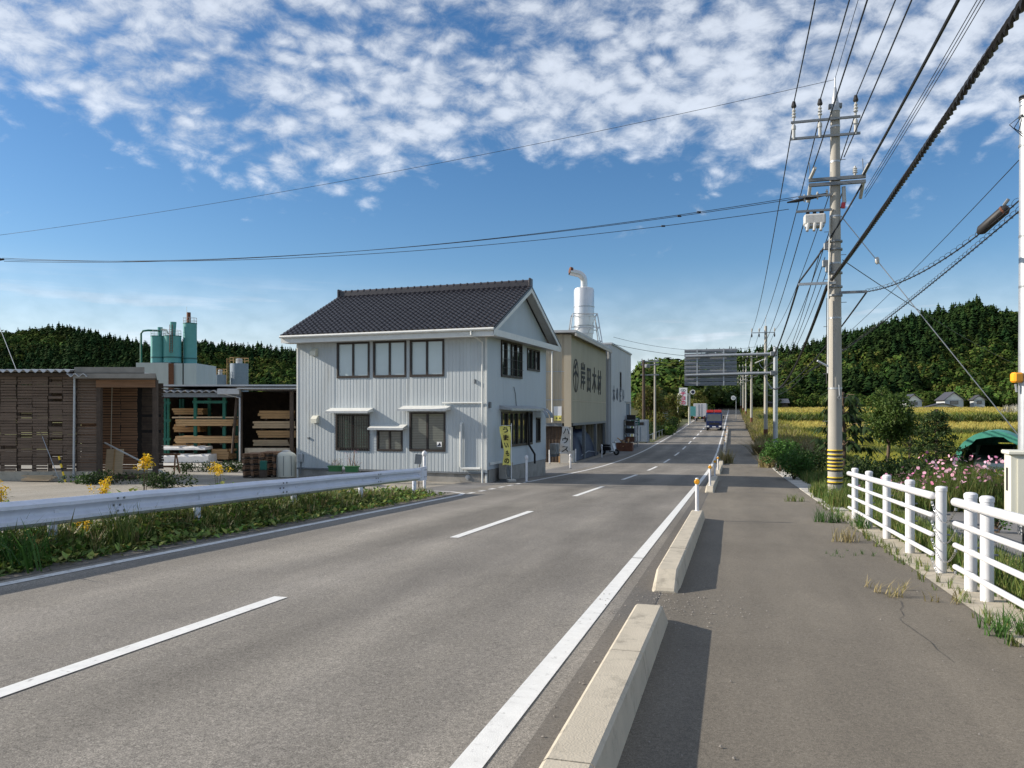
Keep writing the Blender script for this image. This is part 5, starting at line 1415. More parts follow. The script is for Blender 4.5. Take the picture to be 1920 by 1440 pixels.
# ------------------------------------------------------------------ utility poles
def insulator(mb, c, h=.3, r=.06):
    mb.lathe([(r * .35, 0), (r * .5, h * .1), (r * .5, h * .2), (r, h * .28), (r * .55, h * .4), (r * .95, h * .5), (r * .5, h * .62), (r * .85, h * .72), (r * .45, h * .84), (r * .3, h)], c, 10)
def arm(parent, z, x0, x1, y=-.16, h=.062, mat='galv_dark'):
    return MB().bx(x0, x1, y - h / 2, y + h / 2, z - h / 2, z + h / 2).build('crossarm', mat, parent)
def pole_body(parent, H, r0, r1, stripes=True, steps=True):
    sh = MB().tube([(0, 0, -.4), (0, 0, H * .5), (0, 0, H)], [r0, (r0 + r1) / 2, r1], 20).build('shaft', 'pole', parent, smooth=40)
    for f in (.28, .46, .60, .72, .86, .95):
        zz = H * f; rr = r0 + (r1 - r0) * f
        MB().tube([(0, 0, zz), (0, 0, zz + .05)], rr + .008, 20).build('band', 'galv', sh, smooth=40)
    if steps:
        for k_ in range(12):
            zz = 2.2 + k_ * (H - 3) / 12; sg = 1 if k_ % 2 else -1; rr = r0 + (r1 - r0) * zz / H
            MB().tube([(sg * rr * .8, 0, zz), (sg * (rr + .14), 0, zz)], .009, 5).build('step_bolt', 'galv_dark', sh)
    if stripes:
        for zz in (.42, .55, .78, .88, .98, 1.08, 1.2, 1.32):
            MB().tube([(0, 0, zz), (0, 0, zz + .045)], r0 + .004, 20).build('black_stripe', 'black', sh, smooth=40)
            MB().tube([(0, 0, zz + .045), (0, 0, zz + .075)], r0 + .004, 20).build('yellow_stripe', 'yellow', sh, smooth=40)
    return sh
P1 = Vector((9.19, 22.3, 0)); P1.z = gz(P1.x, P1.y)
PT1, PS1 = st(P1.x, P1.y)
up1 = thing('utility_pole', 'big concrete utility pole with yellow stripes beside the footway', 'utility pole', P1, -A)
PH = 11.1
pole_body(up1, PH, .205, .125)
# pointed head with earth-wire pin
MB().lathe([(.14, PH - .1), (.14, PH + .12), (.10, PH + .16), (.035, PH + .58), (.02, PH + .6), (.018, PH + .87)], (0, 0, 0), 12).build('pole_head', 'galv', up1, smooth=30)
for sg in (-1, 1): MB().cbox((sg * .14, 0, PH + .06), (.08, .16, .12), .01).build('head_clamp', 'galv_dark', up1)
za, zb_ = P1.z, 0
def h1(py): return EYE + (772 - py) / F * 22.3 - P1.z
HVX = (-1.12, -.42, .52)
A1, A2 = h1(226), h1(257)
for zz in (A1, A2): arm(up1, zz, -1.2, .64)
for x in HVX:
    mb = MB(); insulator(mb, (x, -.16, A1 + .04), .40, .066); mb.build('insulator', 'porcelain', up1, smooth=True)
    mb = MB(); mb.lathe([(.046, A2 - .02), (.046, A1 - .22), (.062, A1 - .2), (.062, A1 - .12), (.035, A1 - .06)], (x, -.16, 0), 10); mb.build('surge_arrester', 'porcelain', up1, smooth=30)
    MB().lathe([(.06, A1 + .42), (.075, A1 + .46), (.04, A1 + .6)], (x, -.16, 0), 8).build('wire_cap', 'black', up1)
A3 = h1(341)
arm(up1, A3 + .05, -.72, .78, h=.09); arm(up1, A3 - .09, -.72, .78, h=.09)
for x in (-.68, .72):
    mb = MB(); mb.tube([(x, -.16, A3 + .1), (x + .1, -.5, A3 + .3)], [.05, .05], 8); mb.build('strain_insulator', 'porcelain', up1); mb = MB(); mb.tube([(x, -.16, A3 - .1), (x - .02, .25, A3 - .45)], [.05, .05], 8); mb.build('strain_insulator', 'porcelain', up1)
    MB().tube([(x, -.16, A3 + .1), (x - .02, -.16, A3 + .55)], .012, 5).build('arm_spike', 'galv_dark', up1)
mb = MB(); insulator(mb, (.5, -.16, A3 + .1), .26, .075); mb.build('insulator', 'porcelain', up1, smooth=True)
A4 = h1(395)
arm(up1, A4, -1.05, -.1, h=.06); arm(up1, A4 + .42, -1.0, -.1, h=.05)
for i_, x in enumerate((-.95, -.6, -.35)):
    mb = MB(); mb.tube([(x - .35, -.1, A4 + .30 + .05 * i_), (x - .1, -.1, A4 + .33 + .05 * i_), (x + .1, -.1, A4 + .36 + .05 * i_)], [.02, .05, .045], 7); mb.build('cut_out', 'black', up1)
    mb = MB(); insulator(mb, (x + .12, -.1, A4 + .28 + .05 * i_), .22, .05); mb.build('insulator', 'porcelain', up1)
# load switch hung under the arm
sw = MB().cbox((-.56, -.12, h1(412)), (.58, .34, .30), .04).build('switch_tank', 'banner_grey', up1)
MB().cbox((-.56, -.12, h1(412) - .17), (.52, .3, .1), .03).build('switch_rim', 'galv', sw)
for x in (-.74, -.56, -.38):
    mb = MB(); mb.tube([(x, -.28, h1(414) - .1), (x - .04, -.4, h1(436))], [.05, .04], 8); mb.build('switch_bushing', 'porcelain', sw); mb = MB(); mb.tube([(x, -.12, h1(405)), (x, -.12, h1(397))], .05, 8); mb.build('switch_bushing', 'black', sw)
MB().tube([(.22, -.05, h1(352)), (.24, -.05, h1(382))], .055, 8).build('surge_arrester', 'porcelain', up1)
MB().tube([(.22, -.05, h1(382)), (.2, -.05, h1(392))], .06, 8).build('arrester_cap', 'red', up1)
MB().bx(-1.0, 0, -.2, -.14, h1(532) - .035, h1(532) + .035).build('cable_arm', 'galv', up1)
MB().bx(0.1, .82, -.14, -.08, h1(550) - .035, h1(550) + .035).build('cable_arm', 'galv_dark', up1)
MB().tube([(-.16, -.18, h1(410)), (-.2, -.2, h1(540)), (-.22, -.22, h1(700))], .018, 6).build('riser_pipe', 'trim', up1)
MB().tube([(-.24, -.18, h1(560)), (-.25, -.2, h1(720))], .012, 5).build('riser_wire', 'cable', up1)
MB().tube([(-.2, -.2, h1(688)), (-.5, -.3, h1(677))], .028, 8).build('bracket_tube', 'white_paint', up1)
for py, sx in ((463, -.24), (495, -.28), (505, -.2)):
    MB().cbox((sx, -.14, h1(py)), (.16, .1, .2), .02).build('cable_clamp', 'galv_dark', up1)
for py in (455, 470, 514, 540, 556): MB().tube([(0, 0, h1(py)), (0, 0, h1(py) + .05)], .2, 20).build('band', 'galv_dark', up1, smooth=40)
MB().tube([(.08, -.19, h1(722)), (.09, -.2, h1(742))], .012, 5).build('hook_rod', 'galv', up1); MB().tube([(.09 + .04 * math.cos(a * .7), -.2, h1(746) + .04 * math.sin(a * .7)) for a in range(10)], .01, 5).build('ring', 'galv', up1)

# smaller poles further along the road: one built, the rest copied
P2 = Vector((24.6, 76.0, gz(24.6, 76)))
up2 = thing('utility_pole', 'second concrete utility pole, just behind the sign pole', 'utility pole', P2, -A, 'utility poles along the road')
pole_body(up2, 11.6, .2, .13, False, False)
MB().tube([(0, 0, 11.6), (0, 0, 12.6)], .025, 6).build('pole_pin', 'galv', up2)
arm(up2, 10.95, -1.35, .85)
for x in (-1.3, -.62, .8):
    mb = MB(); insulator(mb, (x, -.16, 11.0), .42, .1); mb.build('insulator', 'porcelain', up2); mb = MB(); insulator(mb, (x, -.16, 10.5), .4, .09); mb.build('insulator', 'black', up2)
arm(up2, 8.75, -.85, 1.05)
for x in (-.8, 1.0): mb = MB(); insulator(mb, (x, -.16, 8.8), .36, .09); mb.build('insulator', 'porcelain', up2)
MB().tube([(-1.0, -.2, 8.0), (-.2, -.2, 8.35)], .06, 6).build('cut_out', 'banner_grey', up2)
MB().tube([(.3, -.2, 7.9), (.9, -.2, 8.1)], .06, 6).build('cut_out', 'galv_dark', up2)
MB().tube([(0, 0, .5), (0, 0, 1.6)], .205, 16).build('dark_band', 'rust', up2, smooth=40)
PFAR = []
for i_, (px, Y) in enumerate(((1409, 122), (1398.5, 165), (1393.5, 205), (1389, 250), (1384, 300))):
    p = on(px, Y); dup(up2, p, -A, 'concrete utility pole %s along the far footway' % ('third', 'fourth', 'fifth', 'sixth', 'seventh')[i_]); PFAR.append(p)
pl = Vector((-20.75, 30.2, gz(-20.75, 30.2)))
dup(up2, pl, R(97), 'utility pole just outside the left edge, carrying the branch lines')['group'] = 'utility poles along the road'
P0 = rp(2.8, -14.0)
dup(up2, P0, -A, 'utility pole behind the viewer, carrying the roadside lines')
# telephone pole at the right edge
TP = Vector(((1926 - 960) / F * 14, 14.0, 0)); TP.z = gz(TP.x, TP.y)
tp = thing('telephone_pole', 'pale telephone pole at the right edge of the picture', 'telephone pole', TP, 0)
def h2(py): return EYE + (772 - py) / F * 14 - TP.z
MB().tube([(0, 0, -.3), (0, 0, h2(185))], [.15, .12], 16).build('shaft', 'galv', tp, smooth=40)
MB().tube([(0, 0, h2(188)), (0, 0, h2(180))], .13, 16).build('cap', 'black', tp, smooth=40)
for py in (220, 275, 445, 540): MB().tube([(0, 0, h2(py)), (0, 0, h2(py) + .04)], .135, 16).build('band', 'galv_dark', tp, smooth=40)
for k_ in range(3): MB().tube([(-.1, -.05, h2(215)), (-.38 + .08 * k_, -.1, h2(238 + 6 * k_)), (-.1, -.08, h2(262 - 6 * k_))], .008, 5).build('tail_wire', 'cable', tp)
MB().cbox((-.2, -.02, h2(708)), (.17, .16, .18), .03).build('orange_guard', 'orange', tp); MB().tube([(-.22, -.02, h2(720)), (-.2, -.02, h2(735))], .02, 6).build('guard_stem', 'galv', tp)

# ------------------------------------------------------------------ wires
def sagline(a, b, sag, n=28):
    a, b = Vector(a), Vector(b); out = []
    for i_ in range(n + 1):
        f = i_ / n; p = a.lerp(b, f); p.z -= sag * 4 * f * (1 - f); out.append(p)
    return out
def wire(name, label, pts, r, group=None, n=6, cat='cable', mat='cable'):
    o = MB().tube([p - pts[0] for p in pts], r, n).build(name, mat, None, smooth=True); o.location = pts[0]
    return tag(o, label, cat, group)
def loc1(x, y, z): return P1 + Vector((x * CA + y * SA, -x * SA + y * CA, z))
def loc2(P, x, z): return P + Vector((x * CA - .16 * SA, -x * SA - .16 * CA, z))
names = ('leftmost', 'middle', 'rightmost')
for i_, x in enumerate(HVX):
    wire('power_line', '%s high voltage line coming overhead to the top crossarm' % names[i_], sagline(loc1(x, -.16, A1 + .55), P0 + Vector((x * CA, -x * SA, A1 + .2)), .5), .016)
    wire('power_line', '%s high voltage line from the big pole to the second pole' % names[i_], sagline(loc1(x, -.16, A1 + .1), loc2(P2, (-1.3, -.62, .8)[i_], 11.1), .9), .017)
    wire('power_line', '%s high voltage line from the second to the third pole' % names[i_], sagline(loc2(P2, (-1.3, -.62, .8)[i_], 11.0), loc2(PFAR[0], (-1.3, -.62, .8)[i_], 11.2), .8), .018)
for i_, (x, zz) in enumerate(((-.62, .35), (.2, .6))):
    wire('power_line', '%s line from overhead to the second crossarm' % ('left', 'right')[i_], sagline(loc1(x, -.3, A3 + zz), P0 + Vector((x * CA, -x * SA, A3 + zz)), .4), .016)
    wire('power_line', '%s line leaving the second crossarm for the second pole' % ('left', 'right')[i_], sagline(loc1(x, .1, A3 - .3), loc2(P2, (-.8, 1.0)[i_], 9.0), 1.0), .016)
wire('earth_wire', 'thin earth wire from the pole top towards the camera', sagline(loc1(0, 0, PH + .85), P0 + Vector((0, 0, PH + 1.2)), .3), .008)
wire('bundle_cable', 'thick black bundled cable to the right end of the crossarm', sagline(loc1(.72, -.2, A3 + .1), P0 + Vector((.72 * CA, -.7 * SA, A3 + .2)), .45), .034)
for i_ in range(3):
    wire('telephone_line', ('lowest', 'middle', 'upper')[i_] + ' thin line beside the bundled cable', sagline(loc1(.75, -.2, A3 - .35 - .1 * i_ ), P0 + Vector(((.9 + .06 * i_) * CA, -.8 * SA, A3 - .1 + .02 * i_)), .45), .008)
    wire('telephone_line', ('lowest', 'middle', 'upper')[i_] + ' thin line from the big pole down to the second pole', sagline(loc1(-.15 - .12 * i_, 0, h1(495) + .2 * i_), loc2(P2, .2 + .2 * i_, 7.6 + .25 * i_), 1.6), .012)
# heavy twisted cable
def twisted(name, label, pts, r, pitch=.16):
    root = thing(name, label, 'cable', pts[0]); dense = []
    for a, b in zip(pts[:-1], pts[1:]):
        m = max(2, int((b - a).length / (pitch / 5)))
        for k_ in range(m): dense.append(a.lerp(b, k_ / m))
    dense.append(pts[-1]); ln = 0.0; acc = [0.0]
    for a, b in zip(dense[:-1], dense[1:]): ln += (b - a).length; acc.append(ln)
    d = (pts[-1] - pts[0]).normalized(); u = d.cross(Z_).normalized(); w = u.cross(d)
    for s3 in range(3):
        P = []
        for q, l in zip(dense, acc):
            ang = 2 * math.pi * l / (pitch * 3) + s3 * 2.094; P.append(q - pts[0] + (u * math.cos(ang) + w * math.sin(ang)) * r * .52)
        MB().tube(P, r * .56, 5).build('strand', 'cable', root, smooth=True)
    return root
ct = loc1(-.12, -.25, h1(527))
twisted('twisted_cable', 'heavy twisted black cable crossing the upper right corner to the pole', sagline(ct, P0 + Vector((-.1, 0, 6.4)), .45, 40), .048)
wire('heavy_cable', 'heavy black cable sagging from the big pole to the second pole', sagline(loc1(-.2, .1, h1(535)), loc2(P2, -.2, 7.2), 2.3, 40), .05)
wire('heavy_cable', 'black cable running over the left bracket arm to the second pole', sagline(loc1(-.98, -.17, h1(532) + .05), loc2(P2, -.6, 8.0), 1.3, 36), .03)
wire('heavy_cable', 'black cable from the crossarm down to the left bracket arm', sagline(loc1(.72, -.1, A3 - .1), loc1(-.98, -.17, h1(532) + .06), .12), .028)
# branch lines to the left
SPREAD = []
wire('earth_wire', 'long thin wire crossing the whole sky to the left edge', sagline(loc1(0, 0, PH + .82), Vector((-20.4, 30.2, at(-25, 445, 30.2).z)), .35, 40), .0065)
for i_ in range(3):
    a = loc1(-1.25 + .12 * i_, -.12, A4 + .32 + .06 * i_ - .22 * (i_ == 0)); b = Vector((-19.5, 30.0 + .05 * i_, at(14, 484 + 2.5 * i_, 30).z))
    wire('power_line', '%s of the three close branch lines crossing above the house' % ('lowest', 'middle', 'upper')[i_], sagline(a, b, .62, 44), .009)
    f_ = (.125, .112, .096)[i_]; q = a.lerp(b, f_); q.z -= .62 * 4 * f_ * (1 - f_); SPREAD.append(q)
t_ = thing('line_clamp', 'dark line clamp at the left edge below the long wire', 'insulator', (-19.75, 30.05, at(8, 486, 30).z))
MB().tube([(-.3, 0, .02), (0, 0, 0), (.28, 0, 0)], [.05, .07, .03], 8).build('clamp_body', 'black', t_); MB().tube([(-.2, 0, .05), (-.05, 0, .2), (.12, 0, .08)], .015, 5).build('jumper', 'cable', t_)
wire('guy_wire', 'guy wire slanting down before the slatted shed', [Vector((-20.3, 30.0, 6.6)), on(112, 27.0)], .012, mat='galv')
t_ = thing('guy_insulator', 'white insulator on the guy wire before the slatted shed', 'insulator', Vector((-20.3, 30.0, 6.6)).lerp(on(112, 27.0), .69)); MB().lathe([(.03, -.09), (.055, -.05), (.055, .05), (.03, .09)], (0, 0, 0), 10).build('body', 'porcelain', t_, smooth=True)
# guy wire at the right
ga = loc1(.15, 0, h1(405)); gbp = P1 + Vector((5.9 * CA, -5.9 * SA, .0)); gbp.z = gz(gbp.x, gbp.y)
wire('guy_wire', 'guy wire slanting down to the right from the big pole', [ga, gbp], .013, mat='galv')
t_ = thing('guy_insulator', 'white insulator on the guy wire right of the big pole', 'insulator', ga.lerp(gbp, .165)); MB().lathe([(.03, -.1), (.06, -.05), (.06, .05), (.03, .1)], (0, 0, 0), 10).build('body', 'porcelain', t_, smooth=True)
wire('service_line', 'thin service line from the big pole falling to the right', sagline(loc1(.2, 0, h1(488)), at(2000, 715, 60), .6), .012)
# telephone cables with spiral hangers between the poles
def spiral(label, pts, r, rc=.014, turn=.28, rad=.05):
    root = thing('spiral_cable', label, 'cable', pts[0]); MB().tube([p - pts[0] for p in pts], rc, 6).build('core', 'cable', root, smooth=True)
    P = []; l = 0.0; d = (pts[-1] - pts[0]).normalized(); u = d.cross(Z_).normalized(); w = u.cross(d)
    for a, b in zip(pts[:-1], pts[1:]):
        m = max(2, int((b - a).length / .035))
        for k_ in range(m):
            q = a.lerp(b, k_ / m); ang = 2 * math.pi * (l + (b - a).length * k_ / m) / turn
            P.append(q - pts[0] + w * rad * .6 + (u * math.cos(ang) + w * math.sin(ang)) * rad)
        l += (b - a).length
    MB().tube(P, .005, 4).build('hanger_spiral', 'cable', root)
    return root
ca, cb = loc1(.82, -.1, h1(550)), TP + Vector((-.1, 0, h2(372)))
spiral('telephone cable with spiral hangers to the right hand pole', sagline(ca, cb, .32, 24), .02)
cc_, cd = TP + Vector((-.1, 0, h2(392))), loc2(P2, .2, 4.9)
spiral('lower spiral wrapped cable passing behind the big pole', sagline(cc_, cc_.lerp(cd, .5) + Vector((0, 0, -.35)), .25, 24), .02)
wire('heavy_cable', 'spliced cable continuing behind the big pole to the second pole', sagline(cc_.lerp(cd, .5) + Vector((0, 0, -.35)), cd, .5), .022)
wire('heavy_cable', 'cable looping from the right bracket arm behind the big pole', sagline(ca, loc2(P2, .3, 5.6), 1.0), .026)
wire('service_line', 'thin strand above the spiral cables to the right hand pole', sagline(TP + Vector((-.1, 0, h2(295))), loc2(P2, .4, 6.4), 1.1), .008)
cl0, cl1 = at(1834, 437, 15.4), at(1890, 388, 14.9)
t_ = thing('cable_closure', 'black cylindrical cable closure hanging by the telephone pole', 'cable closure', cl0)
d = cl1 - cl0; MB().tube([d * -.02, d * .06, d * .12, d * .88, d * .95, d * 1.0], [.03, .075, .1, .1, .08, .05], 14).build('shell', 'black', t_, smooth=40)
MB().tube([d * .84, d * .9], [.104, .104], 14).build('orange_mark', 'rust', t_); MB().tube([d * .86 + Vector((0, 0, .1)), d * 1.02 + Vector((0, 0, .14))], .03, 6).build('hanger_clamp', 'galv_dark', t_)
t_ = thing('line_spreaders', 'three small black spreaders on the branch lines left of the big pole', 'line spacer', SPREAD[0])
for k_ in range(3):
    q = SPREAD[k_] - SPREAD[0]; MB().cbox(q, (.13, .05, .05), .015).build('spacer', 'black', t_)

# ------------------------------------------------------------------ overhead sign seen from behind
SP = on(1454, 58.0)
sg = thing('overhead_sign', 'large grey road sign on a bent pole, seen from its ribbed back', 'road sign', SP, -A)
def h3(py): return EYE + (772 - py) / F * 58 - SP.z
st0 = st(SP.x, SP.y)[0]
MB().tube([(0, 0, -.2), (0, 0, h3(655))], [.175, .16], 18).build('pole', 'galv', sg, smooth=40)
MB().tube([(0, 0, h3(655)), (0, 0, h3(651))], .175, 18).build('pole_cap', 'galv', sg, smooth=40)
sx0, sx1 = -6.6, -2.75
for py in (664, 700):
    MB().tube([(sx0 + .08, 0, h3(py) - .06), (-.55, 0, h3(py) + .03), (-.1, 0, h3(py) + .03)], .105, 14).build('arm', 'galv', sg, smooth=40)
    MB().cbox((-.12, 0, h3(py) + .03), (.5, .42, .34), .04).build('flange', 'galv_dark', sg)
zb2, zt2 = h3(722), h3(651)
n = 9; hh = (zt2 - zb2) / n
for k_ in range(n):
    p = MB().bx(sx0, sx1, .20, .235, zb2 + k_ * hh + .022, zb2 + (k_ + 1) * hh - .022).build('panel', 'sign_back', sg)
    MB().bx(sx0 + .02, sx1 - .02, .16, .20, zb2 + k_ * hh + hh * .42, zb2 + k_ * hh + hh * .5).build('stiffener', 'galv_dark', p)
for x in (sx0 + .95, sx1 - .95): MB().bx(x - .05, x + .05, .06, .158, zb2, zt2).build('mount_bar', 'galv', sg)

# ------------------------------------------------------------------ trucks
def wheel(parent, x, y, r=.42, w=.26):
    o = MB().tube([(x - w / 2, y, r), (x + w / 2, y, r)], r, 20).build('wheel', 'tyre', parent, smooth=40); MB().tube([(x - w / 2 - .01, y, r), (x + w / 2 + .01, y, r)], r * .55, 14).build('rim', 'galv', o, smooth=40); return o
bt = thing('blue_truck', 'dark blue truck with a red roof board coming down the road', 'truck', rp(-2.55, 117), -A)
mb = MB(); mb.prism([(-1.1, 0, .55), (-1.1, -.06, 1.35), (-1.1, .22, 2.5), (-1.1, .5, 2.62), (-1.1, 1.7, 2.62), (-1.1, 1.7, .55)], (2.2, 0, 0)); mb.build('cab', 'navy', bt)
mb = MB(); mb.prism([(-1.0, -.052, 1.42), (1.0, -.052, 1.42), (.95, .19, 2.4), (-.95, .19, 2.4)], (0, -.02, 0)); mb.build('windscreen', 'pane_dark', bt)
MB().bx(-1.12, 1.12, -.14, .1, .42, .75).build('bumper', 'navy', bt); MB().bx(-.7, .7, -.10, -.05, .9, 1.15).build('grille', 'black', bt)
for x in (-.85, .85): MB().cbox((x, -.15, .62), (.34, .05, .2), .02).build('headlight', 'lamp', bt)
MB().bx(-.25, .25, -.165, -.142, .5, .64).build('number_plate', 'sign_white', bt)
for x in (-.55, .55): MB().cbox((x, .45, 2.82), (1.0, .3, .36), .04).build('roof_board', 'red', bt)
for x in (-.5, .1, .7): MB().lathe([(.1, 3.0), (.1, 3.12), (.05, 3.18)], (x, .7, 0), 10).build('roof_lamp', 'black', bt)
for x in (-1.3, 1.3):
    o = MB().cbox((x, .0, 1.95), (.18, .1, .42), .02).build('mirror', 'black', bt); MB().tube([(x, .05, 2.1), (x * .86, .2, 2.3)], .02, 5).build('mirror_arm', 'black', o)
MB().bx(-1.12, 1.12, 1.85, 7.5, .85, 2.5).build('cargo_body', 'navy', bt); MB().bx(-.5, .5, .3, 7.4, .5, .8).build('chassis', 'black', bt)
for y in (.75, 5.6): 
    for x in (-.93, .93): wheel(bt, x, y)
MB().bx(-.01, .03, -.09, -.06, 1.2, 1.3).build('emblem', 'chrome', bt)
wt = thing('box_truck', 'white box truck driving away, seen from behind', 'truck', rp(-5.9, 152), -A)
MB().cbox((0, 3.3, 2.25), (2.3, 6.6, 2.5), .04).build('box_body', 'truck_white', wt)
for x in (-.57, .57):
    d_ = MB().bx(x - .54, x + .54, -.035, -.004, 1.05, 3.42).build('rear_door', 'truck_white', wt); MB().tube([(x - math.copysign(.3, x), -.05, 1.1), (x - math.copysign(.3, x), -.05, 3.4)], .022, 6).build('lock_bar', 'galv_dark', d_)
MB().bx(-1.1, 1.1, .1, .3, .55, .72).build('rear_bumper', 'black', wt)
for x in (-.85, .85): MB().cbox((x, .06, .82), (.36, .06, .16), .02).build('tail_light', 'red', wt)
MB().bx(-.45, .45, .4, 8.2, .65, .98).build('chassis', 'black', wt)
MB().cbox((0, 7.7, 1.6), (2.15, 1.8, 1.9), .1).build('cab', 'truck_white', wt)
for y in (1.5, 7.4):
    for x in (-.9, .9): wheel(wt, x, y)
MB().bx(-.2, .2, .03, .06, .74, .9).build('number_plate', 'banner_yellow', wt)

# ------------------------------------------------------------------ roadside signs further on
vs = thing('vertical_sign', 'tall white shop sign with red characters on two posts', 'sign', on(1281, 135), -A)
def h4(py): return EYE + (772 - py) / F * 135 - vs.location.z
MB().bx(-.68, .68, -.15, .15, h4(760), h4(727)).build('sign_box', 'sign_white', vs)
for i_, ch in enumerate('チヨカ'):
    place_text('letter', ch, .92, 'ink_red', vs, (0, -.165, h4(738.5) - i_ * .74), X_, Z_, .01, .03, sx=1.0, sy=.85)
mb = MB()
for k_ in range(24):
    a0, a1 = 2 * math.pi * k_ / 24, 2 * math.pi * (k_ + 1) / 24
    mb.prism([(.42 * math.cos(a0), -.165, h4(732) + .24 * math.sin(a0)), (.34 * math.cos(a0), -.165, h4(732) + .18 * math.sin(a0)), (.34 * math.cos(a1), -.165, h4(732) + .18 * math.sin(a1)), (.42 * math.cos(a1), -.165, h4(732) + .24 * math.sin(a1))], (0, .012, 0))
mb.prism([(-.2, -.166, h4(732) - .12), (.1, -.166, h4(732) + .16), (.2, -.166, h4(732) + .1), (-.1, -.166, h4(732) - .16)], (0, .012, 0)); mb.build('emblem', 'ink_blue', vs)
for x in (-.9, .95): MB().tube([(x, 0, 0), (x, 0, h4(741)), (x * .7, 0, h4(738))], .09, 8).build('post', 'cabinet', vs, smooth=40)
for py in (738, 742): MB().bx(-.95, .95, .16, .22, h4(py) - .05, h4(py) + .05).build('cross_bar', 'galv', vs)
def round_sign(label, px, py, Y, r, mat, side=-1):
    p = on(px, Y); z = EYE + (772 - py) / F * Y - p.z; t_ = thing('round_sign', label, 'road sign', p, -A)
    MB().tube([(side * .5, .05, 0), (side * .5, .05, z + .2)], .045, 8).build('post', 'galv', t_); MB().tube([(0, 0, z), (0, -.04, z)], r, 24).build('disc', 'sign_white', t_, smooth=30); MB().tube([(0, -.04, z), (0, -.05, z)], r * .72, 24).build('face', mat, t_, smooth=30); MB().bx(min(side * .5, 0), max(side * .5, 0), 0, .04, z - .03, z + .03).build('arm', 'galv', t_)
round_sign('round blue sign right of the tall white shop sign', 1299, 735, 140, .42, 'tarp_blue')
round_sign('round pale sign standing before the dark wood at the right', 1375, 746, 150, .42, 'galv', 1)
t_ = thing('green_sign', 'small green and white sign board at the forecourt end', 'sign', rp(-9.6, 80), -A)
MB().bx(-.55, .55, -.03, .03, 1.9, 2.7).build('board', 'green_paint', t_)
for zz in (2.05, 2.3, 2.55): MB().bx(-.42, .42, -.036, -.03, zz - .04, zz + .04).build('text_bar', 'sign_white', t_)
for x in (-.4, .4): MB().tube([(x, .05, 0), (x, .05, 2.6)], .03, 6).build('post', 'galv', t_)
t_ = thing('green_board', 'teal hoarding beside the road near the trucks', 'sign', on(1299, 146), -A)
MB().bx(-.55, .55, -.04, .04, 1.2, 3.0).build('board', 'teal', t_)
for x in (-.45, .45): MB().tube([(x, .08, 0), (x, .08, 3.0)], .05, 6).build('post', 'galv', t_)
# dark pair of poles with a transformer
DP = on(1207, 88)
dp = thing('transformer_poles', 'dark pole with transformer and crossarms beyond the grey works', 'utility pole', DP, -A)
def h5(py): return EYE + (772 - py) / F * 88 - DP.z
MB().tube([(0, 0, 0), (0, 0, h5(675))], [.2, .15], 12).build('pole', 'wood_dark', dp, smooth=40); MB().tube([(1.05, 2.0, 0), (1.05, 2.0, h5(677))], [.14, .1], 10).build('slim_pole', 'pole', dp, smooth=40)
for py in (678, 703, 684): MB().bx(-.35, 1.7, -.1, .02, h5(py) - .07, h5(py) + .07).build('crossarm', 'galv_dark', dp)
MB().lathe([(.3, h5(690)), (.32, h5(689) + .05), (.32, h5(684)), (.2, h5(683))], (.45, -.35, 0), 12).build('transformer', 'galv_dark', dp, smooth=30)
for x in (-.2, .5, 1.2, 1.55): mb = MB(); insulator(mb, (x, -.05, h5(678) + .07), .3, .08); mb.build('insulator', 'galv', dp)
for i_ in range(2): wire('power_line', '%s line from the dark transformer pole to the right' % ('upper', 'lower')[i_], sagline(DP + Vector((.8, -.2, h5(678 + 4 * i_) + .2)), on(1409, 122) + Vector((-1, 0, 10.4 - 1.5 * i_)), .6), .02)
wire('power_line', 'line crossing from the works roof towards the second pole', sagline(at(1140, 643, 66), loc2(P2, -.9, 8.6), .5), .018)
wire('power_line', 'lower line crossing from the grey works towards the second pole', sagline(at(1150, 632, 66), loc2(P2, -.9, 9.6), .7), .014)

# ------------------------------------------------------------------ fields at the right
def patch(name, t0, t1, s0, s1, dz, mat):
    return struct(strip(t0, t1, s0, s1, dz, 4.0, 3).build(name, mat))
MT['rice_ground'] = M('rice_stubble_ground', (.24, .25, .035), .95, var=.3, scale=1.5, c2=(.16, .19, .03), k2=(.45, .65), s2=.3)
MT['gold_ground'] = M('ripe_field_ground', (.40, .32, .09), .95, var=.2, scale=1.5, c2=(.30, .26, .07), k2=(.5, .7), s2=.2)
MT['bank'] = M('grass_bank', (.075, .09, .02), .95, var=.4, scale=2.0, c2=(.15, .14, .04), k2=(.5, .7), s2=.5)
patch('rice_field', 7.5, 260, 34, 63, .12, 'rice_ground'); patch('field_bank', 5.0, 260, 63, 66.5, .15, 'bank')
patch('rice_field', 6.0, 260, 67, 100, .22, 'rice_ground'); patch('field_bank', 5.0, 260, 100, 104, .3, 'bank')
patch('rice_field', 6.0, 260, 104.5, 140, .35, 'gold_ground'); patch('field_bank', 5.0, 300, 140, 147, .45, 'bank')
patch('rice_field', 6.0, 300, 147, 200, .5, 'rice_ground'); patch('field_bank', 5.0, 300, 200, 206, .6, 'bank')
patch('rice_field', 6.0, 300, 206, 262, .6, 'gold_ground')
TUF = [tuft(7, 1, .035, .5, i) for i in range(6)]
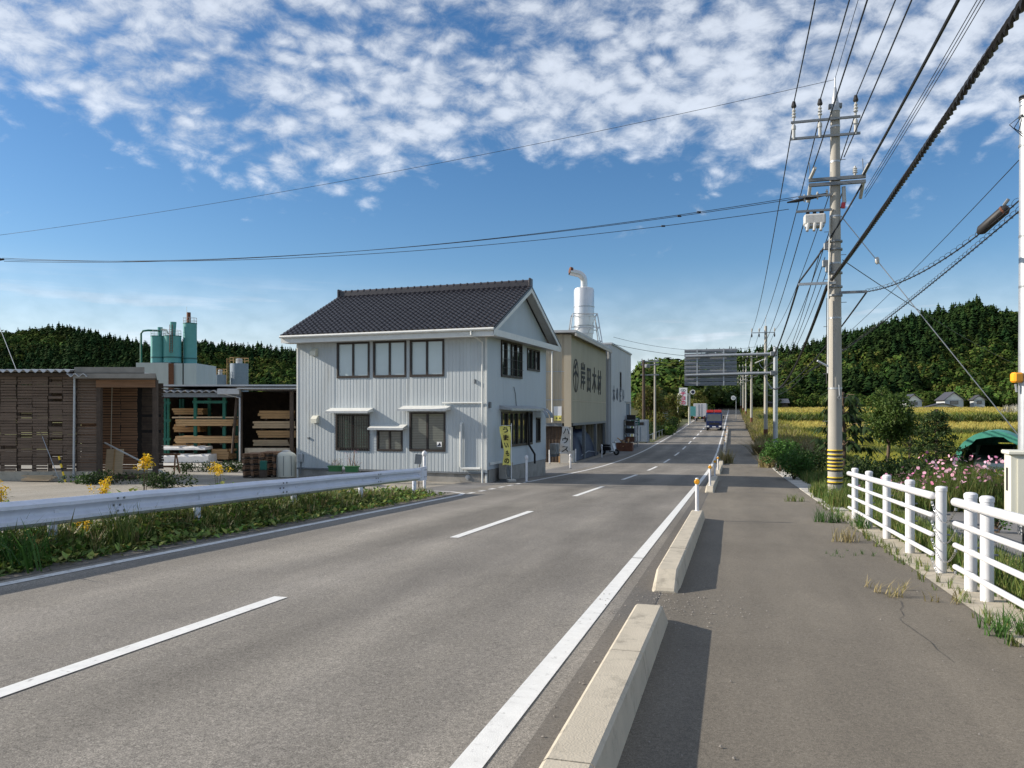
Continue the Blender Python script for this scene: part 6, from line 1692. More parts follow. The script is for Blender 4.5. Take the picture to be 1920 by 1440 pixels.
def scatter_rp(n, t0, t1, s0, s1, px0=1380, px1=2050, dz=0.0, bias=None):
    t = rng.uniform(t0, t1, n); s = rng.uniform(s0, s1, n)
    if bias: s = s0 + (s1 - s0) * rng.random(n) ** bias
    x = t * CA + s * SA; y = -t * SA + s * CA
    px = 960 + x / np.maximum(y, .1) * F
    ok = (px > px0) & (px < px1) & (y > 0)
    t, s, x, y = t[ok], s[ok], x[ok], y[ok]
    return np.stack([x, y, np.interp(s, _ss, _zz) + dz], 1), t, s
def tuft_stuff(name, label, cat, n, t0, t1, s0, s1, h, mat, dz=0, wid=1.0, tn=(.75, 1.25), px0=1380, px1=2050, bias=None, var=TUF):
    pos, t, s = scatter_rp(n, t0, t1, s0, s1, px0, px1, dz, bias); m = len(pos)
    sc = rng.uniform(h[0], h[1], m)
    o = join_scatter(name, var, pos, sc * wid, rng.uniform(0, 6.28, m), LEAF[mat], tint=tints(m, *tn, .06), sclz=sc)
    return tag(o, label, cat, kind='stuff')
tuft_stuff('rice_plants', 'yellow green rice standing in the nearest field', 'rice', 16000, 7.5, 52, 34, 63, (.40, .62), 'rice', .1, .9)
tuft_stuff('rice_plants', 'yellow green rice in the field behind the first bank', 'rice', 12000, 6, 90, 67, 100, (.45, .7), 'rice', .2, 1.1)
tuft_stuff('rice_plants', 'golden ripe rice in the middle field', 'rice', 9000, 6, 130, 104.5, 140, (.5, .75), 'rice_gold', .3, 1.6)
tuft_stuff('rice_plants', 'green yellow rice in the upper field', 'rice', 7000, 6, 170, 147, 200, (.6, .85), 'rice', .4, 2.0)
tuft_stuff('rice_plants', 'golden rice in the farthest field below the houses', 'rice', 6000, 6, 200, 206, 262, (.6, .9), 'rice_gold', .5, 2.6)
tuft_stuff('bank_grass', 'green weeds on the first field bank', 'grass', 3500, 5, 60, 62, 67, (.4, .9), 'grass', .1, 1.0, (.6, 1.1))
tuft_stuff('bank_grass', 'green weeds on the second field bank', 'grass', 3500, 5, 90, 99, 105, (.5, 1.2), 'grass', .2, 1.3, (.5, 1.0))
tuft_stuff('bank_grass', 'tall green weeds on the far field bank', 'grass', 4000, 5, 150, 139, 149, (.8, 1.9), 'grass', .3, 2.0, (.5, 1.0))
tuft_stuff('pampas_grass', 'row of white plumed pampas grass on the upper right bank', 'grass', 900, 60, 140, 196, 206, (1.4, 2.6), 'plume', .4, 1.2, (.8, 1.1), 1770)
# rough grass between the footway and the fields
tuft_stuff('roadside_grass', 'rough green grass along the right of the footway', 'grass', 9000, 2.75, 8.0, 20.5, 64, (.18, .55), 'grass', 0, .6, (.6, 1.15))
tuft_stuff('roadside_grass', 'dry and green weeds along the far footway', 'grass', 6000, 2.4, 7.5, 60, 200, (.5, 1.3), 'dry', 0, 1.1, (.5, 1.0), 1360)
tuft_stuff('roadside_grass', 'yellow green weeds beside the distant poles', 'grass', 5000, 2.6, 8.0, 70, 240, (.5, 1.4), 'rice', 0, 1.2, (.5, 1.0), 1360)
tuft_stuff('fence_grass', 'grass growing under the white pipe fences', 'grass', 2600, 2.62, 3.35, 5.0, 20.5, (.10, .40), 'grass', 0, .55, (.7, 1.25), 1500, 2100)
tuft_stuff('fence_grass', 'short turf around the big pole foot', 'grass', 1500, 2.35, 5.0, 20.5, 27, (.15, .5), 'grass', 0, .6, (.7, 1.2))
tuft_stuff('footway_edge_grass', 'thin weeds in the joint along the footway edge', 'grass', 260, 2.1, 2.35, 3, 22, (.04, .16), 'grass', 0, .9, (.7, 1.2), 1400, 2100)
tuft_stuff('path_edge_grass', 'grass along the far edge of the side path', 'grass', 2500, 3.5, 14, 20.6, 23.5, (.15, .5), 'grass', 0, .6, (.6, 1.1))

# ------------------------------------------------------------------ weeds on the verge at the left
lv = [leaf(1, .75, .15), leaf(1, .55, .05)]
n = 16000
t = np.where(rng.random(n) < .75, rng.uniform(-9.4, -8.25, n), rng.normal(-8.08, .16, n)); s = rng.uniform(1.5, 21.2, n)
keep = rng.random(n) < np.clip((21.4 - s) / 3.0, .15, 1); t, s = t[keep], s[keep]; n = len(t)
edge = np.clip((-8.0 - t) / .9, .12, 1); hgt = edge * (.22 + .34 * np.sin(s * 1.3 + 1.0) ** 2 + .22 * rng.random(n)) * np.clip((22 - s) / 8, .35, 1)
pos = np.stack([t * CA + s * SA, -t * SA + s * CA, np.interp(s, _ss, _zz) + hgt * rng.random(n) ** .7], 1)
tag(join_scatter('verge_weeds', lv, pos, rng.uniform(.05, .15, n), rng.uniform(0, 6.28, n), LEAF['verge'], tilt=rng.uniform(-.5, 1.1, n), tint=tints(n, 1.0, 2.0, .12)), 'leafy creeping weeds crowding the verge below the guard rail', 'weeds', kind='stuff')
n = 2600
t = rng.normal(-8.55, .35, n).clip(-9.5, -7.95); s = rng.uniform(1.5, 21.5, n)
pos = np.stack([t * CA + s * SA, -t * SA + s * CA, np.interp(s, _ss, _zz)], 1); sc = rng.uniform(.15, .62, n) * np.clip((-7.8 - t) / .8, .3, 1) * np.clip((23 - s) / 8, .4, 1)
tag(join_scatter('verge_grass', TUF, pos, sc * .7, rng.uniform(0, 6.28, n), LEAF['grass'], tint=tints(n, .5, 1.1, .08), sclz=sc), 'grass and dry stalks mixed into the verge weeds', 'grass', kind='stuff')
n = 420
t = rng.uniform(-9.3, -8.0, n); s = rng.uniform(1.5, 21.3, n)
pos = np.stack([t * CA + s * SA, -t * SA + s * CA, np.interp(s, _ss, _zz)], 1); sc = rng.uniform(.15, .65, n) * np.clip((-7.7 - t) / .9, .3, 1) * np.clip((23 - s) / 8, .4, 1)
tag(join_scatter('dry_stalks', TUF, pos, sc * .8, rng.uniform(0, 6.28, n), LEAF['dry'], tint=tints(n, .5, 1.1, .06), sclz=sc), 'straw coloured stalks standing among the verge weeds', 'grass', kind='stuff')
n = 420
t = rng.uniform(-8.3, -7.75, n); s = rng.uniform(3, 20, n); pos = np.stack([t * CA + s * SA, -t * SA + s * CA, np.interp(s, _ss, _zz) + .012], 1)
tag(join_scatter('dead_leaves', lv, pos, rng.uniform(.03, .09, n), rng.uniform(0, 6.28, n), LEAF['dry'], tilt=rng.uniform(-.2, .2, n), tint=tints(n, .4, .8, .05)), 'dry leaf litter along the road edge under the verge', 'leaf litter', kind='stuff')
def goldenrod(label, px, Y, h, k):
    p = on(px, Y); t_ = thing('goldenrod', label, 'plant', p); r = np.random.default_rng(k); mb = MB(); bl = []
    for j in range(3):
        b = Vector((r.normal(0, .08), r.normal(0, .09), h * r.uniform(.85, 1.05))); mb.tube([(r.normal(0, .02), r.normal(0, .02), 0), b * .5 + Vector((0, 0, .05)), b], [.008, .006, .004], 5)
        for q in range(5): bl.append((b.x + r.normal(0, .05), b.y + r.normal(0, .05), b.z - .04 * q, .055))
    mb.build('stem', 'bark', t_); stuff(crown('bloom', bl, LEAF['gold'], t_, .035, 9000, r, 1.0, .2, (.85, 1.15)))
    n = 70; pos = np.stack([r.normal(0, .07, n), r.normal(0, .07, n), r.uniform(.1, h * .85, n)], 1)
    join_scatter('leaves', [leaf(1, .22, .05)], pos, r.uniform(.07, .13, n), r.uniform(0, 6.28, n), LEAF['bush'], t_, tilt=r.uniform(-.3, .4, n), tint=np.full((n, 3), .8))
for k_, (lb, px, Y, h) in enumerate((('yellow goldenrod cut off by the left edge', 2, 10.3, 1.0), ('low fading goldenrod behind the guard rail', 188, 13.0, .86), ('tall double headed goldenrod behind the guard rail', 270, 13.6, 1.22), ('goldenrod just left of the pair of pallet stacks', 408, 16.5, .98), ('goldenrod bloom low under the rail, left part', 150, 11.2, .42), ('goldenrod bloom low under the rail, middle part', 418, 15.5, .40))):
    goldenrod(lb, px, Y, h, k_)
# rough growth in the yard
for i_, (lb, px, Y, w, h, mt) in enumerate((('dark weed heap in front of the slatted shed corner', 205, 26.2, 1.5, .45, 'dark'), ('dark green creeper heap behind the tall goldenrod', 315, 24.5, 1.4, .5, 'dark'), ('long low weed heap in the middle of the yard', 395, 36.0, 3.0, .5, 'dark'), ('thin weeds at the foot of the shed pipe', 150, 26.5, .9, .3, 'bush'))):
    t_ = thing('weed_heap', lb, 'weeds', on(px, Y)); r = np.random.default_rng(70 + i_)
    crown('foliage', [(r.uniform(-w / 2, w / 2), r.uniform(-.4, .4), h * .35, h * r.uniform(.5, .9)) for _ in range(int(9 * w))], LEAF[mt], t_, .09, 700, r, .7, .3)
    mb = MB()
    for q in range(6): mb.tube([(r.uniform(-w / 2, w / 2), 0, 0), (r.uniform(-w / 2, w / 2), r.uniform(-.2, .2), h * .8)], [.012, .005], 4)
    mb.build('stems', 'bark', t_)

# ------------------------------------------------------------------ weeds on the footway
def clump(label, px, Y, h, mat, n=10, wide=.8, k=0, lean=0):
    t_ = thing('weed_clump', label, 'weeds', on(px, Y)); r = np.random.default_rng(200 + k); m = n
    pos = np.stack([r.normal(0, .10 * wide, m), r.normal(0, .10 * wide, m), np.zeros(m)], 1); sc = r.uniform(.6, 1.1, m) * h
    o = join_scatter('blades', [tuft(9, 1, .016, .25, q + 50 + k) for q in range(4)], pos, sc * wide, r.uniform(0, 6.28, m), LEAF[mat], t_, tint=np.full((m, 3), 1.0), sclz=sc); stuff(o)
    return t_
clump('dry tan grass clump on the footway near the pole', 1582, 12.6, .30, 'dry', 12, 1.0, 1)
clump('small green weed in a footway crack', 1582, 11.1, .09, 'bush', 9, 2.0, 2)
clump('thin straggling dry weed on the near footway', 1690, 8.15, .16, 'dry', 9, 2.0, 3)
clump('green tuft at the slab edge left of the fence', 1550, 15.6, .32, 'bush', 16, 1.1, 4)
clump('green tuft beside the end post of the fence', 1608, 14.6, .34, 'bush', 12, 1.0, 5)
clump('weed where the drain slabs begin', 1492, 21.0, .22, 'grass', 12, 1.6, 6)
clump('grass tuft at the right edge under the fence rail', 1895, 6.5, .22, 'bush', 16, 1.5, 7)
clump('dry bushy grass growing over the kerb', 1361, 50.5, .95, 'dry', 26, 1.3, 8)
clump('sandy dry grass hanging over the far footway', 1440, 46.0, .9, 'dry', 34, 1.7, 9)
clump('pale dry grass tussock beside the second pole', 1428, 62.0, 1.2, 'dry', 40, 2.0, 10)
clump('tall dark grass at the left edge of the verge', 22, 9.25, .62, 'bush', 16, 1.3, 12)
clump('tall grass stems rising in front of the guard rail', 232, 11.0, .6, 'grass', 9, .8, 13)
clump('tall grass at the foot of the big pole', 1548, 22.5, .55, 'grass', 22, 1.4, 11)

# ------------------------------------------------------------------ garden plants right of the footway
def bush(label, px, Y, w, h, mat, size, dens, k, name='bush', cat='bush', n=14):
    t_ = thing(name, label, cat, on(px, Y)); r = np.random.default_rng(300 + k); bl = []
    for q in range(n):
        a = r.uniform(0, 6.28); rr = w * .5 * r.uniform(.1, .75); bl.append((rr * math.cos(a), rr * math.sin(a), h * r.uniform(.3, .72), w * r.uniform(.2, .32)))
    mb = MB()
    for b in bl: mb.tube([(0, 0, -.05), (b[0] * .5, b[1] * .5, b[2] * .6), b[:3]], [.025, .016, .006], 5)
    mb.build('stems', 'bark', t_); crown('foliage', bl, LEAF[mat], t_, size, dens, r, .85, .35); return t_
bush('rounded bright green bush at the footway edge', 1488, 33.5, 1.75, 1.45, 'bush', .10, 900, 1)
bush('looser yellow green bush behind the rounded one', 1462, 41.0, 2.0, 1.8, 'bush', .13, 620, 2)
bush('dark low bush between the rounded bush and the pole', 1512, 36.0, 1.9, 1.3, 'dark', .12, 520, 3)
bush('dark green plant behind the first fence post', 1622, 25.5, 1.6, 1.1, 'dark', .13, 520, 4)
bush('low dark shrubs under the round tree', 1668, 27.0, 2.6, .95, 'dark', .12, 420, 5)
bush('dark undergrowth before the spreading evergreen', 1722, 25.5, 2.4, .9, 'dark', .12, 420, 6)
bush('leafy plant beside the cabinet at the right', 1868, 14.2, .5, .45, 'bush', .07, 900, 7)
# large leaved tree behind the big pole
def drooping(label, px, Y, h, w):
    t_ = thing('big_leaf_tree', label, 'tree', on(px, Y)); r = np.random.default_rng(5); mb = MB(); mb.tube([(0, 0, -.2), (.05, 0, h * .5), (0, 0, h * .95)], [.09, .07, .03], 8)
    V, T, C = [], [], []; L0, F0 = leaf(1, .34, -.05); L0 = np.array(L0); o = 0
    for q in range(26):
        z = h * (.42 + .55 * q / 26); a = q * 2.4; e = w * .5 * (1.05 - .6 * (q / 26)) * r.uniform(.6, 1.0); tip = Vector((e * math.cos(a), e * math.sin(a), z + .12 - e * .12))
        mb.tube([(0, 0, z - .15), tip * .5 + Vector((0, 0, z * .5 + .05)), tip], [.02, .012, .006], 5)
        for m_ in range(16):
            f = .35 + .65 * m_ / 16; p = Vector((0, 0, z)).lerp(tip, f); yaw = a + r.uniform(-1.3, 1.3); dn = r.uniform(.3, 1.25); sz = r.uniform(.28, .5)
            Mx = Matrix.Rotation(yaw - math.pi / 2, 3, 'Z') @ Matrix.Rotation(-dn, 3, 'X')
            for v in L0: V.append(tuple(Mx @ Vector(v * sz) + p)); C.append([r.uniform(.7, 1.2)] * 3)
            T += [tuple(x + o for x in fq) for fq in F0]; o += len(L0)
    mb.build('trunk', 'bark', t_, smooth=True); tri_object('crown', np.array(V), np.array(T), LEAF['dark'], t_, np.array(C)); return t_
drooping('dark large leaved tree directly behind the big pole', 1580, 26.8, 3.5, 2.5)
limb_tree('round_tree', 'round crowned green tree standing in the field edge', 'tree', on(1662, 32), 4.0, 1.75, 1.25, 24, .13, 1700, LEAF['tree'], 11, (.12, 0), .075)
limb_tree('round_tree', 'small darker tree right behind the round crowned one', 'tree', on(1702, 36), 3.2, 1.2, 1.0, 12, .12, 800, LEAF['dark'], 12, (.1, 0), .06)
# spreading evergreen
def spreading(label, px, Y, h, w):
    t_ = thing('spreading_evergreen', label, 'tree', on(px, Y)); r = np.random.default_rng(8); mb = MB(); mb.tube([(0, 0, -.2), (0, 0, h)], [.09, .02], 8); bl = []
    for q in range(46):
        f = q / 46; z = h * (.12 + .86 * f); a = q * 2.4; e = w * .5 * (1 - f) ** .75 * r.uniform(.45, 1.08) + .08
        tip = Vector((e * math.cos(a), e * math.sin(a), z + e * .10)); mb.tube([(0, 0, z - .1), tip], [.02, .005], 5)
        for m_ in (.45, .8, 1.0): p = Vector((0, 0, z)).lerp(tip, m_); bl.append((p.x, p.y, p.z, .15 + .10 * e * (1.1 - m_ * .5)))
    mb.build('trunk', 'bark', t_, smooth=True); crown('crown', bl, LEAF['dark'], t_, .095, 1100, r, .45, .2, (.7, 1.5)); return t_
spreading('spreading dark evergreen shrub right of the round tree', 1756, 30.0, 2.9, 3.0)
# bamboo stakes
t_ = thing('garden_stakes', 'pale bamboo stakes tied in a row behind the fence', 'stakes', on(1614, 29))
for k_ in range(5): MB().tube([(-.3 + .13 * k_, 0, 0), (-.28 + .13 * k_, 0, 1.0 + .1 * (k_ % 2))], .012, 5).build('stake', 'lumber_pale', t_)
MB().tube([(-.4, -.02, .6), (.35, -.02, .62)], .01, 5).build('cross_stick', 'lumber_pale', t_)
# cosmos bed
t_ = thing('cosmos_bed', 'pink and white cosmos flowers in a tall tangled bed', 'flowers', on(1810, 19.6)); r = np.random.default_rng(21)
V0 = []
n = 900; pos = np.stack([r.normal(0, .75, n), r.normal(0, .6, n), np.zeros(n)], 1); env = np.exp(-(pos[:, 0] / 1.2) ** 2) * .35 + .75
sc = r.uniform(.55, 1.1, n) * env * 1.05
join_scatter('stems', [tuft(5, 1, .010, .2, q + 80) for q in range(5)], pos, sc * .55, r.uniform(0, 6.28, n), LEAF['grass'], t_, tint=tints(n, .6, 1.05, .08), sclz=sc)
n = 1500; p2 = np.stack([r.normal(0, .75, n), r.normal(0, .6, n), np.zeros(n)], 1); e2 = np.exp(-(p2[:, 0] / 1.2) ** 2) * .35 + .75; p2[:, 2] = r.uniform(.1, 1.0, n) * e2
join_scatter('leaves', [leaf(1, .35, .1)], p2, r.uniform(.05, .12, n), r.uniform(0, 6.28, n), LEAF['bush'], t_, tilt=r.uniform(-.6, .9, n), tint=tints(n, .6, 1.1, .1))
def flower():
    V, T = [(0, 0, .02)], []
    for q in range(8):
        a = 2 * math.pi * q / 8; b = a + .33; c = a - .33; i0 = len(V); V += [(.8 * math.cos(c), .8 * math.sin(c), 0), (1.0 * math.cos(a), 1.0 * math.sin(a), .1), (.8 * math.cos(b), .8 * math.sin(b), 0)]; T += [(0, i0, i0 + 1), (0, i0 + 1, i0 + 2)]
    return V, T
n = 230; p3 = np.stack([r.normal(0, .8, n), r.normal(-.1, .6, n), np.zeros(n)], 1); e3 = np.exp(-(p3[:, 0] / 1.2) ** 2) * .4 + .7; p3[:, 2] = e3 * r.uniform(.55, 1.18, n) * 1.05
join_scatter('blossoms', [flower()], p3, r.uniform(.03, .055, n), r.uniform(0, 6.28, n), LEAF['cosmos'], t_, tilt=r.uniform(.2, 1.5, n), tint=tints(n, .8, 1.1, .04))
t_ = thing('cosmos_bed', 'smaller cosmos patch seen through the fence rails', 'flowers', on(1690, 21.0)); r = np.random.default_rng(22)
n = 240; pos = np.stack([r.normal(0, .5, n), r.normal(0, .3, n), np.zeros(n)], 1); sc = r.uniform(.35, .75, n)
join_scatter('stems', [tuft(5, 1, .010, .2, q + 90) for q in range(4)], pos, sc * .6, r.uniform(0, 6.28, n), LEAF['bush'], t_, tint=tints(n, .4, .9, .1), sclz=sc)
n = 60; p3 = np.stack([r.normal(0, .5, n), r.normal(-.1, .3, n), r.uniform(.3, .8, n)], 1); join_scatter('blossoms', [flower()], p3, r.uniform(.025, .045, n), r.uniform(0, 6.28, n), LEAF['cosmos'], t_, tilt=r.uniform(.2, 1.5, n), tint=tints(n, .8, 1.1, .04))

# ------------------------------------------------------------------ green tunnel shelter with a car
SHP = on(1862, 33.0)
sh = thing('tunnel_shelter', 'green tarpaulin tunnel shelter with a car inside', 'shelter', SHP, -R(34))
RX, RH = 1.5, 2.0; n = 18; mb = MB(); rows = []
def arc(f, y, sc=1.0):
    a = math.pi * (1 - f); x = RX * sc * math.copysign(abs(math.cos(a)) ** .75, math.cos(a)); z = RH * sc * abs(math.sin(a)) ** .8 + (.12 * (1 - abs(f - .5) * 6) if abs(f - .5) < .16 else 0)
    return (x, y, max(z, 0))
LY_ = np.linspace(0, 5.2, 9)
for y in LY_:
    rows.append(len(mb.v))
    for k_ in range(n + 1): p = arc(k_ / n, y); w = .02 * math.sin(k_ * 3 + y * 4); mb.v.append((p[0] * (1 + w * .5), p[1], p[2] * (1 + w * .4)))
for a, b in zip(rows[:-1], rows[1:]):
    for k_ in range(n): mb.f.append((a + k_, a + k_ + 1, b + k_ + 1, b + k_))
mb.build('cover', 'tarp_green', sh, smooth=50)
for y in (0, 1.7, 3.4, 5.2): MB().tube([arc(k_ / n, y, .985) for k_ in range(n + 1)], .025, 6).build('hoop', 'galv', sh, smooth=True)
mb = MB()
for k_ in range(n):
    a, b, c, d_ = arc(k_ / n, -.03, 1.02), arc((k_ + 1) / n, -.03, 1.02), arc((k_ + 1) / n, -.05, .90 + .02 * math.sin(k_ * 2.3)), arc(k_ / n, -.05, .90 + .02 * math.sin(k_ * 2.3 - 2.3)); mb.quad(a, b, c, d_)
mb.build('front_hem', 'tarp_green', sh, smooth=40)
mb = MB()
for k_ in range(n):
    a, b = arc(k_ / n, 5.1, .99), arc((k_ + 1) / n, 5.1, .99)
    if a[0] < -.1 or k_ > 15: mb.quad((a[0], 5.1, 0), (b[0], 5.1, 0), b, a)
    else: mb.quad((a[0], 5.1, 0), (b[0], 5.1, 0), (b[0], 5.1, .95), (a[0], 5.1, .95)); mb.quad((a[0], 5.1, 1.5), (b[0], 5.1, 1.5), (b[0], 5.1, max(1.5, b[2])), (a[0], 5.1, max(1.5, a[2])))
mb.build('rear_curtain', 'tarp_green', sh)
car = thing('parked_car', 'silver car parked in the green tunnel shelter', 'car', SHP + Vector((.75, 1.1, 0)), -R(34))
mb = MB(); prof = [(-.05, .35), (-.02, .72), (.25, .86), (1.05, .98), (1.75, 1.45), (3.0, 1.47), (3.6, 1.0), (3.9, .9), (3.95, .35)]
mb.prism([(-.78, y, z) for y, z in prof], (1.56, 0, 0)); MT['silver'] = M('silver_car_paint', (.5, .52, .54), .25, metal=.4, var=.05, coat=.5); mb.build('body', 'silver', car)
mb = MB(); mb.quad((-.68, 1.05, 1.0), (.68, 1.05, 1.0), (.60, 1.73, 1.43), (-.60, 1.73, 1.43)); 
for q in range(4): v = list(mb.v[q]); v[1] -= .015; v[2] += .012; mb.v[q] = tuple(v)
mb.build('windscreen', 'pane_dark', car)
for x in (-.58, .58): MB().cbox((x, -.03, .66), (.34, .06, .16), .02).build('headlight', 'lamp', car)
MB().bx(-.3, .3, -.06, -.03, .45, .58).build('number_plate', 'sign_white', car); MB().bx(-.8, .8, -.08, .1, .3, .46).build('bumper', 'silver', car)
for x in (-.72, .72):
    for y in (.7, 3.2): wheel(car, x, y, .29, .18)
for x in (-.86, .86): MB().cbox((x, 1.25, 1.05), (.16, .1, .12), .02).build('mirror', 'silver', car)
# cabinet on a post at the right edge
cbp = Vector(((1938 - 960) / F * 9.6, 9.6, 0)); cbp.z = gz(cbp.x, cbp.y)
cb = thing('street_cabinet', 'cream equipment cabinet on a post at the right edge', 'cabinet', cbp, R(-22))
MB().cbox((0, 0, 1.07), (.56, .34, .80), .012).build('body', 'cabinet', cb); MB().cbox((0, -.01, 1.49), (.62, .42, .05), .012).build('roof', 'cabinet', cb)
MB().bx(-.20, .24, -.186, -.172, .70, 1.43).build('door', 'cabinet', cb); MB().bx(-.295, -.283, -.06, -.02, 1.02, 1.30).build('vent_slot', 'black', cb)
MB().tube([(-.05, 0, -.2), (-.05, 0, .68)], .07, 12).build('leg', 'black', cb, smooth=40); MB().tube([(.12, -.05, -.1), (.12, -.05, .68)], .05, 12).build('conduit', 'white_paint', cb, smooth=40)

# ------------------------------------------------------------------ houses and scrub under the right hill
def far_house(label, px, py_top, Y, w, d, h, rot, low=False):
    p = on(px, Y); zt = EYE + (772 - py_top) / F * Y; p.z = zt - h; t_ = thing('farm_house', label, 'house', p, rot); eh_ = h * (.62 if not low else .7)
    mb = MB(); mb.bx(-w / 2, w / 2, 0, d, -4, eh_); mb.build('wall', 'greywhite' if not low else 'wood_dark', t_)
    mb = MB(); mb.prism([(-w / 2, 0, eh_), (w / 2, 0, eh_), (0, 0, h - .25)], (0, d, 0)); mb.build('gable', 'sign_white' if not low else 'greywhite', t_)
    for sg_ in (-1, 1):
        mb = MB(); mb.prism([(sg_ * (w / 2 + .5), -.5, eh_ - .32), (0, -.5, h - .12), (0, -.5, h + .1), (sg_ * (w / 2 + .5), -.5, eh_ - .12)], (0, d + 1, 0)); mb.build('roof_slope', 'tile', t_)
    fr = MB().bx(-w * .22, w * .22, -.06, -.01, eh_ - 1.5, eh_ - .4).build('window', 'frame', t_); MB().bx(-w * .2, w * .2, -.07, -.055, eh_ - 1.42, eh_ - .48).build('pane', 'pane_dark', fr)
    return t_
far_house('small white gabled house at the foot of the hill, left one', 1714, 739, 252, 4.6, 6, 5.5, R(-10))
far_house('white gabled house with dark roof at the hill foot, middle one', 1789, 735, 252, 5.6, 7, 6.5, R(-8))
far_house('low dark roofed farm building before the middle house', 1768, 756, 246, 9, 5, 3.8, R(-12), True)
far_house('tiny white gable among the shrubs at the far right', 1836, 741, 254, 3.2, 4, 3.6, R(-15))
far_house('low grey roofed house at the end of the fields', 1475, 748, 268, 12, 6, 4.2, R(75), True)
def scrub(name, label, pts, hs, mat, tn):
    pos = np.array(pts); m = len(pos); sc = rng.uniform(*hs, m)
    tag(join_scatter(name, BRO, pos, sc * 1.15, rng.uniform(0, 6.28, m), LEAF[mat], tint=tints(m, *tn), sclz=sc), label, 'shrubs', kind='stuff')
def belt(n, px0, px1, Y0, Y1, lift=0):
    out = []
    for _ in range(n):
        Y = random.uniform(Y0, Y1); p = on(random.uniform(px0, px1), Y); out.append((p.x, p.y, p.z - .6 + lift * (Y - Y0)))
    return out
scrub('shrub_belt', 'mixed green shrubs along the foot of the right hill', belt(330, 1430, 2050, 263, 294, .08), (2.5, 5.0), 'broad', (.6, 1.3))
scrub('shrub_belt', 'brown and green bushes before the hill at the far right', belt(130, 1800, 2050, 262, 285, .12), (3.5, 7), 'broad', (.9, 1.7))
scrub('shrub_belt', 'dark trees closing the far end of the road', belt(150, 1180, 1460, 268, 300, .05), (4, 10), 'tree', (.5, 1.0))
scrub('shrub_belt', 'turning trees on the slope left of the far road', belt(120, 1195, 1300, 200, 270, .14), (5, 10), 'broad', (.8, 1.5))
# ------------------------------------------------------------------ left of the far road
scrub('roadside_shrubs', 'low green shrubs covering the ground left of the far road', belt(90, 1192, 1262, 100, 150), (1.0, 2.4), 'broad', (.7, 1.5)) 
scrub('roadside_shrubs', 'taller shrubs left of the road behind the shop sign', belt(110, 1240, 1322, 165, 240), (2.0, 4.5), 'broad', (.6, 1.4))
limb_tree('street_tree', 'yellowing tree behind the dark transformer pole', 'tree', on(1218, 97), 6.4, 1.6, 2.5, 30, .26, 330, LEAF['autumn'], 31, (0, 0), .12)
limb_tree('street_tree', 'greenish roadside tree left of the tall white sign', 'tree', on(1262, 132), 5.4, .8, 2.4, 22, .3, 240, LEAF['autumn'], 32, (0, 0), .12)
limb_tree('street_tree', 'dark small tree behind the small grey hut', 'tree', on(1246, 145), 6.2, 1.0, 2.4, 20, .3, 240, LEAF['dark'], 33, (0, 0), .12)
limb_tree('street_tree', 'reddish green tree between the sign and the box truck', 'tree', on(1302, 160), 6.4, 1.0, 2.6, 22, .32, 220, LEAF['autumn'], 34, (0, 0), .12)
ht = thing('grey_hut', 'small pale hut with a dark roof beside the far road', 'hut', on(1238, 118), -A)
mb = MB(); ribbed(mb, (-.9, 0, 0), X_, -Y_, 1.8, 0, 2.9, (), .3, .02, .4); ribbed(mb, (.9, 0, 0), Y_, X_, 3, 0, 2.9, (), .3, .02, .4); mb.build('wall', 'greywhite', ht)
mb = MB(); mb.prism([(-1.2, -.3, 2.9), (1.2, -.3, 2.7), (1.2, -.3, 2.85), (0, -.3, 3.5), (-1.2, -.3, 3.05)], (0, 3.6, 0)); mb.build('roof', 'wood_dark', ht)
hd = thing('hedge', 'dark clipped hedge along the left of the far road', 'hedge', rp(-9.6, 92), -A); r = np.random.default_rng(61)
crown('foliage', [(r.uniform(-.5, .5), q * 1.05, .75 + r.uniform(0, .35) + (z0(92 + q * 1.05) - z0(92)), .95) for q in range(34)], LEAF['dark'], hd, .16, 260, r, .9, .4)
MB().bx(-.1, .1, 0, 34, -.2, .4).build('stems', 'bark', hd)
fp = thing('post_fence', 'low weathered post and rail fence before the dark hedge', 'fence', rp(-8.5, 84), -A)
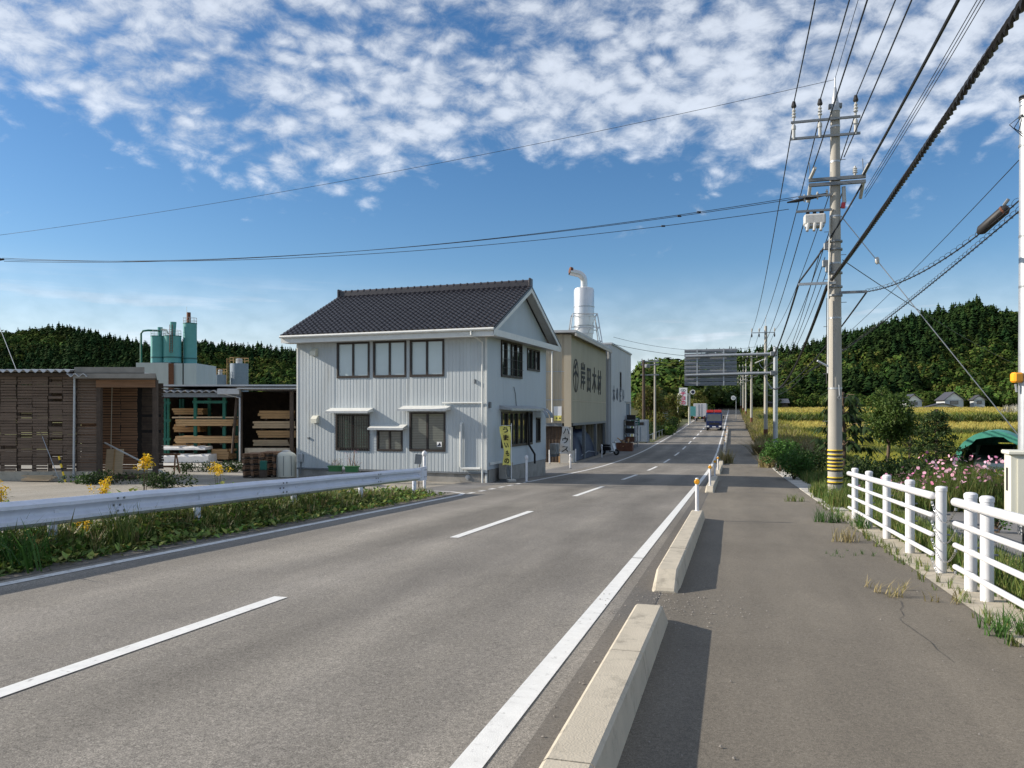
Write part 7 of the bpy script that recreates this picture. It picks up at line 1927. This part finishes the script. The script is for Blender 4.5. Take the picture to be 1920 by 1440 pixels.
for q in range(9):
    zq = z0(84 + q * 4) - z0(84); MB().tube([(0, q * 4, zq), (0, q * 4, zq + .85)], .045, 6).build('post', 'galv_dark', fp)
    if q < 8: zr = z0(88 + q * 4) - z0(84); MB().tube([(0, q * 4, zq + .75), (0, q * 4 + 4, zr + .75)], .03, 6).build('rail', 'galv', fp)

# ------------------------------------------------------------------ grit and cracks on the pavements
n = 410
t = np.concatenate([rng.normal(-.55, .4, 190), rng.uniform(-1.1, -.35, 160), rng.uniform(-.4, 2.1, 60)]); s = np.concatenate([rng.normal(7.6, .5, 190), rng.uniform(2, 20, 160), rng.uniform(3, 14, 60)])
pos = np.stack([t * CA + s * SA, -t * SA + s * CA, np.interp(s, _ss, _zz) + .008], 1)
PB = [([(1, 0, 0), (-.5, .8, 0), (-.5, -.8, 0), (0, 0, .9)], [(0, 1, 3), (1, 2, 3), (2, 0, 3)])]
tag(join_scatter('pebbles', PB, pos, rng.uniform(.004, .013, n), rng.uniform(0, 6.28, n), MT['stone'], tint=np.ones((n, 3))), 'loose grit scattered around the gap between the kerbs', 'gravel', kind='stuff')
def crack(pts, w, nm='pavement_crack'):
    mb = MB(); P = []
    for (a, b) in zip(pts[:-1], pts[1:]):
        for q in range(7): f = q / 7; P.append((a[0] + (b[0] - a[0]) * f + random.uniform(-.02, .02), a[1] + (b[1] - a[1]) * f + random.uniform(-.02, .02)))
    P.append(pts[-1])
    for (a, b) in zip(P[:-1], P[1:]):
        d = Vector((b[0] - a[0], b[1] - a[1])).normalized(); q = Vector((-d.y, d.x)) * w * random.uniform(.4, 1.2)
        mb.quad(rp(a[0] + q.x, a[1] + q.y, .0065), rp(a[0] - q.x, a[1] - q.y, .0065), rp(b[0] - q.x, b[1] - q.y, .0065), rp(b[0] + q.x, b[1] + q.y, .0065))
    mb.build(nm, 'black', walk)
crack([(1.55, 6.3), (1.45, 7.6), (1.62, 8.6), (1.35, 9.6)], .0022); crack([(-.5, 15.6), (.6, 15.9), (2.1, 15.7)], .005, 'pavement_joint'); crack([(-.6, 24.2), (2.1, 24.0)], .006, 'pavement_joint')
